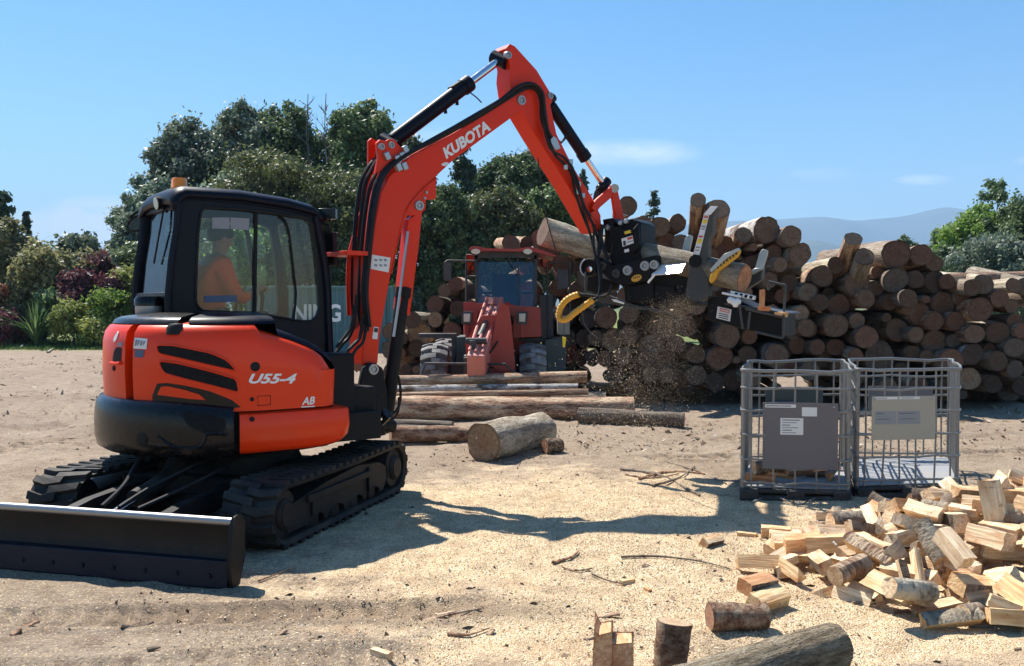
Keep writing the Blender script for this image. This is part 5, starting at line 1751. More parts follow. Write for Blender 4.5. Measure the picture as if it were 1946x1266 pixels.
    for k in range(4):
        mb = MB(); mb.tube(spline([Lp(950 + k * 3, 590, .1), Lp(955 + k * 3, 620, -.2), Lp(945, 650, -.45), Lp(930, 672, -.6)], 4), .014, 6); mb.build('hose', MT['rubber_hose'], L)
    # head lamps
    for px in (886, 991):
        o = slab('headlight', [(px - 9, 592), (px + 12, 592), (px + 11, 617), (px - 9, 617)], .05, .2, 'loader_dark', rd=3)
        slab('lamp_glass', [(px - 5, 596), (px + 8, 596), (px + 7, 612), (px - 5, 612)], .035, .02, 'lamp_glass', o)
        slab('stay', [(px - 2, 616), (px + 5, 616), (px + 5, 642), (px - 2, 642)], .2, .05, 'loader_red')
    # cab
    Wf, Wr = .55, 1.75
    fr = [(902, 478), (1022, 478), (1020, 590), (903, 590)]
    mb = MB(); mb.prism([[Lp(*p, Wf) for p in rounded(fr, 3)], [Lp(*p, Wf) for p in rounded([(907, 490), (1016, 490), (1014, 584), (908, 584)], 6)]], Vector((0, .06, 0))); mb.build('cab_frame', MT['loader_dark'], L, bevel=.01)
    mb = MB(); mb.add([Lp(*p, Wf + dd) for p, dd in (((906, 489), .16), ((1017, 489), .16), ((1015, 585), .01), ((907, 585), .01))], [(0, 1, 2, 3)]); mb.build('windscreen', MT['loader_glass'], L, smooth=False)
    xr = Lp(1021, 500, Wf).x; xl = Lp(902, 500, Wf).x
    zt, zb = Lp(0, 484, Wf).z, Lp(0, 600, Wf).z
    ya, yb = Y0 + Wf, Y0 + Wr
    for x, s in ((xr, 1), (xl, -1)):
        mb = MB()
        mb.box((x - s * .03, (ya + yb) / 2, zt - .04), (.06, yb - ya, .08)); mb.box((x - s * .03, yb, (zt + zb) / 2), (.07, .07, zt - zb)); mb.box((x - s * .03, ya + .55, (zt + zb) / 2), (.05, .05, zt - zb)); mb.box((x - s * .03, (ya + yb) / 2, zb + .05), (.06, yb - ya, .12)); mb.box((x - s * .03, ya + .9, zb + .3), (.05, .65, .04))
        mb.build('cab_frame', MT['loader_dark'], L, bevel=.008)
        mb = MB(); mb.add([Vector((x - s * .03, y, z)) for y, z in ((ya + .03, zb + .1), (yb - .03, zb + .1), (yb - .03, zt - .06), (ya + .03, zt - .06))], [(0, 1, 2, 3)]); mb.build('side_window', MT['loader_glass_side'], L, smooth=False)
    mb = MB(); mb.box(((xl + xr) / 2, yb, zb + .4), (xr - xl, .05, .06)); mb.box(((xl + xr) / 2, yb - .25, zb + .35), (.5, .14, .75)); mb.box(((xl + xr) / 2, ya + .5, zb + .15), (.1, .3, .4)); mb.lathe([(.15, -.015), (.18, 0), (.15, .015)], ((xl + xr) / 2, ya + .3, zb + .5), (0, -.6, 1), 18); mb.build('cab_interior', MT['seat_fabric'], L, bevel=.02)
    mb = MB(); mb.box(((xl + xr) / 2, (ya + yb) / 2, zb - .05), (xr - xl, yb - ya, .2)); mb.build('cab_floor', MT['loader_dark'], L)
    # the right-hand bay of the cab: door frame standing open
    mb = MB(); mb.tube([Lp(1040, 500, .9), Lp(1083, 499, .9), Lp(1083, 600, .9)], .02, 6); mb.tube([Lp(1040, 500, .9), Lp(1042, 645, .9)], .02, 6); mb.build('grab_rail', MT['loader_dark'], L)
    slab('rear_mirror', [(1058, 512), (1080, 512), (1080, 548), (1060, 550)], .8, .05, 'loader_dark', rd=3)
    slab('side_panel', [(1024, 560), (1050, 560), (1052, 640), (1028, 642)], .9, .5, 'loader_dark')
    slab('mud_guard', [(1060, 600), (1082, 600), (1083, 636), (1060, 636)], 1.3, .3, 'plate_beige', rd=3)
    # roof
    rf = [(891, 475), (893, 469), (908, 468), (925, 472), (985, 473), (1000, 470), (1014, 470), (1040, 479), (1058, 486), (1056, 488), (1016, 479), (985, 478), (925, 477), (902, 479)]
    mb = MB(); mb.prism([Lp(*p, Wf - .12) for p in rounded(rf, 4)], Vector((0, 1.5, .0))); mb.build('cab_roof', MT['loader_red'], L, bevel=.03)
    for px in (904, 1003):
        mb = MB(); c = Lp(px, 478, Wf - .16)
        vs = [c + Vector((.075 * math.cos(a), 0, .043 * math.sin(a))) for a in [6.283 * k / 20 for k in range(20)]]
        mb.prism(vs, Vector((0, .08, 0))); mb.build('roof_lamp', MT['lamp_glass'], L, bevel=.008)
    mb = MB(); mb.tube([Lp(965, 488, Wf - .02), Lp(985, 520, Wf - .02)], .01, 5); mb.tube([Lp(985, 490, Wf - .02), Lp(985, 580, Wf - .02)], .01, 5); mb.build('wiper', MT['loader_dark'], L)
    # left mirror and front grab rails
    mb = MB(); mb.tube([Lp(902, 496, .4), Lp(850, 495, .3), Lp(845, 500, .3)], .016, 6); mb.prism([Lp(*p, .28) for p in rounded([(842, 498), (857, 498), (857, 534), (843, 534)], 4)], Vector((0, .06, 0))); mb.build('rear_mirror', MT['loader_dark'], L)
    mb = MB(); mb.tube([Lp(886, 485, .5), Lp(886, 590, .5)], .018, 6); mb.tube([Lp(886, 485, .5), Lp(904, 485, .5)], .018, 6); mb.tube([Lp(890, 525, .5), Lp(904, 525, .5)], .014, 6); mb.build('grab_rail', MT['loader_dark'], L)
    slab('work_lamp', [(886, 484), (900, 484), (900, 520), (889, 524)], .45, .05, 'loader_glass_side', rd=3)
loader()

# ================================================================== FIREWOOD PROCESSOR on the arm
def processor():
    O = at(1180, 470, 9.55)
    F = thing('firewood_processor', 'black log processor with yellow saw guard and steel guard post hanging from the excavator arm', 'log processor', tuple(O))
    U = Vector((math.cos(R(-30)), math.sin(R(-30)), -.02))
    PP = Plane(O, U)
    def pp(x, y, w=0.0): return PP.px(x, y, w)
    bk = -PP.N
    Z6 = lambda x, y: (1040 + x / 3.422, 330 + y / 3.422)
    def slab(name, poly, w, th, mat, parent=F, bevel=.006, z6=True, rd=0):
        if z6: poly = [Z6(*p) for p in poly]
        if rd: poly = rounded(poly, rd)
        mb = MB(); mb.prism([pp(*p, w) for p in poly], bk * th)
        return mb.build(name, MT[mat], parent, bevel=bevel)
    def tube(name, pts, w, r, mat, parent=F, n=8, sm=0):
        p = [pp(*Z6(*q), w if not isinstance(w, list) else w[i]) for i, q in enumerate(pts)]
        mb = MB(); mb.tube(spline(p, sm) if sm else p, r, n); return mb.build(name, MT[mat], parent)
    # quick coupler and tilt head
    hd = slab('coupler', [(385, 300), (420, 285), (470, 330), (520, 295), (560, 290), (606, 318), (606, 440), (600, 500), (618, 540), (600, 580), (420, 590), (400, 540), (420, 480), (400, 430), (410, 380), (388, 350)], .05, .42, 'proc_black', bevel=.015)
    slab('coupler_plate', [(470, 330), (490, 360), (550, 365), (590, 320), (600, 470), (560, 520), (470, 500)], .09, .04, 'proc_black', hd, bevel=.012)
    slab('coupler_ear', [(360, 300), (400, 290), (430, 320), (425, 420), (400, 520), (365, 500), (375, 400)], -.2, .1, 'proc_black', hd)
    slab('rotor', [(410, 500), (610, 480), (640, 560), (420, 610)], -.02, .36, 'proc_black', hd, bevel=.02)
    st = slab('sticker', [(482, 424), (554, 402), (562, 452), (490, 476)], .094, .003, 'paper', hd, bevel=0)
    slab('sticker_print', [(520, 418), (553, 408), (555, 422), (523, 432)], .097, .003, 'sticker_red', st, bevel=0)
    slab('sticker_print', [(492, 440), (508, 436), (512, 466), (496, 470)], .097, .003, 'ink', st, bevel=0)
    slab('sticker_print', [(516, 444), (556, 434), (557, 440), (518, 450)], .097, .003, 'ink_grey', st, bevel=0)
    slab('sticker', [(500, 495), (530, 488), (532, 508), (503, 514)], .094, .003, 'paper', hd, bevel=0)
    slab('tag_plate', [(500, 378), (540, 366), (546, 384), (506, 396)], .096, .004, 'sticker_yellow', hd, bevel=0)
    for q in ((516, 312), (480, 322), (396, 350)):
        mb = MB(); mb.lathe([(0, .03), (.02, .03), (.03, .01), (.03, 0)], pp(*Z6(*q), .05), PP.N, 12); mb.build('bolt', MT['steel'], hd)
    # side plate with pins, work lamp ring
    sp = slab('side_plate', [(240, 600), (250, 570), (290, 552), (350, 545), (420, 600), (560, 565), (690, 532), (722, 530), (728, 575), (700, 632), (640, 700), (520, 722), (420, 708), (350, 640), (300, 660), (260, 650)], .14, .10, 'proc_black', bevel=.012)
    slab('side_plate', [(240, 600), (290, 552), (420, 600), (690, 532), (722, 575), (640, 700), (520, 722), (420, 708), (300, 660)], -.34, .06, 'proc_black', bevel=.012)
    for q, r in (((524, 630), .046), ((637, 600), .046), ((696, 592), .042), ((450, 650), .04), ((360, 600), .04)):
        mb = MB(); mb.lathe([(0, .004), (r * .35, .004), (r * .42, .0), (r * .55, .0), (r * .6, .02), (r, .02), (r * 1.1, -.01)], pp(*Z6(*q), .145), PP.N, 20); mb.build('pin', MT['pin_steel' if r > .041 else 'proc_grey'], sp)
    e = pp(*Z6(580, 680), .146); mb = MB(); mb.add([e + PP.U * (.055 * math.cos(a)) + PP.V * (.034 * math.sin(a) + .012 * math.cos(a)) for a in [6.283 * k / 20 for k in range(20)]], [tuple(range(20))]); bd = mb.build('badge', MT['guard_yellow'], sp, smooth=False)
    for k in range(4):
        a = e + PP.U * (-.034 + k * .019) + PP.V * (-.006 + k * .004) + PP.N * .002
        mb = MB(); mb.add([a, a + PP.U * .012, a + PP.U * .012 + PP.V * .016, a + PP.V * .016], [(0, 1, 2, 3)]); mb.build('badge_print', MT['ink'], bd, smooth=False)
    c = pp(*Z6(282, 612), .12)
    mb = MB(); mb.lathe([(.085, -.1), (.095, .02), (.085, .05), (.072, .05), (.066, .02), (0, .012)], c, PP.N, 24); lm = mb.build('work_lamp', MT['proc_black'], F)
    mb = MB(); mb.lathe([(.0, .03), (.03, .028), (.04, .015)], c + PP.V * -.015, PP.N, 16); mb.build('lamp_glass', MT['chrome'], lm)
    mb = MB(); mb.tube([c + PP.U * (.09 * math.cos(a)) + PP.V * (.09 * math.sin(a)) + PP.N * .04 for a in [2.0 + 2.4 * k / 12 for k in range(13)]], .012, 8); mb.build('lamp_rim', MT['steel'], lm)
    # main body
    bd = slab('body', [(430, 690), (700, 620), (900, 640), (930, 690), (925, 860), (860, 880), (540, 850), (500, 830), (490, 740)], .06, .60, 'proc_black', bevel=.02)
    slab('body_panel', [(520, 735), (690, 705), (694, 840), (530, 835)], .085, .03, 'proc_black', bd, bevel=.01)
    slab('body_panel', [(706, 720), (830, 735), (828, 852), (706, 842)], .085, .03, 'proc_black', bd, bevel=.01)
    slab('feed_arm', [(250, 640), (330, 650), (430, 700), (420, 760), (330, 790), (250, 760)], -.1, .2, 'proc_black', bevel=.02)
    slab('frame_beam', [(300, 800), (360, 775), (500, 830), (520, 850), (860, 900), (860, 918), (500, 866), (340, 830)], .07, .05, 'proc_grey', bevel=.004)
    slab('light_strip', [(415, 815), (440, 818), (500, 838), (496, 850), (430, 832)], .09, .02, 'proc_white')
    # cover plate angled at the sun, its glare also put into white colour
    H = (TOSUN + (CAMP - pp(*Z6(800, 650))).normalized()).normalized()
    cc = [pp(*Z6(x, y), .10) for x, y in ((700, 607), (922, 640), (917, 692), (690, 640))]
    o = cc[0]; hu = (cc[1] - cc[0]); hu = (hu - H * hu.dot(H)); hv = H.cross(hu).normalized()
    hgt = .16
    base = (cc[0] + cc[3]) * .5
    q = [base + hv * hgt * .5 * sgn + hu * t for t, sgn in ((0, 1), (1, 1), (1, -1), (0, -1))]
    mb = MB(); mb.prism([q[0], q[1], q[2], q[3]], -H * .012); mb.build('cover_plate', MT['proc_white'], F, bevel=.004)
    slab('cover_rail', [(735, 575), (930, 600), (932, 612), (732, 588)], .02, .04, 'proc_white')
    tube('lever', [(655, 710), (700, 655)], .2, .012, 'proc_white')
    # guard post with warning strip
    post = slab('guard_post', [(890, 815), (930, 570), (948, 520), (1010, 300), (1068, 216), (1106, 214), (1078, 285), (1076, 380), (1046, 430), (1040, 560), (1030, 640), (1050, 700), (1050, 800), (1000, 830)], .17, .12, 'proc_grey', bevel=.008)
    slab('lit_post_top', [(1014, 268), (1062, 213), (1108, 212), (1060, 268)], .19, .015, 'proc_white', post, bevel=.002)  # sunlit top of the post, put into colour as a white plate
    stp = slab('warning_strip', [(948, 524), (1018, 272), (1052, 270), (988, 530)], .185, .008, 'paper', post, bevel=.001)
    for (a, b, mt) in ((0.02, .06, 'sticker_red'), (.10, .20, 'sticker_yellow'), (.26, .30, 'ink_grey'), (.33, .36, 'ink_grey'), (.52, .56, 'sticker_red'), (.60, .72, 'sticker_yellow'), (.80, .84, 'ink_grey'), (.88, .91, 'ink_grey')):
        f = lambda s, t: (1018 + (948 - 1018) * t + (40 + 6 * (1 - t)) * 0 + s * (36 + 2 * t), 272 + (524 - 272) * t + s * 2)
        slab('strip_print', [f(.12, a), f(.85, a), f(.85, b), f(.12, b)], .189, .004, mt, stp, bevel=0)
    mb = MB(); mb.cyl(pp(*Z6(962, 570), .2), pp(*Z6(962, 570), .0), .06, 18); mb.build('post_hinge', MT['proc_black'], post)
    # saw guard
    sg = slab('saw_guard', [(1050, 700), (1062, 655), (1082, 640), (1104, 602), (1165, 556), (1246, 492), (1254, 506), (1236, 540), (1172, 592), (1112, 636), (1094, 682), (1064, 714)], .26, .05, 'guard_yellow', bevel=.006)
    slab('guard_edge', [(1056, 626), (1148, 524), (1240, 482), (1254, 494), (1164, 552), (1068, 642)], .275, .03, 'proc_light', sg, bevel=.003)
    for k in range(7):
        x = 1100 + k * 20; y = 610 - k * 15
        slab('guard_rib', [(x + 2, y - 4), (x + 12, y - 10), (x + 15, y + 4), (x + 5, y + 10)], .268, .012, 'proc_grey', sg, bevel=.002)
    # grab tines
    slab('tine', [(872, 512), (896, 420), (914, 398), (938, 405), (936, 430), (914, 524)], -.38, .05, 'proc_light', bevel=.004)
    slab('tine', [(1352, 612), (1380, 515), (1400, 490), (1430, 500), (1426, 530), (1398, 620)], -.42, .05, 'proc_light', bevel=.004)
    slab('tine_base', [(1310, 642), (1350, 615), (1398, 614), (1330, 656)], -.36, .1, 'proc_light', bevel=.004)
    slab('arm_back', [(1300, 650), (1400, 610), (1390, 690), (1280, 760), (1180, 820), (1160, 790)], -.45, .12, 'proc_grey', bevel=.01)
    # discharge table
    tb = slab('table_box', [(1045, 800), (1180, 800), (1340, 868), (1530, 905), (1528, 1062), (1270, 1012), (1036, 946)], .05, .5, 'proc_black', bevel=.012)
    wn_ = slab('warning_sign', [(1108, 864), (1198, 884), (1188, 962), (1098, 940)], .056, .005, 'paper', tb, bevel=0)
    slab('sign_print', [(1124, 874), (1186, 888), (1183, 908), (1121, 895)], .060, .003, 'sticker_red', wn_, bevel=0)
    for k in range(3):
        y = 905 + k * 13; slab('sign_print', [(1116 - k, y), (1178 - k, y + 14), (1177 - k, y + 19), (1115 - k, y + 5)], .060, .003, 'ink', wn_, bevel=0)
    a, b, cc_ = (pp(*Z6(*q), .064) for q in ((1126, 892), (1181, 904), (1128, 879)))
    text_flat('DANGER', a, b - a, cc_ - a, 'sign_lettering', MT['white_letter'], wn_, .03)
    slab('table_top', [(1150, 840), (1340, 868), (1545, 905), (1545, 918), (1340, 882), (1150, 852)], .12, .62, 'proc_grey', bevel=.004)
    rk = slab('rack', [(1192, 760), (1352, 796), (1346, 824), (1188, 788)], .16, .04, 'proc_white')
    for k in range(4): slab('rack_slot', [(1222 + k * 32, 772 + k * 7), (1240 + k * 32, 776 + k * 7), (1232 + k * 32, 796 + k * 7), (1216 + k * 32, 790 + k * 7)], .165, .006, 'proc_black', rk, bevel=0)
    tube('rod', [(1138, 776), (1215, 792), (1260, 800)], .2, .011, 'proc_white')
    for q in ((1192, 822), (1212, 830), (1240, 832), (1226, 848)):
        mb = MB(); mb.lathe([(0, .03), (.025, .02), (.035, 0), (.02, -.03), (0, -.03)], pp(*Z6(*q), .2), (1, -.4, .5), 12); mb.build('spout', MT['proc_white'], F)
    fr = [[(1440, 702), (1548, 726)], [(1548, 726), (1532, 1070)], [(1532, 1070), (1350, 1028)], [(1440, 702), (1438, 760)], [(1248, 842), (1272, 1012)], [(1318, 900), (1306, 1012)], [(1290, 880), (1380, 900), (1530, 932)]]
    for p in fr: tube('table_rail', p, .2, .012, 'proc_grey', n=6)
    # yellow spiral hose guard and loose hoses
    P = spline([pp(*Z6(*q), .3) for q in ((205, 785), (160, 800), (115, 832), (84, 880), (76, 925), (92, 950), (130, 945), (180, 905), (240, 862), (300, 818))], 8)
    mb = MB(); mb.tube(P, [.030 + .005 * (i % 3 == 0) for i in range(len(P))], 10); mb.build('hose_guard', MT['guard_yellow'], F)
    tube('hose', [(300, 818), (330, 800), (345, 740), (340, 640), (330, 560), (345, 480), (350, 420)], [.3, .28, .25, .22, .2, .15, .1], .016, 'rubber_hose', sm=5)
    tube('hose', [(205, 785), (260, 790), (350, 800), (400, 780), (420, 720)], .28, .016, 'rubber_hose', sm=5)
    tube('hose', [(250, 640), (246, 690), (250, 780)], .3, .010, 'proc_grey', sm=5)
    tube('cable', [(230, 900), (236, 960), (270, 1020), (322, 1068)], .3, .006, 'proc_grey', n=5, sm=6)
    tube('cable', [(500, 836), (640, 880), (760, 915), (840, 940)], .2, .006, 'proc_grey', n=5, sm=4)
    tube('hose', [(360, 330), (350, 420), (370, 500), (400, 560)], .12, .02, 'rubber_hose', sm=5)
    tube('hose', [(310, 330), (300, 450), (320, 560), (350, 640), (340, 760)], .2, .014, 'rubber_hose', sm=5)
    slab('tag', [(98, 1062), (122, 1066), (112, 1130), (100, 1128)], .3, .01, 'sticker_yellow', bevel=.002)
    tube('cable', [(110, 950), (108, 1062)], .3, .004, 'proc_grey', n=4)
    return F, PP, Z6
PROC, PPL, Z6 = processor()
# thin antenna wire hanging from the boom
mb = MB(); mb.tube(spline([bpx(1022, 300, -.1), bpx(1030, 360, -.1), bpx(1040, 420, -.1), bpx(1056, 475, -.1)], 5), .006, 5); mb.build('cable', MT['cable'], EX)

# ================================================================== LOGS
def log_meshes(n, seg, rings, rough, knots=0, taper=.06):
    """unit log along +Y (radius 1, length 1): bark body and the near and far cut ends"""
    out = []
    for k in range(n):
        off = Vector((k * 7.3, k * 3.1, 0))
        def rad(a, y):
            p = Vector((math.cos(a) * 1.1, y * 3, math.sin(a) * 1.1)) + off
            r = 1 + rough * (noise.noise(p) + .5 * noise.noise(p * 2.7) + .3 * noise.noise(p * 7)) - taper * y
            return r
        V, F = [], []
        for i in range(rings):
            y = i / (rings - 1)
            for j in range(seg):
                a = 6.28318 * j / seg
                r = rad(a, y)
                bx = .05 * math.sin(y * 3 + k)
                V.append((math.cos(a) * r + bx, y, math.sin(a) * r))
        for i in range(rings - 1):
            for j in range(seg):
                l = (j + 1) % seg
                F.append((i * seg + j, i * seg + l, (i + 1) * seg + l, (i + 1) * seg + j))
        body = bpy.data.meshes.new('log'); body.from_pydata(V, [], F)
        body.polygons.foreach_set('use_smooth', [True] * len(F)); body.update()
        ends = []
        for (i, yy) in ((0, -.0015), (rings - 1, 1.0015)):
            ring = [Vector(V[i * seg + j]) for j in range(seg)]
            c = sum(ring, Vector()) / seg
            W_ = [tuple(c + (p - c) * .985 + Vector((0, yy - i / (rings - 1), 0))) for p in ring] + [tuple(c + (p - c) * .5 + Vector((0, yy - i / (rings - 1), 0))) for p in ring] + [tuple(c + Vector((0, yy - i / (rings - 1), 0)))]
            Fc = []
            for j in range(seg):
                l = (j + 1) % seg
                Fc.append((j, seg + j, seg + l, l) if i == 0 else (j, l, seg + l, seg + j)); Fc.append((seg + j, 2 * seg, seg + l) if i == 0 else (seg + j, seg + l, 2 * seg))
            e = bpy.data.meshes.new('cut_end'); e.from_pydata(W_, [], Fc); e.update()
            ends.append(e)
        out.append((body, ends[0], ends[1]))
    return out
LOGM = log_meshes(12, 26, 8, .13)
BARKS = ['bark', 'bark_red', 'bark_grey', 'bark_pale']
for i, (b, e0, e1) in enumerate(LOGM):
    b.materials.append(MT['bark']); e0.materials.append(MT['cut_wood']); e1.materials.append(MT['cut_wood'])
def put_log(near, d, r, L, bark, tint, label, group=None, var=None, far_end=False, name='log', roll=None, sq=1.0):
    """near: centre of the near cut end; d: direction of the axis away from it"""
    var = random.randrange(len(LOGM)) if var is None else var
    b, e0, e1 = LOGM[var]
    d = Vector(d).normalized()
    o = bpy.data.objects.new(name, b); COL.objects.link(o)
    q = d.to_track_quat('Y', 'Z')
    o.rotation_mode = 'QUATERNION'
    o.rotation_quaternion = q @ Matrix.Rotation(random.uniform(0, 6.28) if roll is None else roll, 3, 'Y').to_quaternion()
    o.location = near
    o.scale = (r * sq, L, r)
    o.material_slots[0].link = 'OBJECT'; o.material_slots[0].material = MT[bark]
    tag(o, label, 'log', group)
    for k, e in enumerate((e0, e1)):
        if k == 1 and not far_end: continue
        c = bpy.data.objects.new('cut_end', e); COL.objects.link(c)
        c.parent = o
        c.color = (*tint, 1)
    return o

# ---- the big stack: ends traced one by one
Z3 = lambda x, y, r: (1480 + x / 2.693, 330 + y / 2.693, r / 2.693)
Z2 = lambda x, y, r: (1080 + x / 2.878, 340 + y / 2.878, r / 2.878)
Z7 = lambda x, y, r: (720 + x / 2.813, 430 + y / 2.813, r / 2.813)
stack = [Z3(*c) for c in ((65, 320, 55), (110, 415, 65), (220, 522, 55), (150, 607, 53), (255, 610, 28), (310, 670, 55), (115, 715, 42), (150, 795, 45), (290, 780, 65), (400, 755, 42), (450, 840, 62), (95, 880, 45), (195, 890, 42), (290, 890, 48), (395, 930, 40), (510, 940, 78),
    (25, 915, 40), (600, 415, 75), (730, 420, 58), (795, 460, 45), (505, 505, 32), (600, 548, 65), (497, 587, 40), (445, 640, 48), (570, 655, 45), (665, 640, 50), (668, 692, 38), (800, 555, 55), (840, 665, 60), (880, 580, 35), (937, 632, 40), (990, 580, 45), (1068, 582, 30), (1030, 697, 65), (1130, 640, 45), (1190, 680, 38),
    (1205, 570, 42), (605, 800, 62), (700, 823, 40), (795, 755, 50), (795, 860, 58), (905, 755, 50), (895, 855, 40), (1000, 820, 55), (1120, 815, 62), (1210, 760, 45), (1240, 805, 40), (690, 920, 42), (757, 940, 38), (885, 957, 60), (990, 925, 58), (1075, 900, 35), (1205, 890, 55), (1210, 1000, 45), (970, 1050, 60), (1097, 1078, 48),
    (290, 470, 45), (50, 560, 42), (20, 625, 40), (70, 810, 35), (230, 955, 40), (305, 985, 40), (715, 1085, 50), (630, 1010, 45), (480, 1080, 50), (215, 660, 45), (400, 560, 70), (700, 540, 45), (720, 720, 55), (1120, 960, 50), (160, 1010, 50), (390, 1040, 48), (560, 1090, 45), (850, 1090, 50), (1250, 1090, 50), (1160, 1010, 45), (60, 1000, 48))]
stack += [Z2(*c) for c in ((325, 150, 52), (410, 250, 50), (500, 262, 58), (600, 240, 50), (1085, 280, 75), (960, 305, 45), (1120, 405, 45), (540, 345, 48), (615, 345, 45), (860, 380, 70), (1160, 470, 42), (1100, 555, 45), (1210, 570, 45), (1305, 620, 50), (1275, 735, 48), (1300, 815, 50), (1230, 845, 38), (1260, 912, 50), (1140, 970, 70), (210, 755, 62), (330, 740, 55), (110, 770, 50),
    (245, 880, 65), (145, 870, 42), (475, 905, 48), (540, 820, 60), (600, 905, 48), (535, 985, 50), (450, 1070, 45), (540, 1075, 45), (700, 1075, 58), (430, 985, 45), (650, 815, 55), (700, 965, 55), (830, 980, 72), (870, 860, 72), (990, 865, 42), (385, 1050, 38), (200, 985, 45), (110, 545, 60), (440, 540, 60), (700, 690, 55), (980, 960, 52), (900, 1100, 55), (800, 1110, 50), (1010, 1090, 50),
    (330, 860, 50), (620, 1100, 45), (300, 970, 50), (250, 1080, 50), (340, 1120, 45), (130, 980, 45), (1050, 760, 50), (960, 740, 55), (770, 430, 55), (1010, 470, 50), (320, 640, 55), (210, 640, 55), (560, 620, 60), (800, 560, 55), (650, 520, 55), (560, 440, 50), (960, 620, 50), (860, 640, 60))]
stack += [Z7(*c) for c in ((705, 92, 45), (790, 90, 38), (865, 60, 52), (410, 310, 40), (350, 345, 38), (300, 420, 50), (215, 580, 68), (390, 560, 50), (200, 655, 45), (300, 500, 45), (110, 600, 45), (60, 560, 45), (100, 680, 45), (60, 660, 50), (330, 640, 50), (985, 200, 60), (1090, 230, 55), (1060, 130, 45), (960, 330, 50), (1060, 340, 50), (180, 500, 45), (1000, 480, 50), (1100, 600, 50), (1020, 600, 45), (1080, 700, 45), (420, 640, 45), (420, 440, 45), (920, 130, 50))]
tall = [Z2(*c) for c in ((710, 115, 42), (815, 165, 66))] + [Z3(*c) for c in ((380, 335, 45), (435, 425, 48))]
lit_long = [((1035, 445), (1150, 480), 20, 16.0), ((1228, 470), (1330, 500), 16, 15.6)]

def stackY(px):
    return float(np.interp(px, [700, 900, 1080, 1200, 1400, 1946], [19.5, 18.5, 16.8, 16.0, 15.6, 15.1]))
TINTS = [('tan', (.195, .130, .084)), ('reddish', (.195, .105, .064)), ('grey', (.150, .118, .090)), ('brown', (.118, .074, .048)), ('pale', (.33, .235, .15))]
def zone(px, Y):
    for a, s in ((830, 'left of the loader'), (905, 'behind the loader mirror'), (1000, 'over the loader cab'), (1110, 'right of the loader'), (1190, 'below the arm end'), (1260, 'behind the coupler'), (1330, 'behind the processor body'), (1400, 'behind the guard post'), (1455, 'above the left cage corner'), (1510, 'behind the left cage'), (1570, 'over the left cage'), (1620, 'over the cage gap'), (1680, 'over the right cage'), (1740, 'behind the right cage plate'), (1800, 'at the right cage end'), (1860, 'just right of the cages'), (1910, 'near the stack end'), (9999, 'at the frame edge')):
        if px < a: return s
used_labels = {}
def log_label(px, py, rpx, tname, Y):
    z = CAMH + (HOR - py) / FPX * Y
    course = ('ground', 'second', 'third', 'fourth', 'fifth', 'sixth', 'seventh', 'eighth', 'ninth', 'top')[max(0, min(9, int(z / .33)))]
    size = 'thick' if rpx > 20.5 else 'slender' if rpx < 15 else 'middling'
    return '%s %s-ended log, %s course of the stack, %s' % (size, tname, course, zone(px, Y))
recs = []
def stack_log(px, py, rpx, Y, pitch=0.0, dark=False):
    tn, tc = random.choices(TINTS, (5, 5, 3, 5, .8))[0]
    if px < 830 and rpx > 23 and not dark: tn, tc = 'pale', (.46, .33, .20)
    kf = random.uniform(.74, 1.12); tc = tuple(c * kf for c in tc)
    P = at(px, py, Y)
    r = rpx / FPX * Y
    P.z = max(P.z, r * .8)
    d = Vector((random.gauss(.05, .07), 1, math.tan(R(pitch)) + random.gauss(0, .03)))
    L = random.uniform(3.6, 4.6) if not dark else 3.0
    recs.append((px, py, rpx, tn, Y, P, d, r, L, tc))
for (px, py, r) in stack:
    stack_log(px, py, r, stackY(px) + random.uniform(-.30, .30) + (.25 if r < 14 else 0))
for (px, py, r) in tall:
    stack_log(px, py, r, stackY(px) - .35, -28)
# the logs one glimpses between the traced ends, set back
top_pts = [(700, 640), (760, 590), (800, 560), (840, 545), (900, 500), (960, 465), (1010, 450), (1060, 430), (1120, 430), (1180, 400), (1230, 420), (1300, 420), (1390, 450), (1450, 420), (1520, 455), (1560, 490), (1620, 480), (1680, 480), (1740, 490), (1800, 530), (1946, 535), (2010, 540)]
taken = [(a, b, c) for a, b, c in stack]
tries = 0; added = 0
while tries < 7000 and added < 62:
    tries += 1
    px = random.uniform(735, 2010); lo_ = float(np.interp(px, [p[0] for p in top_pts], [p[1] for p in top_pts]))
    Yb = stackY(px)
    py = random.uniform(lo_ + 12, HOR + CAMH / Yb * FPX - 14)
    r = random.uniform(17, 27)
    if any((px - a) ** 2 + (py - b) ** 2 < (.50 * (r + c)) ** 2 for a, b, c in taken): continue
    taken.append((px, py, r)); added += 1
    stack_log(px, py, r, Yb + random.uniform(.8, 1.7), 0, True)
for q in ((1075, 612, 27), (1104, 640, 27), (1088, 572, 25), (1060, 655, 26), (1650, 620, 26), (1690, 560, 26), (1215, 622, 28), (1337, 606, 28), (1180, 703, 26), (1258, 730, 26), (1137, 622, 28), (1230, 690, 26), (1290, 700, 26), (1330, 720, 26)):
    stack_log(*q, stackY(q[0]) + 1.4, 0, True)
taken = [(q[0], q[1], q[2]) for q in recs if q[4] < stackY(q[0]) + .4]
tries = added = 0
while tries < 9000 and added < 34:
    tries += 1
    px = random.uniform(760, 1960); lo_ = float(np.interp(px, [p[0] for p in top_pts], [p[1] for p in top_pts]))
    py = random.uniform(lo_ + 25, HOR + CAMH / stackY(px) * FPX - 8); r = random.uniform(7, 12.5)
    if any((px - a) ** 2 + (py - b) ** 2 < (.9 * (r + c)) ** 2 for a, b, c in taken): continue
    taken.append((px, py, r)); added += 1
    stack_log(px, py, r, stackY(px) + random.uniform(-.35, .1))
lab = [log_label(*q[:5]) for q in recs]
cnt = {}
for i, l in enumerate(lab): cnt.setdefault(l, []).append(i)
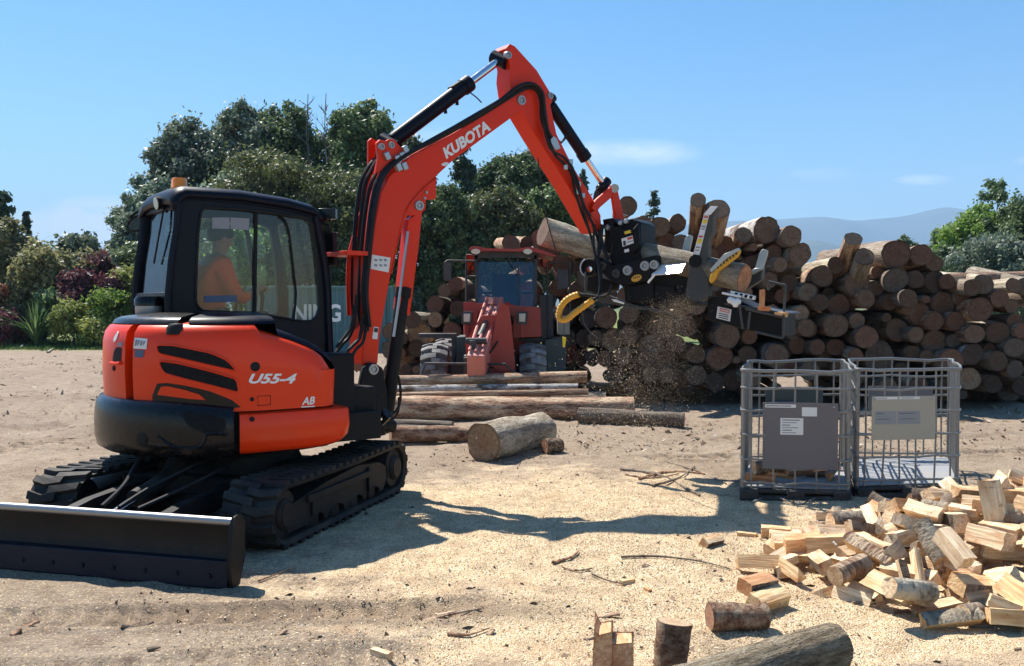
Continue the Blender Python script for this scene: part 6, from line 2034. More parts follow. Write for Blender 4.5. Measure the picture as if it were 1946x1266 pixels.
for l, ids in cnt.items():
    if len(ids) > 1:
        ids.sort(key=lambda i: recs[i][0])
        for n, i in enumerate(ids):
            lab[i] = l + ', ' + (('left one', 'right one') if len(ids) == 2 else ('left one', 'centre one', 'right one') if len(ids) == 3 else ('first', 'second', 'third', 'fourth', 'fifth', 'sixth'))[min(n, 5)]
for q, l in zip(recs, lab):
    px, py, rpx, tn, Y, P, d, r, L, tc = q
    put_log(P, d, r * .985, L, random.choices(BARKS, (4, 4, 3, .4))[0], tc, l, 'logs in the big stack', sq=random.uniform(.88, 1.1))
# long logs lying across the top of the stack, sunlit
def across(a, b, r, bark, tint, label, group='logs lying across the stack', far=True):
    a, b = Vector(a), Vector(b)
    return put_log(a, b - a, r, (b - a).length, bark, tint, label, group, far_end=far)
across(at(1032, 440, 16.3), at(1260, 515, 17.2), .24, 'bark_grey', TINTS[0][1], 'thick sunlit log lying across the stack behind the arm end')
across(at(1868, 540, 15.0), at(1760, 528, 18.5), .16, 'bark_grey', TINTS[2][1], 'grey sunlit log lying aslant on the right end of the stack, left one')
across(at(1950, 545, 15.4), at(1850, 520, 18.2), .15, 'bark_grey', TINTS[2][1], 'grey sunlit log lying aslant on the stack end, right one')
across(at(1800, 535, 15.3), at(1960, 528, 17.5), .13, 'bark_red', TINTS[1][1], 'thin log lying crosswise under the two aslant logs')
across(at(1180, 480, 15.5), at(1320, 560, 16.5), .17, 'bark', TINTS[3][1], 'brown log lying across the stack behind the coupler')

# ---- logs on the ground
def ground_log(pa, Ya, pb, Yb, r, bark, tint, label, zoff=0.0, seat=True, hi=False):
    a, b = at(*pa, Ya), at(*pb, Yb)
    if seat: a.z = gz(a.x, a.y) + r * .93 + zoff; b.z = gz(b.x, b.y) + r * .88 + zoff
    return put_log(a, b - a, r, (b - a).length, bark, tint, label, 'logs lying on the ground before the loader', far_end=True)
ground_log((918, 840), 10.15, (1030, 800), 11.3, .215, 'bark_grey', (.36, .25, .15), 'short thick grey-barked log with its sawn end towards the excavator tracks')
ground_log((742, 828), 11.4, (905, 818), 11.7, .105, 'bark_red', (.38, .22, .14), 'thin reddish log left of the short thick grey-barked log')
ground_log((720, 775), 13.9, (1204, 772), 13.8, .18, 'bark_red', (.40, .24, .15), 'long thick reddish-brown log lying in front of the loader')
ground_log((740, 726), 14.5, (1116, 716), 14.3, .095, 'bark_red', (.40, .24, .15), 'thin reddish log, rearmost and highest of the ground logs before the loader', seat=False)
ground_log((735, 741), 14.2, (1098, 736), 14.1, .062, 'bark_pale', (.50, .40, .30), 'thin pale white-barked pole between two reddish logs', seat=False)
ground_log((745, 752), 14.05, (1118, 745), 13.9, .05, 'bark_red', (.40, .24, .15), 'slim reddish pole just under the white-barked pole', seat=False)
ground_log((700, 745), 14.5, (1150, 745), 14.5, .2, 'bark', (.30, .2, .13), 'shaded log underneath the pale pole, behind the long thick log', seat=True)
ground_log((1100, 788), 13.4, (1300, 806), 13.0, .11, 'bark', (.36, .22, .14), 'thin shaded log whose end points at the cages')
ground_log((728, 812), 12.3, (880, 812), 12.2, .06, 'bark_grey', (.45, .33, .2), 'slab-like grey pole under the long thick log')
ground_log((690, 790), 12.9, (860, 800), 12.6, .07, 'bark', (.36, .22, .14), 'dark pole half hidden behind the excavator boom foot')
ground_log((1035, 850), 10.6, (1066, 838), 10.7, .085, 'bark_red', (.42, .20, .11), 'stubby red chunk beside the short thick log')
# the log being sawn, and the split pieces on the table
a, b = PPL.px(*Z6(1282, 686), .12), PPL.px(*Z6(560, 505), -.12)
o = put_log(a, b - a, .132, (b - a).length * .95, 'bark_grey', (.60, .30, .15), 'log with a fresh orange end held in the log processor', None, 2)

# ================================================================== FIREWOOD
def wood_mesh(kind, k):
    """one split billet along Y: split faces (0), bark (1)"""
    L = random.uniform(.27, .34); V, F, M = [], [], []
    if kind == 'wedge':
        r = random.uniform(.09, .13); a = R(random.uniform(48, 80)); n = 5
        sec = [(0, 0)] + [(r * math.sin(-a / 2 + a * i / n), r * math.cos(-a / 2 + a * i / n)) for i in range(n + 1)]
        bark = list(range(1, n + 1)) if random.random() < .4 else []
    elif kind == 'half':
        r = random.uniform(.07, .10); n = 8
        sec = [(r * math.cos(math.pi * i / n), r * math.sin(math.pi * i / n)) for i in range(n + 1)]; sec = sec[::-1]
        bark = list(range(0, n))
    elif kind == 'round':
        r = random.uniform(.05, .075); n = 12
        sec = [(r * math.sin(6.283 * i / n), r * math.cos(6.283 * i / n)) for i in range(n)]
        bark = list(range(n))
    else:
        w, h = random.uniform(.045, .075), random.uniform(.035, .06)
        sec = [(-w, -h), (-w * random.uniform(.8, 1.1), h), (w * .2, h * 1.1), (w, h * random.uniform(.7, 1.1)), (w * 1.05, -h * .9)]
        bark = [random.randrange(5)] if random.random() < .5 else []
    cxs = sum(p[0] for p in sec) / len(sec); cys = sum(p[1] for p in sec) / len(sec)
    sec = [(x - cxs, y - cys) for x, y in sec]
    # extra points on split edges so faces are uneven
    s2, b2 = [], []
    for i, p in enumerate(sec):
        q = sec[(i + 1) % len(sec)]
        s2.append(p); b2.append(i in bark)
        if i not in bark and math.hypot(q[0] - p[0], q[1] - p[1]) > .05:
            for t in (.33, .67):
                s2.append((p[0] + (q[0] - p[0]) * t, p[1] + (q[1] - p[1]) * t)); b2.append(False)
    n, rings = len(s2), 7
    for j in range(rings):
        y = -L / 2 + L * j / (rings - 1)
        tw = random.uniform(-.03, .03)
        for i, (x, z) in enumerate(s2):
            p = Vector((x * 14, y * 5, z * 14)) + Vector((k * 5.1, k * 2.3, 0))
            f = 1 + .10 * noise.noise(p) + .06 * noise.noise(p * 3)
            ye = y + (random.uniform(-.008, .008) if j in (0, rings - 1) else 0)
            V.append((x * f + tw * z, ye, z * f - tw * x))
    for j in range(rings - 1):
        for i in range(n):
            l = (i + 1) % n
            F.append((j * n + i, j * n + l, (j + 1) * n + l, (j + 1) * n + i)); M.append(1 if b2[i] else 0)
    F.append(tuple(range(n))[::-1]); M.append(0)
    F.append(tuple(range((rings - 1) * n, rings * n))); M.append(0)
    me = bpy.data.meshes.new('firewood'); me.from_pydata(V, [], F)
    bm = bmesh.new(); bm.from_mesh(me); bmesh.ops.recalc_face_normals(bm, faces=bm.faces); bm.to_mesh(me); bm.free()
    me.materials.append(MT['split_wood']); me.materials.append(MT['bark'])
    me.polygons.foreach_set('material_index', M)
    me.polygons.foreach_set('use_smooth', [True] * len(F)); me.set_sharp_from_angle(angle=R(32)); me.update()
    return me
random.seed(23)
KINDS = ['wedge'] * 9 + ['half'] * 4 + ['round'] * 3 + ['block'] * 8
WOOD = [(k, wood_mesh(k, i)) for i, k in enumerate(KINDS)]
class Heap:
    """lets pieces down one by one until they touch what lies below"""
    def __init__(s, base=None):
        s.tv, s.tf, s.bvh = [], [], None; s.base = base
    def support(s, x, y, z=None):
        if z is None: z = s.base if s.base is not None else gz(x, y)
        if s.bvh:
            h = s.bvh.ray_cast(Vector((x, y, 4)), Vector((0, 0, -1)))
            if h[0] is not None: z = max(z, h[0].z)
        return z
    def drop(s, me, M3, x, y, sink=.012, top=None):
        vs = [M3 @ v.co for v in me.vertices]
        best = -9
        gzs = [s.base] * len(vs) if s.base is not None else gz_np(np.array([x + v.x for v in vs]), np.array([y + v.y for v in vs]))
        for v, g_ in zip(vs, gzs): best = max(best, s.support(x + v.x, y + v.y, float(g_)) - v.z)
        best -= sink
        if top is not None and best > top: return None
        b = len(s.tv); P = Vector((x, y, best))
        s.tv += [v + P for v in vs]; s.tf += [[i + b for i in f.vertices] for f in me.polygons]
        s.bvh = BVHTree.FromPolygons(s.tv, s.tf)
        return P
WT = [(1, 1, 1), (1.06, .98, .88), (.95, .80, .62), (1.1, 1.06, .98), (.98, .72, .52), (.85, .78, .70)]
def put_wood(kind, me, M3, P, label, group, tint=None, bark=None, sc=None):
    o = bpy.data.objects.new('firewood', me); COL.objects.link(o)
    o.matrix_world = Matrix.Translation(P) @ M3.to_4x4()
    t = tint or random.choices(WT, (6, 4, 3, 4, 2, 2))[0]
    o.color = (*t, 1)
    if bark:
        o.material_slots[1].link = 'OBJECT'; o.material_slots[1].material = MT[bark]
    return tag(o, label, 'firewood', group)
heap = Heap()
HP = []      # (kind, mesh, M3, P, source)
def drop(kind_i, x, y, yaw, pitch=0.0, roll=0.0, sc=1.0, n=1, sink=.012, top=None):
    k, me = WOOD[kind_i]
    M3 = Matrix.Rotation(yaw, 3, 'Z') @ Matrix.Rotation(pitch, 3, 'X') @ Matrix.Rotation(roll, 3, 'Y') @ Matrix.Scale(sc, 3)
    P = heap.drop(me, M3, x, y, sink, top)
    return None if P is None else (k, me, M3, P)
def heap_h(x, y):
    """how high the heap stands over a point of the ground"""
    a = ((x - 3.45) / 1.85, (y - 6.0) / 1.35)
    d = math.hypot(*a)
    return max(0.0, .56 * (1 - d ** 1.35))
random.seed(31)
PICK = [i for i in range(24) if i < 9 or i > 15] * 3 + [9, 10, 11, 13, 14]
cand = []
t = 0
while len(cand) < 268 and t < 12000:
    t += 1
    x, y = random.uniform(1.45, 4.45), random.uniform(4.7, 7.6)
    if x > .56 * y + .25: continue
    if y < 4.85 + .10 * abs(x - 2.8) or (x < 2.35 and y > 6.7) or (x < 2.9 and y > 7.15): continue
    h = heap_h(x, y)
    if h <= .02 or random.random() > (h / .56) ** .6 + .2: continue
    if heap.support(x, y) > h: continue
    c_ = drop(random.choice(PICK), x, y, random.uniform(0, 6.28), random.gauss(0, .16), random.choice((0, 1.57, 3.14, 4.71)) + random.gauss(0, .3), random.uniform(.60, .88), sink=.028, top=h + .03)
    if c_ is None: continue
    cand.append(c_)
# pieces one can pick out, placed where the photograph shows them
hero = []
def hp(px, py, h): p = gpt(px, py, h); return p.x, p.y
for (kind, px, py, h, yaw, pitch, roll, sc, lab_, tint) in (
    (17, 1893, 935, .55, .35, 1.3, .7, 1.75, 'tall pale billet standing upright on top of the heap', (1.1, 1.04, .92)),
    (17, 1354, 1028, .05, -.9, 0, .5, 1.0, 'lone billet on the sawdust left of the heap', (1.05, .98, .85)),
    (1, 1440, 1073, .05, 1.5, 0, 1.2, 1.25, 'long brownish billet at the left toe of the heap', (.95, .78, .58)),
    (2, 1505, 1078, .10, .25, .1, 2.8, 1.25, 'broad billet leaning with its sawn end to the camera, left toe', (1.05, .95, .78)),
    (18, 1475, 1014, .04, 1.3, 0, 0, 1.1, 'flat chunk lying behind the left toe of the heap', (1, .85, .66)),
    (19, 1420, 1012, .03, 1.1, 0, 0, .7, 'small chip of wood behind the lone billet', (1, .85, .66)),
    (3, 1550, 1030, .14, .3, .5, .3, 1.1, 'white-sided billet standing aslant above the broad leaning one', (1.12, 1.06, .98)),
    (20, 1594, 988, .12, .1, .9, 0, 1.0, 'block with a bright white end at the back left of the heap', (1.15, 1.12, 1.05)),
    (9, 1655, 1038, .25, .75, .35, .6, 1.45, 'big billet with dark red bark in the middle of the heap', (1.0, .86, .66)),
    (4, 1705, 992, .32, -1.0, .12, .5, 1.3, 'big white-faced billet behind the dark red-barked one', (1.12, 1.06, .96)),
    (13, 1615, 1082, .16, -1.0, .15, 0, 1.25, 'round pale-barked branch piece in front of the dark red-barked billet', (1.05, .98, .86)),
    (10, 1690, 1125, .10, .5, .12, 2.6, 1.4, 'thick half round with split end at the front of the heap', (1.04, .92, .72)),
    (14, 1730, 1098, .24, -1.2, -.2, 0, 1.5, 'long grey-barked round piece lying downhill at the front', (.95, .9, .82)),
    (5, 1722, 1045, .33, .2, 1.1, .2, 1.0, 'slim billet standing upright right of the dark red-barked one', (1.1, 1.0, .86)),
    (6, 1748, 1018, .38, -.2, .8, .7, 1.05, 'pale slim billet tilted up beside the grey weathered one', (1.1, 1.03, .9)),
    (15, 1770, 985, .45, .5, .9, .2, 1.3, 'grey weathered splintered stick rising from the heap', (.72, .70, .66)),
    (7, 1800, 945, .45, -.7, .5, .4, 1.1, 'pale billet leaning left of the tall upright one', (1.1, 1.04, .92)),
    (8, 1810, 1085, .30, -1.5, .1, .4, 1.5, 'broad flat-lying billet right of the long grey-barked piece', (1.0, .86, .64)),
    (21, 1850, 1110, .16, -1.2, -.15, .3, 1.3, 'long thin split piece at the front right of the heap', (1.0, .84, .62)),
    (11, 1860, 1160, .07, -1.1, -.05, .2, 1.15, 'white-sided billet on the ground at the front edge of the heap', (1.12, 1.05, .94)),
    (22, 1815, 1020, .42, .35, .6, 0, 1.15, 'white-faced block tilted up in the right half of the heap', (1.14, 1.08, 1.0)),
    (16, 1925, 1050, .40, 1.2, .3, .2, 1.1, 'pale billet near the frame edge halfway up the heap', (1.1, 1.0, .85)),
    (12, 1935, 1110, .22, .2, .2, 2.2, 1.1, 'brown billet near the frame edge low on the heap', (.95, .78, .56)),
    (23, 1915, 1180, .05, 1.4, 0, .2, 1.1, 'flat board-like piece at the front right by the frame edge', (1.0, .85, .62))):
    x, y = hp(px, py, h)
    k, me, M3, P = drop(kind, x, y, yaw, pitch, roll, sc * .64, sink=.03)
    P.z = max(min(P.z, h * .8 + .03), P.z - .16)
    put_wood(k, me, M3, P, lab_, 'split firewood in the heap', tint, 'bark_red' if 'dark red' in lab_ else 'bark_grey' if 'grey' in lab_ else None)
# the rest of the heap, labelled by look and place in it
def tname(t):
    return ('pale', 'cream', 'brown', 'whitish', 'rusty', 'grey-brown')[WT.index(t)]
KN = {'wedge': 'wedge', 'half': 'half-round', 'round': 'barked round', 'block': 'block'}
rec2 = []
print('HEAP', len(cand), t)
for (k, me, M3, P) in cand:
    t = random.choices(WT, (6, 4, 3, 4, 2, 2))[0]
    px, py = pix(P)
    col = 'left toe' if px < 1560 else 'left slope' if px < 1660 else 'middle' if px < 1760 else 'right slope' if px < 1850 else 'right side' if px < 1946 else 'far right side'
    hgt = 'ground level' if P.z < .11 else 'lower layer' if P.z < .25 else 'upper layer' if P.z < .42 else 'crest'
    dep = 'front' if P.y < 5.7 else 'centre' if P.y < 6.5 else 'back'
    yaw = M3 @ Vector((0, 1, 0))
    lie = 'endwise' if abs(yaw.y) > .82 * math.hypot(yaw.x, yaw.y) else 'crosswise' if abs(yaw.x) > .82 * math.hypot(yaw.x, yaw.y) else 'slanting'
    rec2.append([k, me, M3, P, t, '%s %s lying %s in the heap, %s, %s %s' % (tname(t), KN[k], lie, hgt, dep, col), px])
cnt = {}
for i, q in enumerate(rec2): cnt.setdefault(q[5], []).append(i)
for l, ids in cnt.items():
    if len(ids) > 1:
        ids.sort(key=lambda i: rec2[i][6])
        for n, i in enumerate(ids): rec2[i][5] = l + ', ' + ('left', 'right', 'rightmost', 'farthest right')[min(n, 3)] + ' one'
for k, me, M3, P, t, l, px in rec2:
    put_wood(k, me, M3, P, l, 'split firewood in the heap', t)

# ================================================================== CAGES
def cage(corners, hgt, hoops_z, plate, plate_mat, label, papers, nf, ns):
    """corners: four ground points (front left, front right, back right, back left)"""
    c = [Vector((p[0], p[1], 0)) for p in corners]
    mid = sum(c, Vector()) / 4
    zg = gz(mid.x, mid.y)
    T = thing('wire_cage', label, 'wire cage', (mid.x, mid.y, zg), 'galvanised cages from liquid tanks')
    z0 = zg + .105
    Pm = lambda a, b, t, z: c[a].lerp(c[b], t) + Vector((0, 0, z))
    # pallet: feet, runners, tray
    for (i, j) in ((0, 1), (3, 2)):
        mb = MB(); mb.tube([Pm(i, j, 0, zg + .02), Pm(i, j, 1, zg + .02)], .025, 6); mb.build('runner', MT['pallet_black'], T)
        for t in (.06, .5, .94):
            mb = MB(); ce = Pm(i, j, t, zg + .05); ang = math.atan2((c[j] - c[i]).y, (c[j] - c[i]).x)
            mb.box(ce + (mid - ce).normalized() * .06 * Vector((1, 1, 0)).length * .5, (.15, .12, .09), Matrix.Rotation(ang, 3, 'Z')); mb.build('foot', MT['pallet_black'], T, bevel=.012)
    mb = MB(); mb.prism([q + Vector((0, 0, z0 - .04)) for q in c], Vector((0, 0, .035))); mb.build('pallet_deck', MT['pallet_black'], T, bevel=.008)
    mb = MB(); inn = [mid + (q - mid) * .95 + Vector((0, 0, z0)) for q in c]; mb.prism(inn, Vector((0, 0, .012))); mb.build('tray', MT['tray_white'], T)
    # hoops: bent tubes round the cage
    def hoop(z, r, wob):
        P = []
        for i in range(4):
            a, b, d = c[i - 1], c[i], c[(i + 1) % 4]
            for t in (0, .25, .5, .75, 1):
                p = b + (a - b).normalized() * .09 * (1 - t) ** 2 + (d - b).normalized() * .09 * t ** 2
                P.append(p + Vector((0, 0, z)))
            for t in (.2, .4, .6, .8):
                q = b.lerp(d, t) + Vector((random.gauss(0, wob), random.gauss(0, wob), z + random.gauss(0, wob)))
                P.append(q)
        mb = MB(); mb.tube(P, r, 8, closed=True, flat=.8); return mb
    for k, z in enumerate(hoops_z):
        hoop(z0 + z, .0105 if k < len(hoops_z) - 1 else .0145, .007).build('hoop', MT['galvanised'], T)
    for (a, b, n) in ((0, 1, nf), (1, 2, ns), (2, 3, nf), (3, 0, ns)):
        for i in range(n):
            t = (i + .5) / n + random.gauss(0, .006)
            ins = (mid - Pm(a, b, t, 0)).normalized() * .016
            bw = random.gauss(0, .010)
            p = [Pm(a, b, t, z0 + .0) + ins, Pm(a, b, t + bw, z0 + hgt * .5) + ins, Pm(a, b, t + bw * .5, z0 + hgt) + ins]
            mb = MB(); mb.tube(p, .0085, 7); mb.build('upright', MT['galvanised'], T)
        p = Pm(a, b, 0, 0)
        mb = MB(); mb.tube([p + (mid - p).normalized() * .05 + Vector((0, 0, z0 - .03)), p + (mid - p).normalized() * .05 + Vector((0, 0, z0 + hgt))], .016, 8); mb.build('corner_post', MT['galvanised'], T)
    # sign plate on the front
    u0, u1, zA, zB = plate
    nrm = (c[1] - c[0]).normalized(); out_ = Vector((nrm.y, -nrm.x, 0))
    S_ = lambda u, z, w=.0: c[0].lerp(c[1], u) + Vector((0, 0, z0 + z)) + out_ * (.020 + w)
    mb = MB(); mb.prism([S_(u0, zA), S_(u1, zA), S_(u1, zB), S_(u0, zB)], out_ * .005); pl_o = mb.build('sign_plate', MT[plate_mat], T, bevel=.002)
    for (ua, ub, za, zb, mt, lines) in papers:
        f = lambda u, z, w: S_(u0 + (u1 - u0) * u, zA + (zB - zA) * z, .006 + w)
        mb = MB(); mb.add([f(ua, za, .001), f(ub, za, .001), f(ub, zb, .001), f(ua, zb, .001)], [(0, 1, 2, 3)]); pa = mb.build('paper_label', MT[mt], pl_o, smooth=False)
        for k in range(lines):
            zz = zb - (zb - za) * (k + .8) / (lines + .6); w_ = random.uniform(.4, .85)
            mb = MB(); mb.add([f(ua + (ub - ua) * .08, zz - .006, .002), f(ua + (ub - ua) * w_, zz - .006, .002), f(ua + (ub - ua) * w_, zz + .006, .002), f(ua + (ub - ua) * .08, zz + .006, .002)], [(0, 1, 2, 3)]); mb.build('printed_line', MT['ink_grey' if k % 2 else 'ink'], pa, smooth=False)
    for u in (.06, .94):
        mb = MB(); mb.lathe([(0, .01), (.008, .008), (.01, 0)], S_(u0 + (u1 - u0) * u, zB - .03, .006), out_, 8); mb.build('rivet', MT['steel'], pl_o)
    return T, c, mid, z0, S_
random.seed(5)
g = lambda px, py: gpt(px, py)
fl, fr_g = g(1406, 950), g(1617, 956)
bk_l = at(1421, 800, 9.50); bk_r = at(1603, 800, 9.62)
cageA, cA, midA, zA0, SA = cage([fl, fr_g, bk_r, bk_l], 1.015, [.05, .25, .46, .67, .865, 1.015], (.20, .875, .175, .745), 'plate_grey',
    'galvanised wire cage with a grey sign plate and firewood in it, beside the heap', [(.03, .44, .925, .975, 'paper', 1), (.52, .72, .80, .935, 'paper', 0), (.235, .54, .52, .77, 'paper', 6)], 5, 9)
fl2, fr2 = g(1624, 948), g(1824, 944)
bk_l2 = at(1611, 800, 9.75); bk_r2 = at(1806, 800, 9.72)
cageB, cB, midB, zB0, SB = cage([fl2, fr2, bk_r2, bk_l2], 1.015, [.05, .25, .45, .65, .845, 1.015], (.14, .74, .405, .785), 'plate_beige',
    'galvanised wire cage with a beige sign plate, empty, right of the other', [(.05, .40, .93, .985, 'paper', 1), (.43, .75, .93, .985, 'paper', 1), (.05, .38, .36, .66, 'tray_white', 4), (.40, .76, .36, .66, 'tray_white', 4)], 6, 8)
# boards fixed inside at the back of the cages
mb = MB(); d_ = (cA[2] - cA[3]).normalized(); q0 = cA[3] + d_ * .18 + Vector((0, -.03, zA0 + .45)); q1 = cA[3] + d_ * .78 + Vector((0, -.03, zA0 + .45))
mb.prism([q0, q1, q1 + Vector((0, 0, .30)), q0 + Vector((0, 0, .30))], Vector((0, .012, 0))); bp_ = mb.build('back_plate', MT['loader_green'], cageA, bevel=.002)
mb = MB(); mb.prism([q0 + Vector((.02, -.006, .06)), q0 + Vector((.30, -.006, .06)), q0 + Vector((.30, -.006, .16)), q0 + Vector((.02, -.006, .16))], Vector((0, .004, 0))); mb.build('back_sticker', MT['sticker_blue'], bp_)
mb = MB(); d_ = (cB[2] - cB[3]).normalized(); q0 = cB[3] + d_ * .2 + Vector((0, -.03, zB0 + .50)); q1 = cB[3] + d_ * .85 + Vector((0, -.03, zB0 + .50))
mb.prism([q0, q1, q1 + Vector((0, 0, .24)), q0 + Vector((0, 0, .24))], Vector((0, .012, 0))); mb.build('back_plate', MT['plate_grey'], cageB, bevel=.002)

# firewood lying in the left cage
heap2 = Heap(zA0 + .013)
random.seed(9)
DESC = ['rust-orange billet at the front left of the wire cage floor', 'pale billet under the grey sign plate in the wire cage', 'long pale billet lying crosswise in the front of the wire cage', 'split billet against the right side of the wire cage', 'orange half round near the right front post of the wire cage', 'cream billet at the back of the wire cage floor', 'small wedge in the middle of the wire cage floor', 'brown billet on top of the others in the wire cage', 'pale block in the back left of the wire cage', 'short stub in the back right of the wire cage', 'white-faced billet by the front rail of the wire cage', 'tilted billet leaning on the right mesh of the wire cage', 'billet of the upper layer at the front left of the wire cage', 'billet of the upper layer under the right half of the grey sign plate', 'middle billet of the upper layer behind the front wire of the cage', 'billet of the upper layer near the right front post of the wire cage', 'billet lying behind the front left ones in the wire cage', 'billet lying behind the front right ones in the wire cage']
for k, (u, v) in enumerate(((.18, .16), (.36, .17), (.55, .16), (.76, .17), (.86, .17), (.5, .62), (.45, .35), (.6, .18), (.2, .6), (.8, .6), (.7, .16), (.84, .3), (.25, .16), (.62, .16), (.45, .17), (.78, .17), (.3, .3), (.65, .35))):
    P = cA[0].lerp(cA[1], u).lerp(cA[3].lerp(cA[2], u), v)
    kk, me = WOOD[(k * 5 + 1) % len(WOOD)]
    yaw = 1.57 + random.gauss(0, .35) if k < 5 or k == 10 or 11 < k < 16 else random.uniform(0, 3.1)
    M3 = Matrix.Rotation(yaw, 3, 'Z') @ Matrix.Rotation(random.gauss(0, .10), 3, 'X') @ Matrix.Rotation(random.choice((0, 1.57, 3.14)), 3, 'Y') @ Matrix.Scale(.8, 3)
    Pz = heap2.drop(me, M3, P.x, P.y, .02, zA0 + .23)
    if Pz is None: continue
    put_wood(kk, me, M3, Pz, DESC[k], 'firewood thrown into the left cage', (1.0, .62, .40) if k in (0, 3, 4) else None)
# split blocks on the processor's table
me = WOOD[2][1]
for (x, y, sc, lab_, tint) in ((1398, 812, .58, 'fresh orange wedge standing on the processor table', (1.0, .55, .32)), (1522, 905, .42, 'small pale chunk at the end of the processor table', (1.1, .9, .68)), (1410, 868, .4, 'bit of reddish wood under the orange wedge on the processor table', (.9, .45, .28))):
    M3 = Matrix.Rotation(R(-20), 3, 'Z') @ Matrix.Rotation(1.35, 3, 'X') @ Matrix.Scale(sc, 3) if sc == .58 else Matrix.Rotation(R(60), 3, 'Z') @ Matrix.Scale(sc, 3)
    put_wood('wedge', me, M3, PPL.px(*Z6(x, y), .2), lab_, 'wood on the processor table', tint)

# ================================================================== FOREGROUND
big = log_meshes(1, 64, 60, .06, 0, -.10)[0]
for v in big[0].vertices:
    p = Vector((v.co.x * 3, v.co.y * 9, v.co.z * 3))
    f = .045 * noise.noise(p * 1.3) + .03 * noise.noise(p * 3.1) - .09 * max(0, noise.noise(Vector((v.co.x * 2.2, v.co.y * 5, v.co.z * 2.2 + 9))) - .25)
    v.co.x *= 1 + f; v.co.z *= 1 + f
big[0].materials.append(MT['bark_grey']); big[1].materials.append(MT['cut_wood']); big[2].materials.append(MT['cut_wood'])
LOGM.append(big)
a = gpt(1150, 1345, .10); b = gpt(1585, 1216, .115)
a.z = gz(a.x, a.y) + .095; b.z = gz(b.x, b.y) + .10
put_log(a, b - a, .10, (b - a).length, 'bark_gnarled', (.34, .22, .14), 'gnarled grey-barked log at the bottom edge of the frame', None, len(LOGM) - 1, True)
LOGM.pop()
def upright(px, py, r, h, tilt, label, tint, bark, var):
    p = gpt(px, py); p.z = gz(p.x, p.y) - .01
    d = -Vector((tilt[0], tilt[1], 1)).normalized()
    top = p - d * h
    o = put_log(top, d, r, h, bark, tint, label, 'sawn rounds standing in the foreground', var, False)
    return o
upright(1272, 1268, .082, .215, (.12, .10), 'sawn round standing on end with a bright cut top', (.62, .46, .29), 'bark_red', 1)
def step_block():
    p = gpt(1164, 1290); z = gz(p.x, p.y)
    T = thing('wood_block', 'split block with a stepped top standing at the bottom edge of the frame', 'wood block', (p.x, p.y, z))
    Rz = Matrix.Rotation(R(-8), 3, 'Z')
    for nm, pts, dp in (('split_half', [(-.085, 0), (.0, 0), (-.005, .235), (-.06, .225), (-.078, .26)], .15), ('split_half', [(.002, 0), (.09, 0), (.088, .19), (.0, .185)], .14)):
        mb = MB(); L_ = [p + Rz @ Vector((x, -dp / 2, 0)) + Vector((0, 0, z - p.z + y)) for x, y in pts]
        mb.prism(L_, Rz @ Vector((0, dp, 0))); o = mb.build(nm, MT['split_wood'], T, bevel=.006); o.color = (1.0, .72, .55, 1)
step_block()
def short_log(px, py, yaw, r, L, label, tint, bark, var):
    p = gpt(px, py); p.z = gz(p.x, p.y) + r * .92
    d = Vector((math.cos(yaw), math.sin(yaw), 0))
    put_log(p - d * L / 2, d, r, L, bark, tint, label, 'short logs in the foreground', var, True)
short_log(1402, 1200, .12, .072, .30, 'short cracked reddish log behind the gnarled log', (.45, .25, .15), 'bark_red', 5)
fg = Heap()
for (i, px, py, yaw, roll, sc, lab_, tint) in ((19, 1462, 1160, -.9, .4, .85, 'split piece lying behind the short cracked log', (1.02, .9, .7)), (21, 1440, 1150, -1.0, .2, .75, 'thin brown split sliver behind the short cracked log', (.75, .5, .34)), (20, 725, 1250, .9, 0, .42, 'small pale offcut alone on the dirt at the bottom', (1.1, 1.02, .9)), (22, 1192, 1112, -1.1, 0, .30, 'tiny pale stick end on the sawdust', (1.1, .95, .75)), (19, 1231, 1127, .4, 0, .2, 'tiny brown cube of wood on the sawdust', (.9, .6, .4)), (18, 150, 660, .8, 0, .8, 'pale broken slab far left near the grass', (1.1, 1.0, .85))):
    k, me = WOOD[i]
    p = gpt(px, py)
    M3 = Matrix.Rotation(yaw, 3, 'Z') @ Matrix.Rotation(roll, 3, 'Y') @ Matrix.Scale(sc, 3)
    Pz = fg.drop(me, M3, p.x, p.y)
    put_wood(k, me, M3, Pz, lab_, None, tint)
def bark_flake(px, py, L, w, yaw, label, mat='bark_red', curl=.6):
    p = gpt(px, py); z = gz(p.x, p.y)
    mb = MB(); rows = []
    d = Vector((math.cos(yaw), math.sin(yaw), 0)); s = Vector((-d.y, d.x, 0))
    for i in range(7):
        u = i / 6 - .5; ww = w * (1 - (2 * u) ** 2 * .6) * random.uniform(.85, 1.1)
        rows.append([Vector((p.x, p.y, z)) + d * L * u + s * ww * (v / 4 - .5) + Vector((0, 0, .008 + curl * w * (.25 - (v / 4 - .5) ** 2) + .01 * math.sin(u * 5))) for v in range(5)])
    mb.grid(rows)
    o = mb.build('bark_piece', MT[mat], None, (p.x, p.y, z), solid=.008)
    return tag(o, label, 'bark piece')
bark_flake(1152, 1178, .15, .05, -.15, 'dark curled flake of bark on the sawdust above the two rounds')
bark_flake(848, 1170, .12, .04, -.1, 'light brown bark flake beside the long curved stick')
bark_flake(1125, 1216, .10, .04, .5, 'dark bark scrap left of the stepped block')
bark_flake(932, 1208, .05, .04, .5, 'small dark bark lump in the middle of the bottom edge')
bark_flake(535, 1212, .06, .045, .3, 'dark lump of bark below the blade corner')
bark_flake(60, 1195, .08, .05, .3, 'dark bark crumb at the lower left')
bark_flake(30, 1205, .06, .05, .9, 'dark bark crumb at the left frame edge')
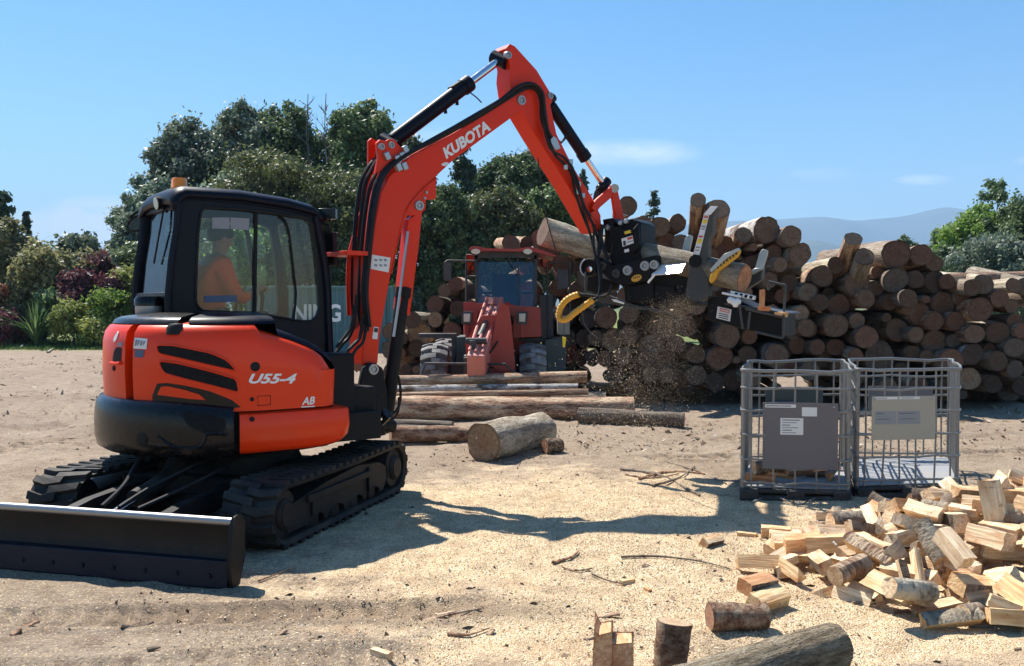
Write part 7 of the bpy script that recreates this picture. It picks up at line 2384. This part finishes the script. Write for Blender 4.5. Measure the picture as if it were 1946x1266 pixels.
def stick(pts, r, label, mat='bark', z=.012):
    P = []
    for (x, y) in pts:
        p = gpt(x, y); p.z = gz(p.x, p.y) + z; P.append(p)
    mb = MB(); sp_ = spline(P, 5); mb.tube(sp_, [r * (1 - .6 * i / len(sp_)) * random.uniform(.8, 1.2) for i in range(len(sp_))], 6)
    o = mb.build('stick', MT[mat], None, tuple(P[0]))
    return tag(o, label, 'stick', 'sticks and twigs on the ground')
stick([(230, 1195), (260, 1190), (292, 1183)], .012, 'straight dark stick on the dirt below the blade')
stick([(280, 1238), (305, 1232)], .012, 'short dark stick nearest the bottom left corner')
stick([(792, 1180), (840, 1177), (885, 1168), (915, 1160)], .013, 'long curved stick on the dirt below the sawdust', 'bark_red')
stick([(850, 1212), (890, 1211), (930, 1203)], .009, 'thin curved twig below the long curved stick', 'bark_red')
stick([(1125, 1100), (1160, 1110), (1200, 1120)], .007, 'fine twig touching the tiny stick end')
stick([(1070, 1090), (1095, 1096), (1125, 1092)], .010, 'brown twig in the middle of the sawdust', 'bark_red')
stick([(1050, 1082), (1085, 1072), (1100, 1060)], .012, 'reddish twig crossing the middle of the sawdust', 'bark_red')
stick([(1180, 1073), (1250, 1071), (1330, 1080), (1390, 1090)], .008, 'long thin twig left of the lone billet')
stick([(1700, 1165), (1770, 1160), (1850, 1170)], .012, 'thin stick along the front of the heap', 'bark_red')
stick([(1620, 1153), (1665, 1150)], .008, 'short dark twig in front of the heap')
stick([(1790, 1170), (1850, 1188), (1946, 1190)], .016, 'brown branch lying along the heap by the frame edge')
stick([(1500, 1030), (1560, 1010), (1640, 985)], .008, 'thin twig behind the left toe of the heap')
stick([(1590, 1100), (1562, 1060), (1545, 1025)], .008, 'pale splinter sticking across the left toe of the heap', 'bark_pale', .2)
stick([(1430, 955), (1470, 950), (1520, 965), (1560, 952), (1620, 960)], .008, 'wavy pale wire-like twig under the left cage', 'bark_pale')
stick([(1180, 895), (1250, 905), (1300, 930), (1330, 945)], .022, 'longest dark branch left of the grey-plated cage', 'bark')
stick([(1215, 915), (1270, 900), (1345, 905)], .016, 'reddish branch crossing the longest dark branch', 'bark_red')
stick([(1240, 930), (1290, 915), (1320, 890)], .014, 'dark branch pointing at the grey-plated cage', 'bark')
stick([(1190, 905), (1240, 912), (1290, 905)], .012, 'crooked twig at the left end of the branch litter', 'bark_red')
stick([(1270, 880), (1330, 900), (1380, 925)], .012, 'thin dark branch touching the cage corner', 'bark')
stick([(490, 1105), (520, 1095), (560, 1085)], .007, 'fine twig beside the blade end', 'bark_red')
stick([(40, 665), (60, 652)], .05, 'pale stick standing out at the grass edge', 'bark_pale', .1)
stick([(90, 672), (104, 662)], .04, 'short pale stick right of the other at the grass edge', 'bark_pale', .05)

# ---- sawdust flying from the saw, and loose stuff on the ground
def chips(name, C, size, mats, label, kind='stuff', tilt=1.0, asp=.45):
    n = len(C)
    nrm = NR.normal(size=(n, 3)) * tilt; nrm[:, 2] += 1.0
    nrm /= np.linalg.norm(nrm, axis=1, keepdims=True)
    a = np.cross(nrm, NR.normal(size=(n, 3))); a /= np.linalg.norm(a, axis=1, keepdims=True) + 1e-9
    b = np.cross(nrm, a)
    s = np.asarray(size)[:, None] if not np.isscalar(size) else np.full((n, 1), size)
    s = s * (.5 + NR.random((n, 1)))
    V = np.stack([C + a * s, C + b * s * asp, C - a * s * .9, C - b * s * asp * 1.2], 1).reshape(-1, 3)
    return tag(fast_mesh(name, V, np.arange(4 * n).reshape(n, 4), mats), label, 'debris' if kind == 'stuff' else None, None, kind)
def mat_chip(name, stops):
    m, nt, out = mat_new(name); t = NT(nt)
    g_ = t.n('ShaderNodeNewGeometry')
    t.bsdf(out, t.ramp(g_.outputs['Random Per Island'], stops), .9, spec=.2)
    MT[name] = m
mat_chip('sawdust_chip', [(0, (.30, .19, .10)), (.15, (.47, .33, .19)), (.6, (.60, .46, .29)), (1, (.74, .62, .46))])
mat_chip('bark_chip', [(0, (.07, .045, .03)), (.5, (.16, .10, .065)), (.8, (.28, .20, .14)), (1, (.40, .33, .26))])
mat_chip('litter_chip', [(0, (.12, .08, .055)), (.4, (.22, .155, .11)), (.75, (.36, .28, .21)), (1, (.52, .44, .35))])
mat_chip('flying_dust', [(0, (.55, .38, .22)), (.5, (.75, .60, .42)), (1, (.85, .75, .60))])
nt_ = MT['flying_dust'].node_tree; t_ = NT(nt_)
b_ = next(n for n in nt_.nodes if n.type == 'BSDF_PRINCIPLED'); rp_ = b_.inputs['Base Color'].links[0].from_socket
tl_ = t_.n('ShaderNodeBsdfTranslucent'); t_.l(rp_, tl_.inputs[0]); mx_ = t_.n('ShaderNodeMixShader'); mx_.inputs[0].default_value = .75
t_.l(b_.outputs[0], mx_.inputs[1]); t_.l(tl_.outputs[0], mx_.inputs[2])
t_.l(mx_.outputs[0], next(n for n in nt_.nodes if n.type == 'OUTPUT_MATERIAL').inputs['Surface'])
src = PPL.px(*Z6(900, 830), .12)
n = 44000
tt = NR.random(n) ** .8 * .66
sel = NR.random(n)
v0 = np.stack([-1.3 + 1.05 * NR.normal(size=n), -.05 + .5 * NR.normal(size=n), -.45 + .45 * NR.normal(size=n)], 1)
v0[sel < .30] *= .5
C = np.array(src)[None] + v0 * tt[:, None] + np.stack([np.zeros(n), np.zeros(n), -4.9 * tt ** 2], 1) + NR.normal(size=(n, 3)) * .05
C = C[C[:, 2] > .02]
chips('sawdust_spray', C, .0016 + .0026 * NR.random(len(C)) ** 3, MT['flying_dust'], 'spray of sawdust falling from the log processor', tilt=3.0, asp=.7)

def scatter(n, x0, x1, y0, y1, dens):
    x = NR.uniform(x0, x1, n); y = y0 + (y1 - y0) * NR.random(n) ** 1.25
    k = NR.random(n) < dens(x, y)
    x, y = x[k], y[k]
    return np.stack([x, y, gz_np(x, y) + .004], 1)
C = scatter(110000, -2.2, 5.0, 3.9, 10.5, lambda x, y: np.clip(1.25 - np.hypot((x - .7) / 2.9, (y - 6.6) / 2.9) + .8 * fbm(x * 1.4, y * 1.4, 4, 91), .03, 1))
chips('sawdust_chips', C, .0065, MT['sawdust_chip'], 'loose pale wood chips over the sawdust', tilt=.5)
C = scatter(5200, 1.2, 4.6, 4.6, 8.0, lambda x, y: np.clip(1.1 - np.hypot((x - 2.9) / 1.9, (y - 6.0) / 1.6), 0, 1) * .5)
chips('wood_splinters', C, .022 + .05 * NR.random(len(C)) ** 2, MT['flying_dust'], 'pale splinters strewn round the firewood heap', tilt=.35, asp=.09)
C = scatter(9000, -5.0, 6.5, 3.9, 12.5, lambda x, y: np.clip(.18 + .8 * fbm(x * .9, y * .9, 4, 17), 0, 1))
chips('bark_crumbs', C, .013 + .018 * NR.random(len(C)) ** 4, MT['bark_chip'], 'dark crumbs of bark scattered over the yard', tilt=.7)
n = 9000
x = NR.uniform(-15, -3.0, n); y = NR.uniform(11, 32, n)
k = NR.random(n) < np.clip(.5 + .9 * fbm(x * .4, y * .7, 3, 29), 0, 1)
C = np.stack([x[k], y[k], gz_np(x[k], y[k]) + .012], 1)
chips('bark_litter', C, .022 + .075 * NR.random(len(C)) ** 4, MT['litter_chip'], 'bark and splinter litter covering the left of the yard', tilt=.45, asp=.22)
n = 7000
x = NR.uniform(-1.5, 8, n); y = NR.uniform(10.5, 15.6, n)
k = NR.random(n) < np.clip(.35 + .9 * fbm(x * .6, y * .6, 3, 39), 0, 1)
C = np.stack([x[k], y[k], gz_np(x[k], y[k]) + .01], 1)
chips('bark_scraps', C, .016 + .05 * NR.random(len(C)) ** 4, MT['litter_chip'], 'scraps of bark on the ground before the log stack', tilt=.5, asp=.3)
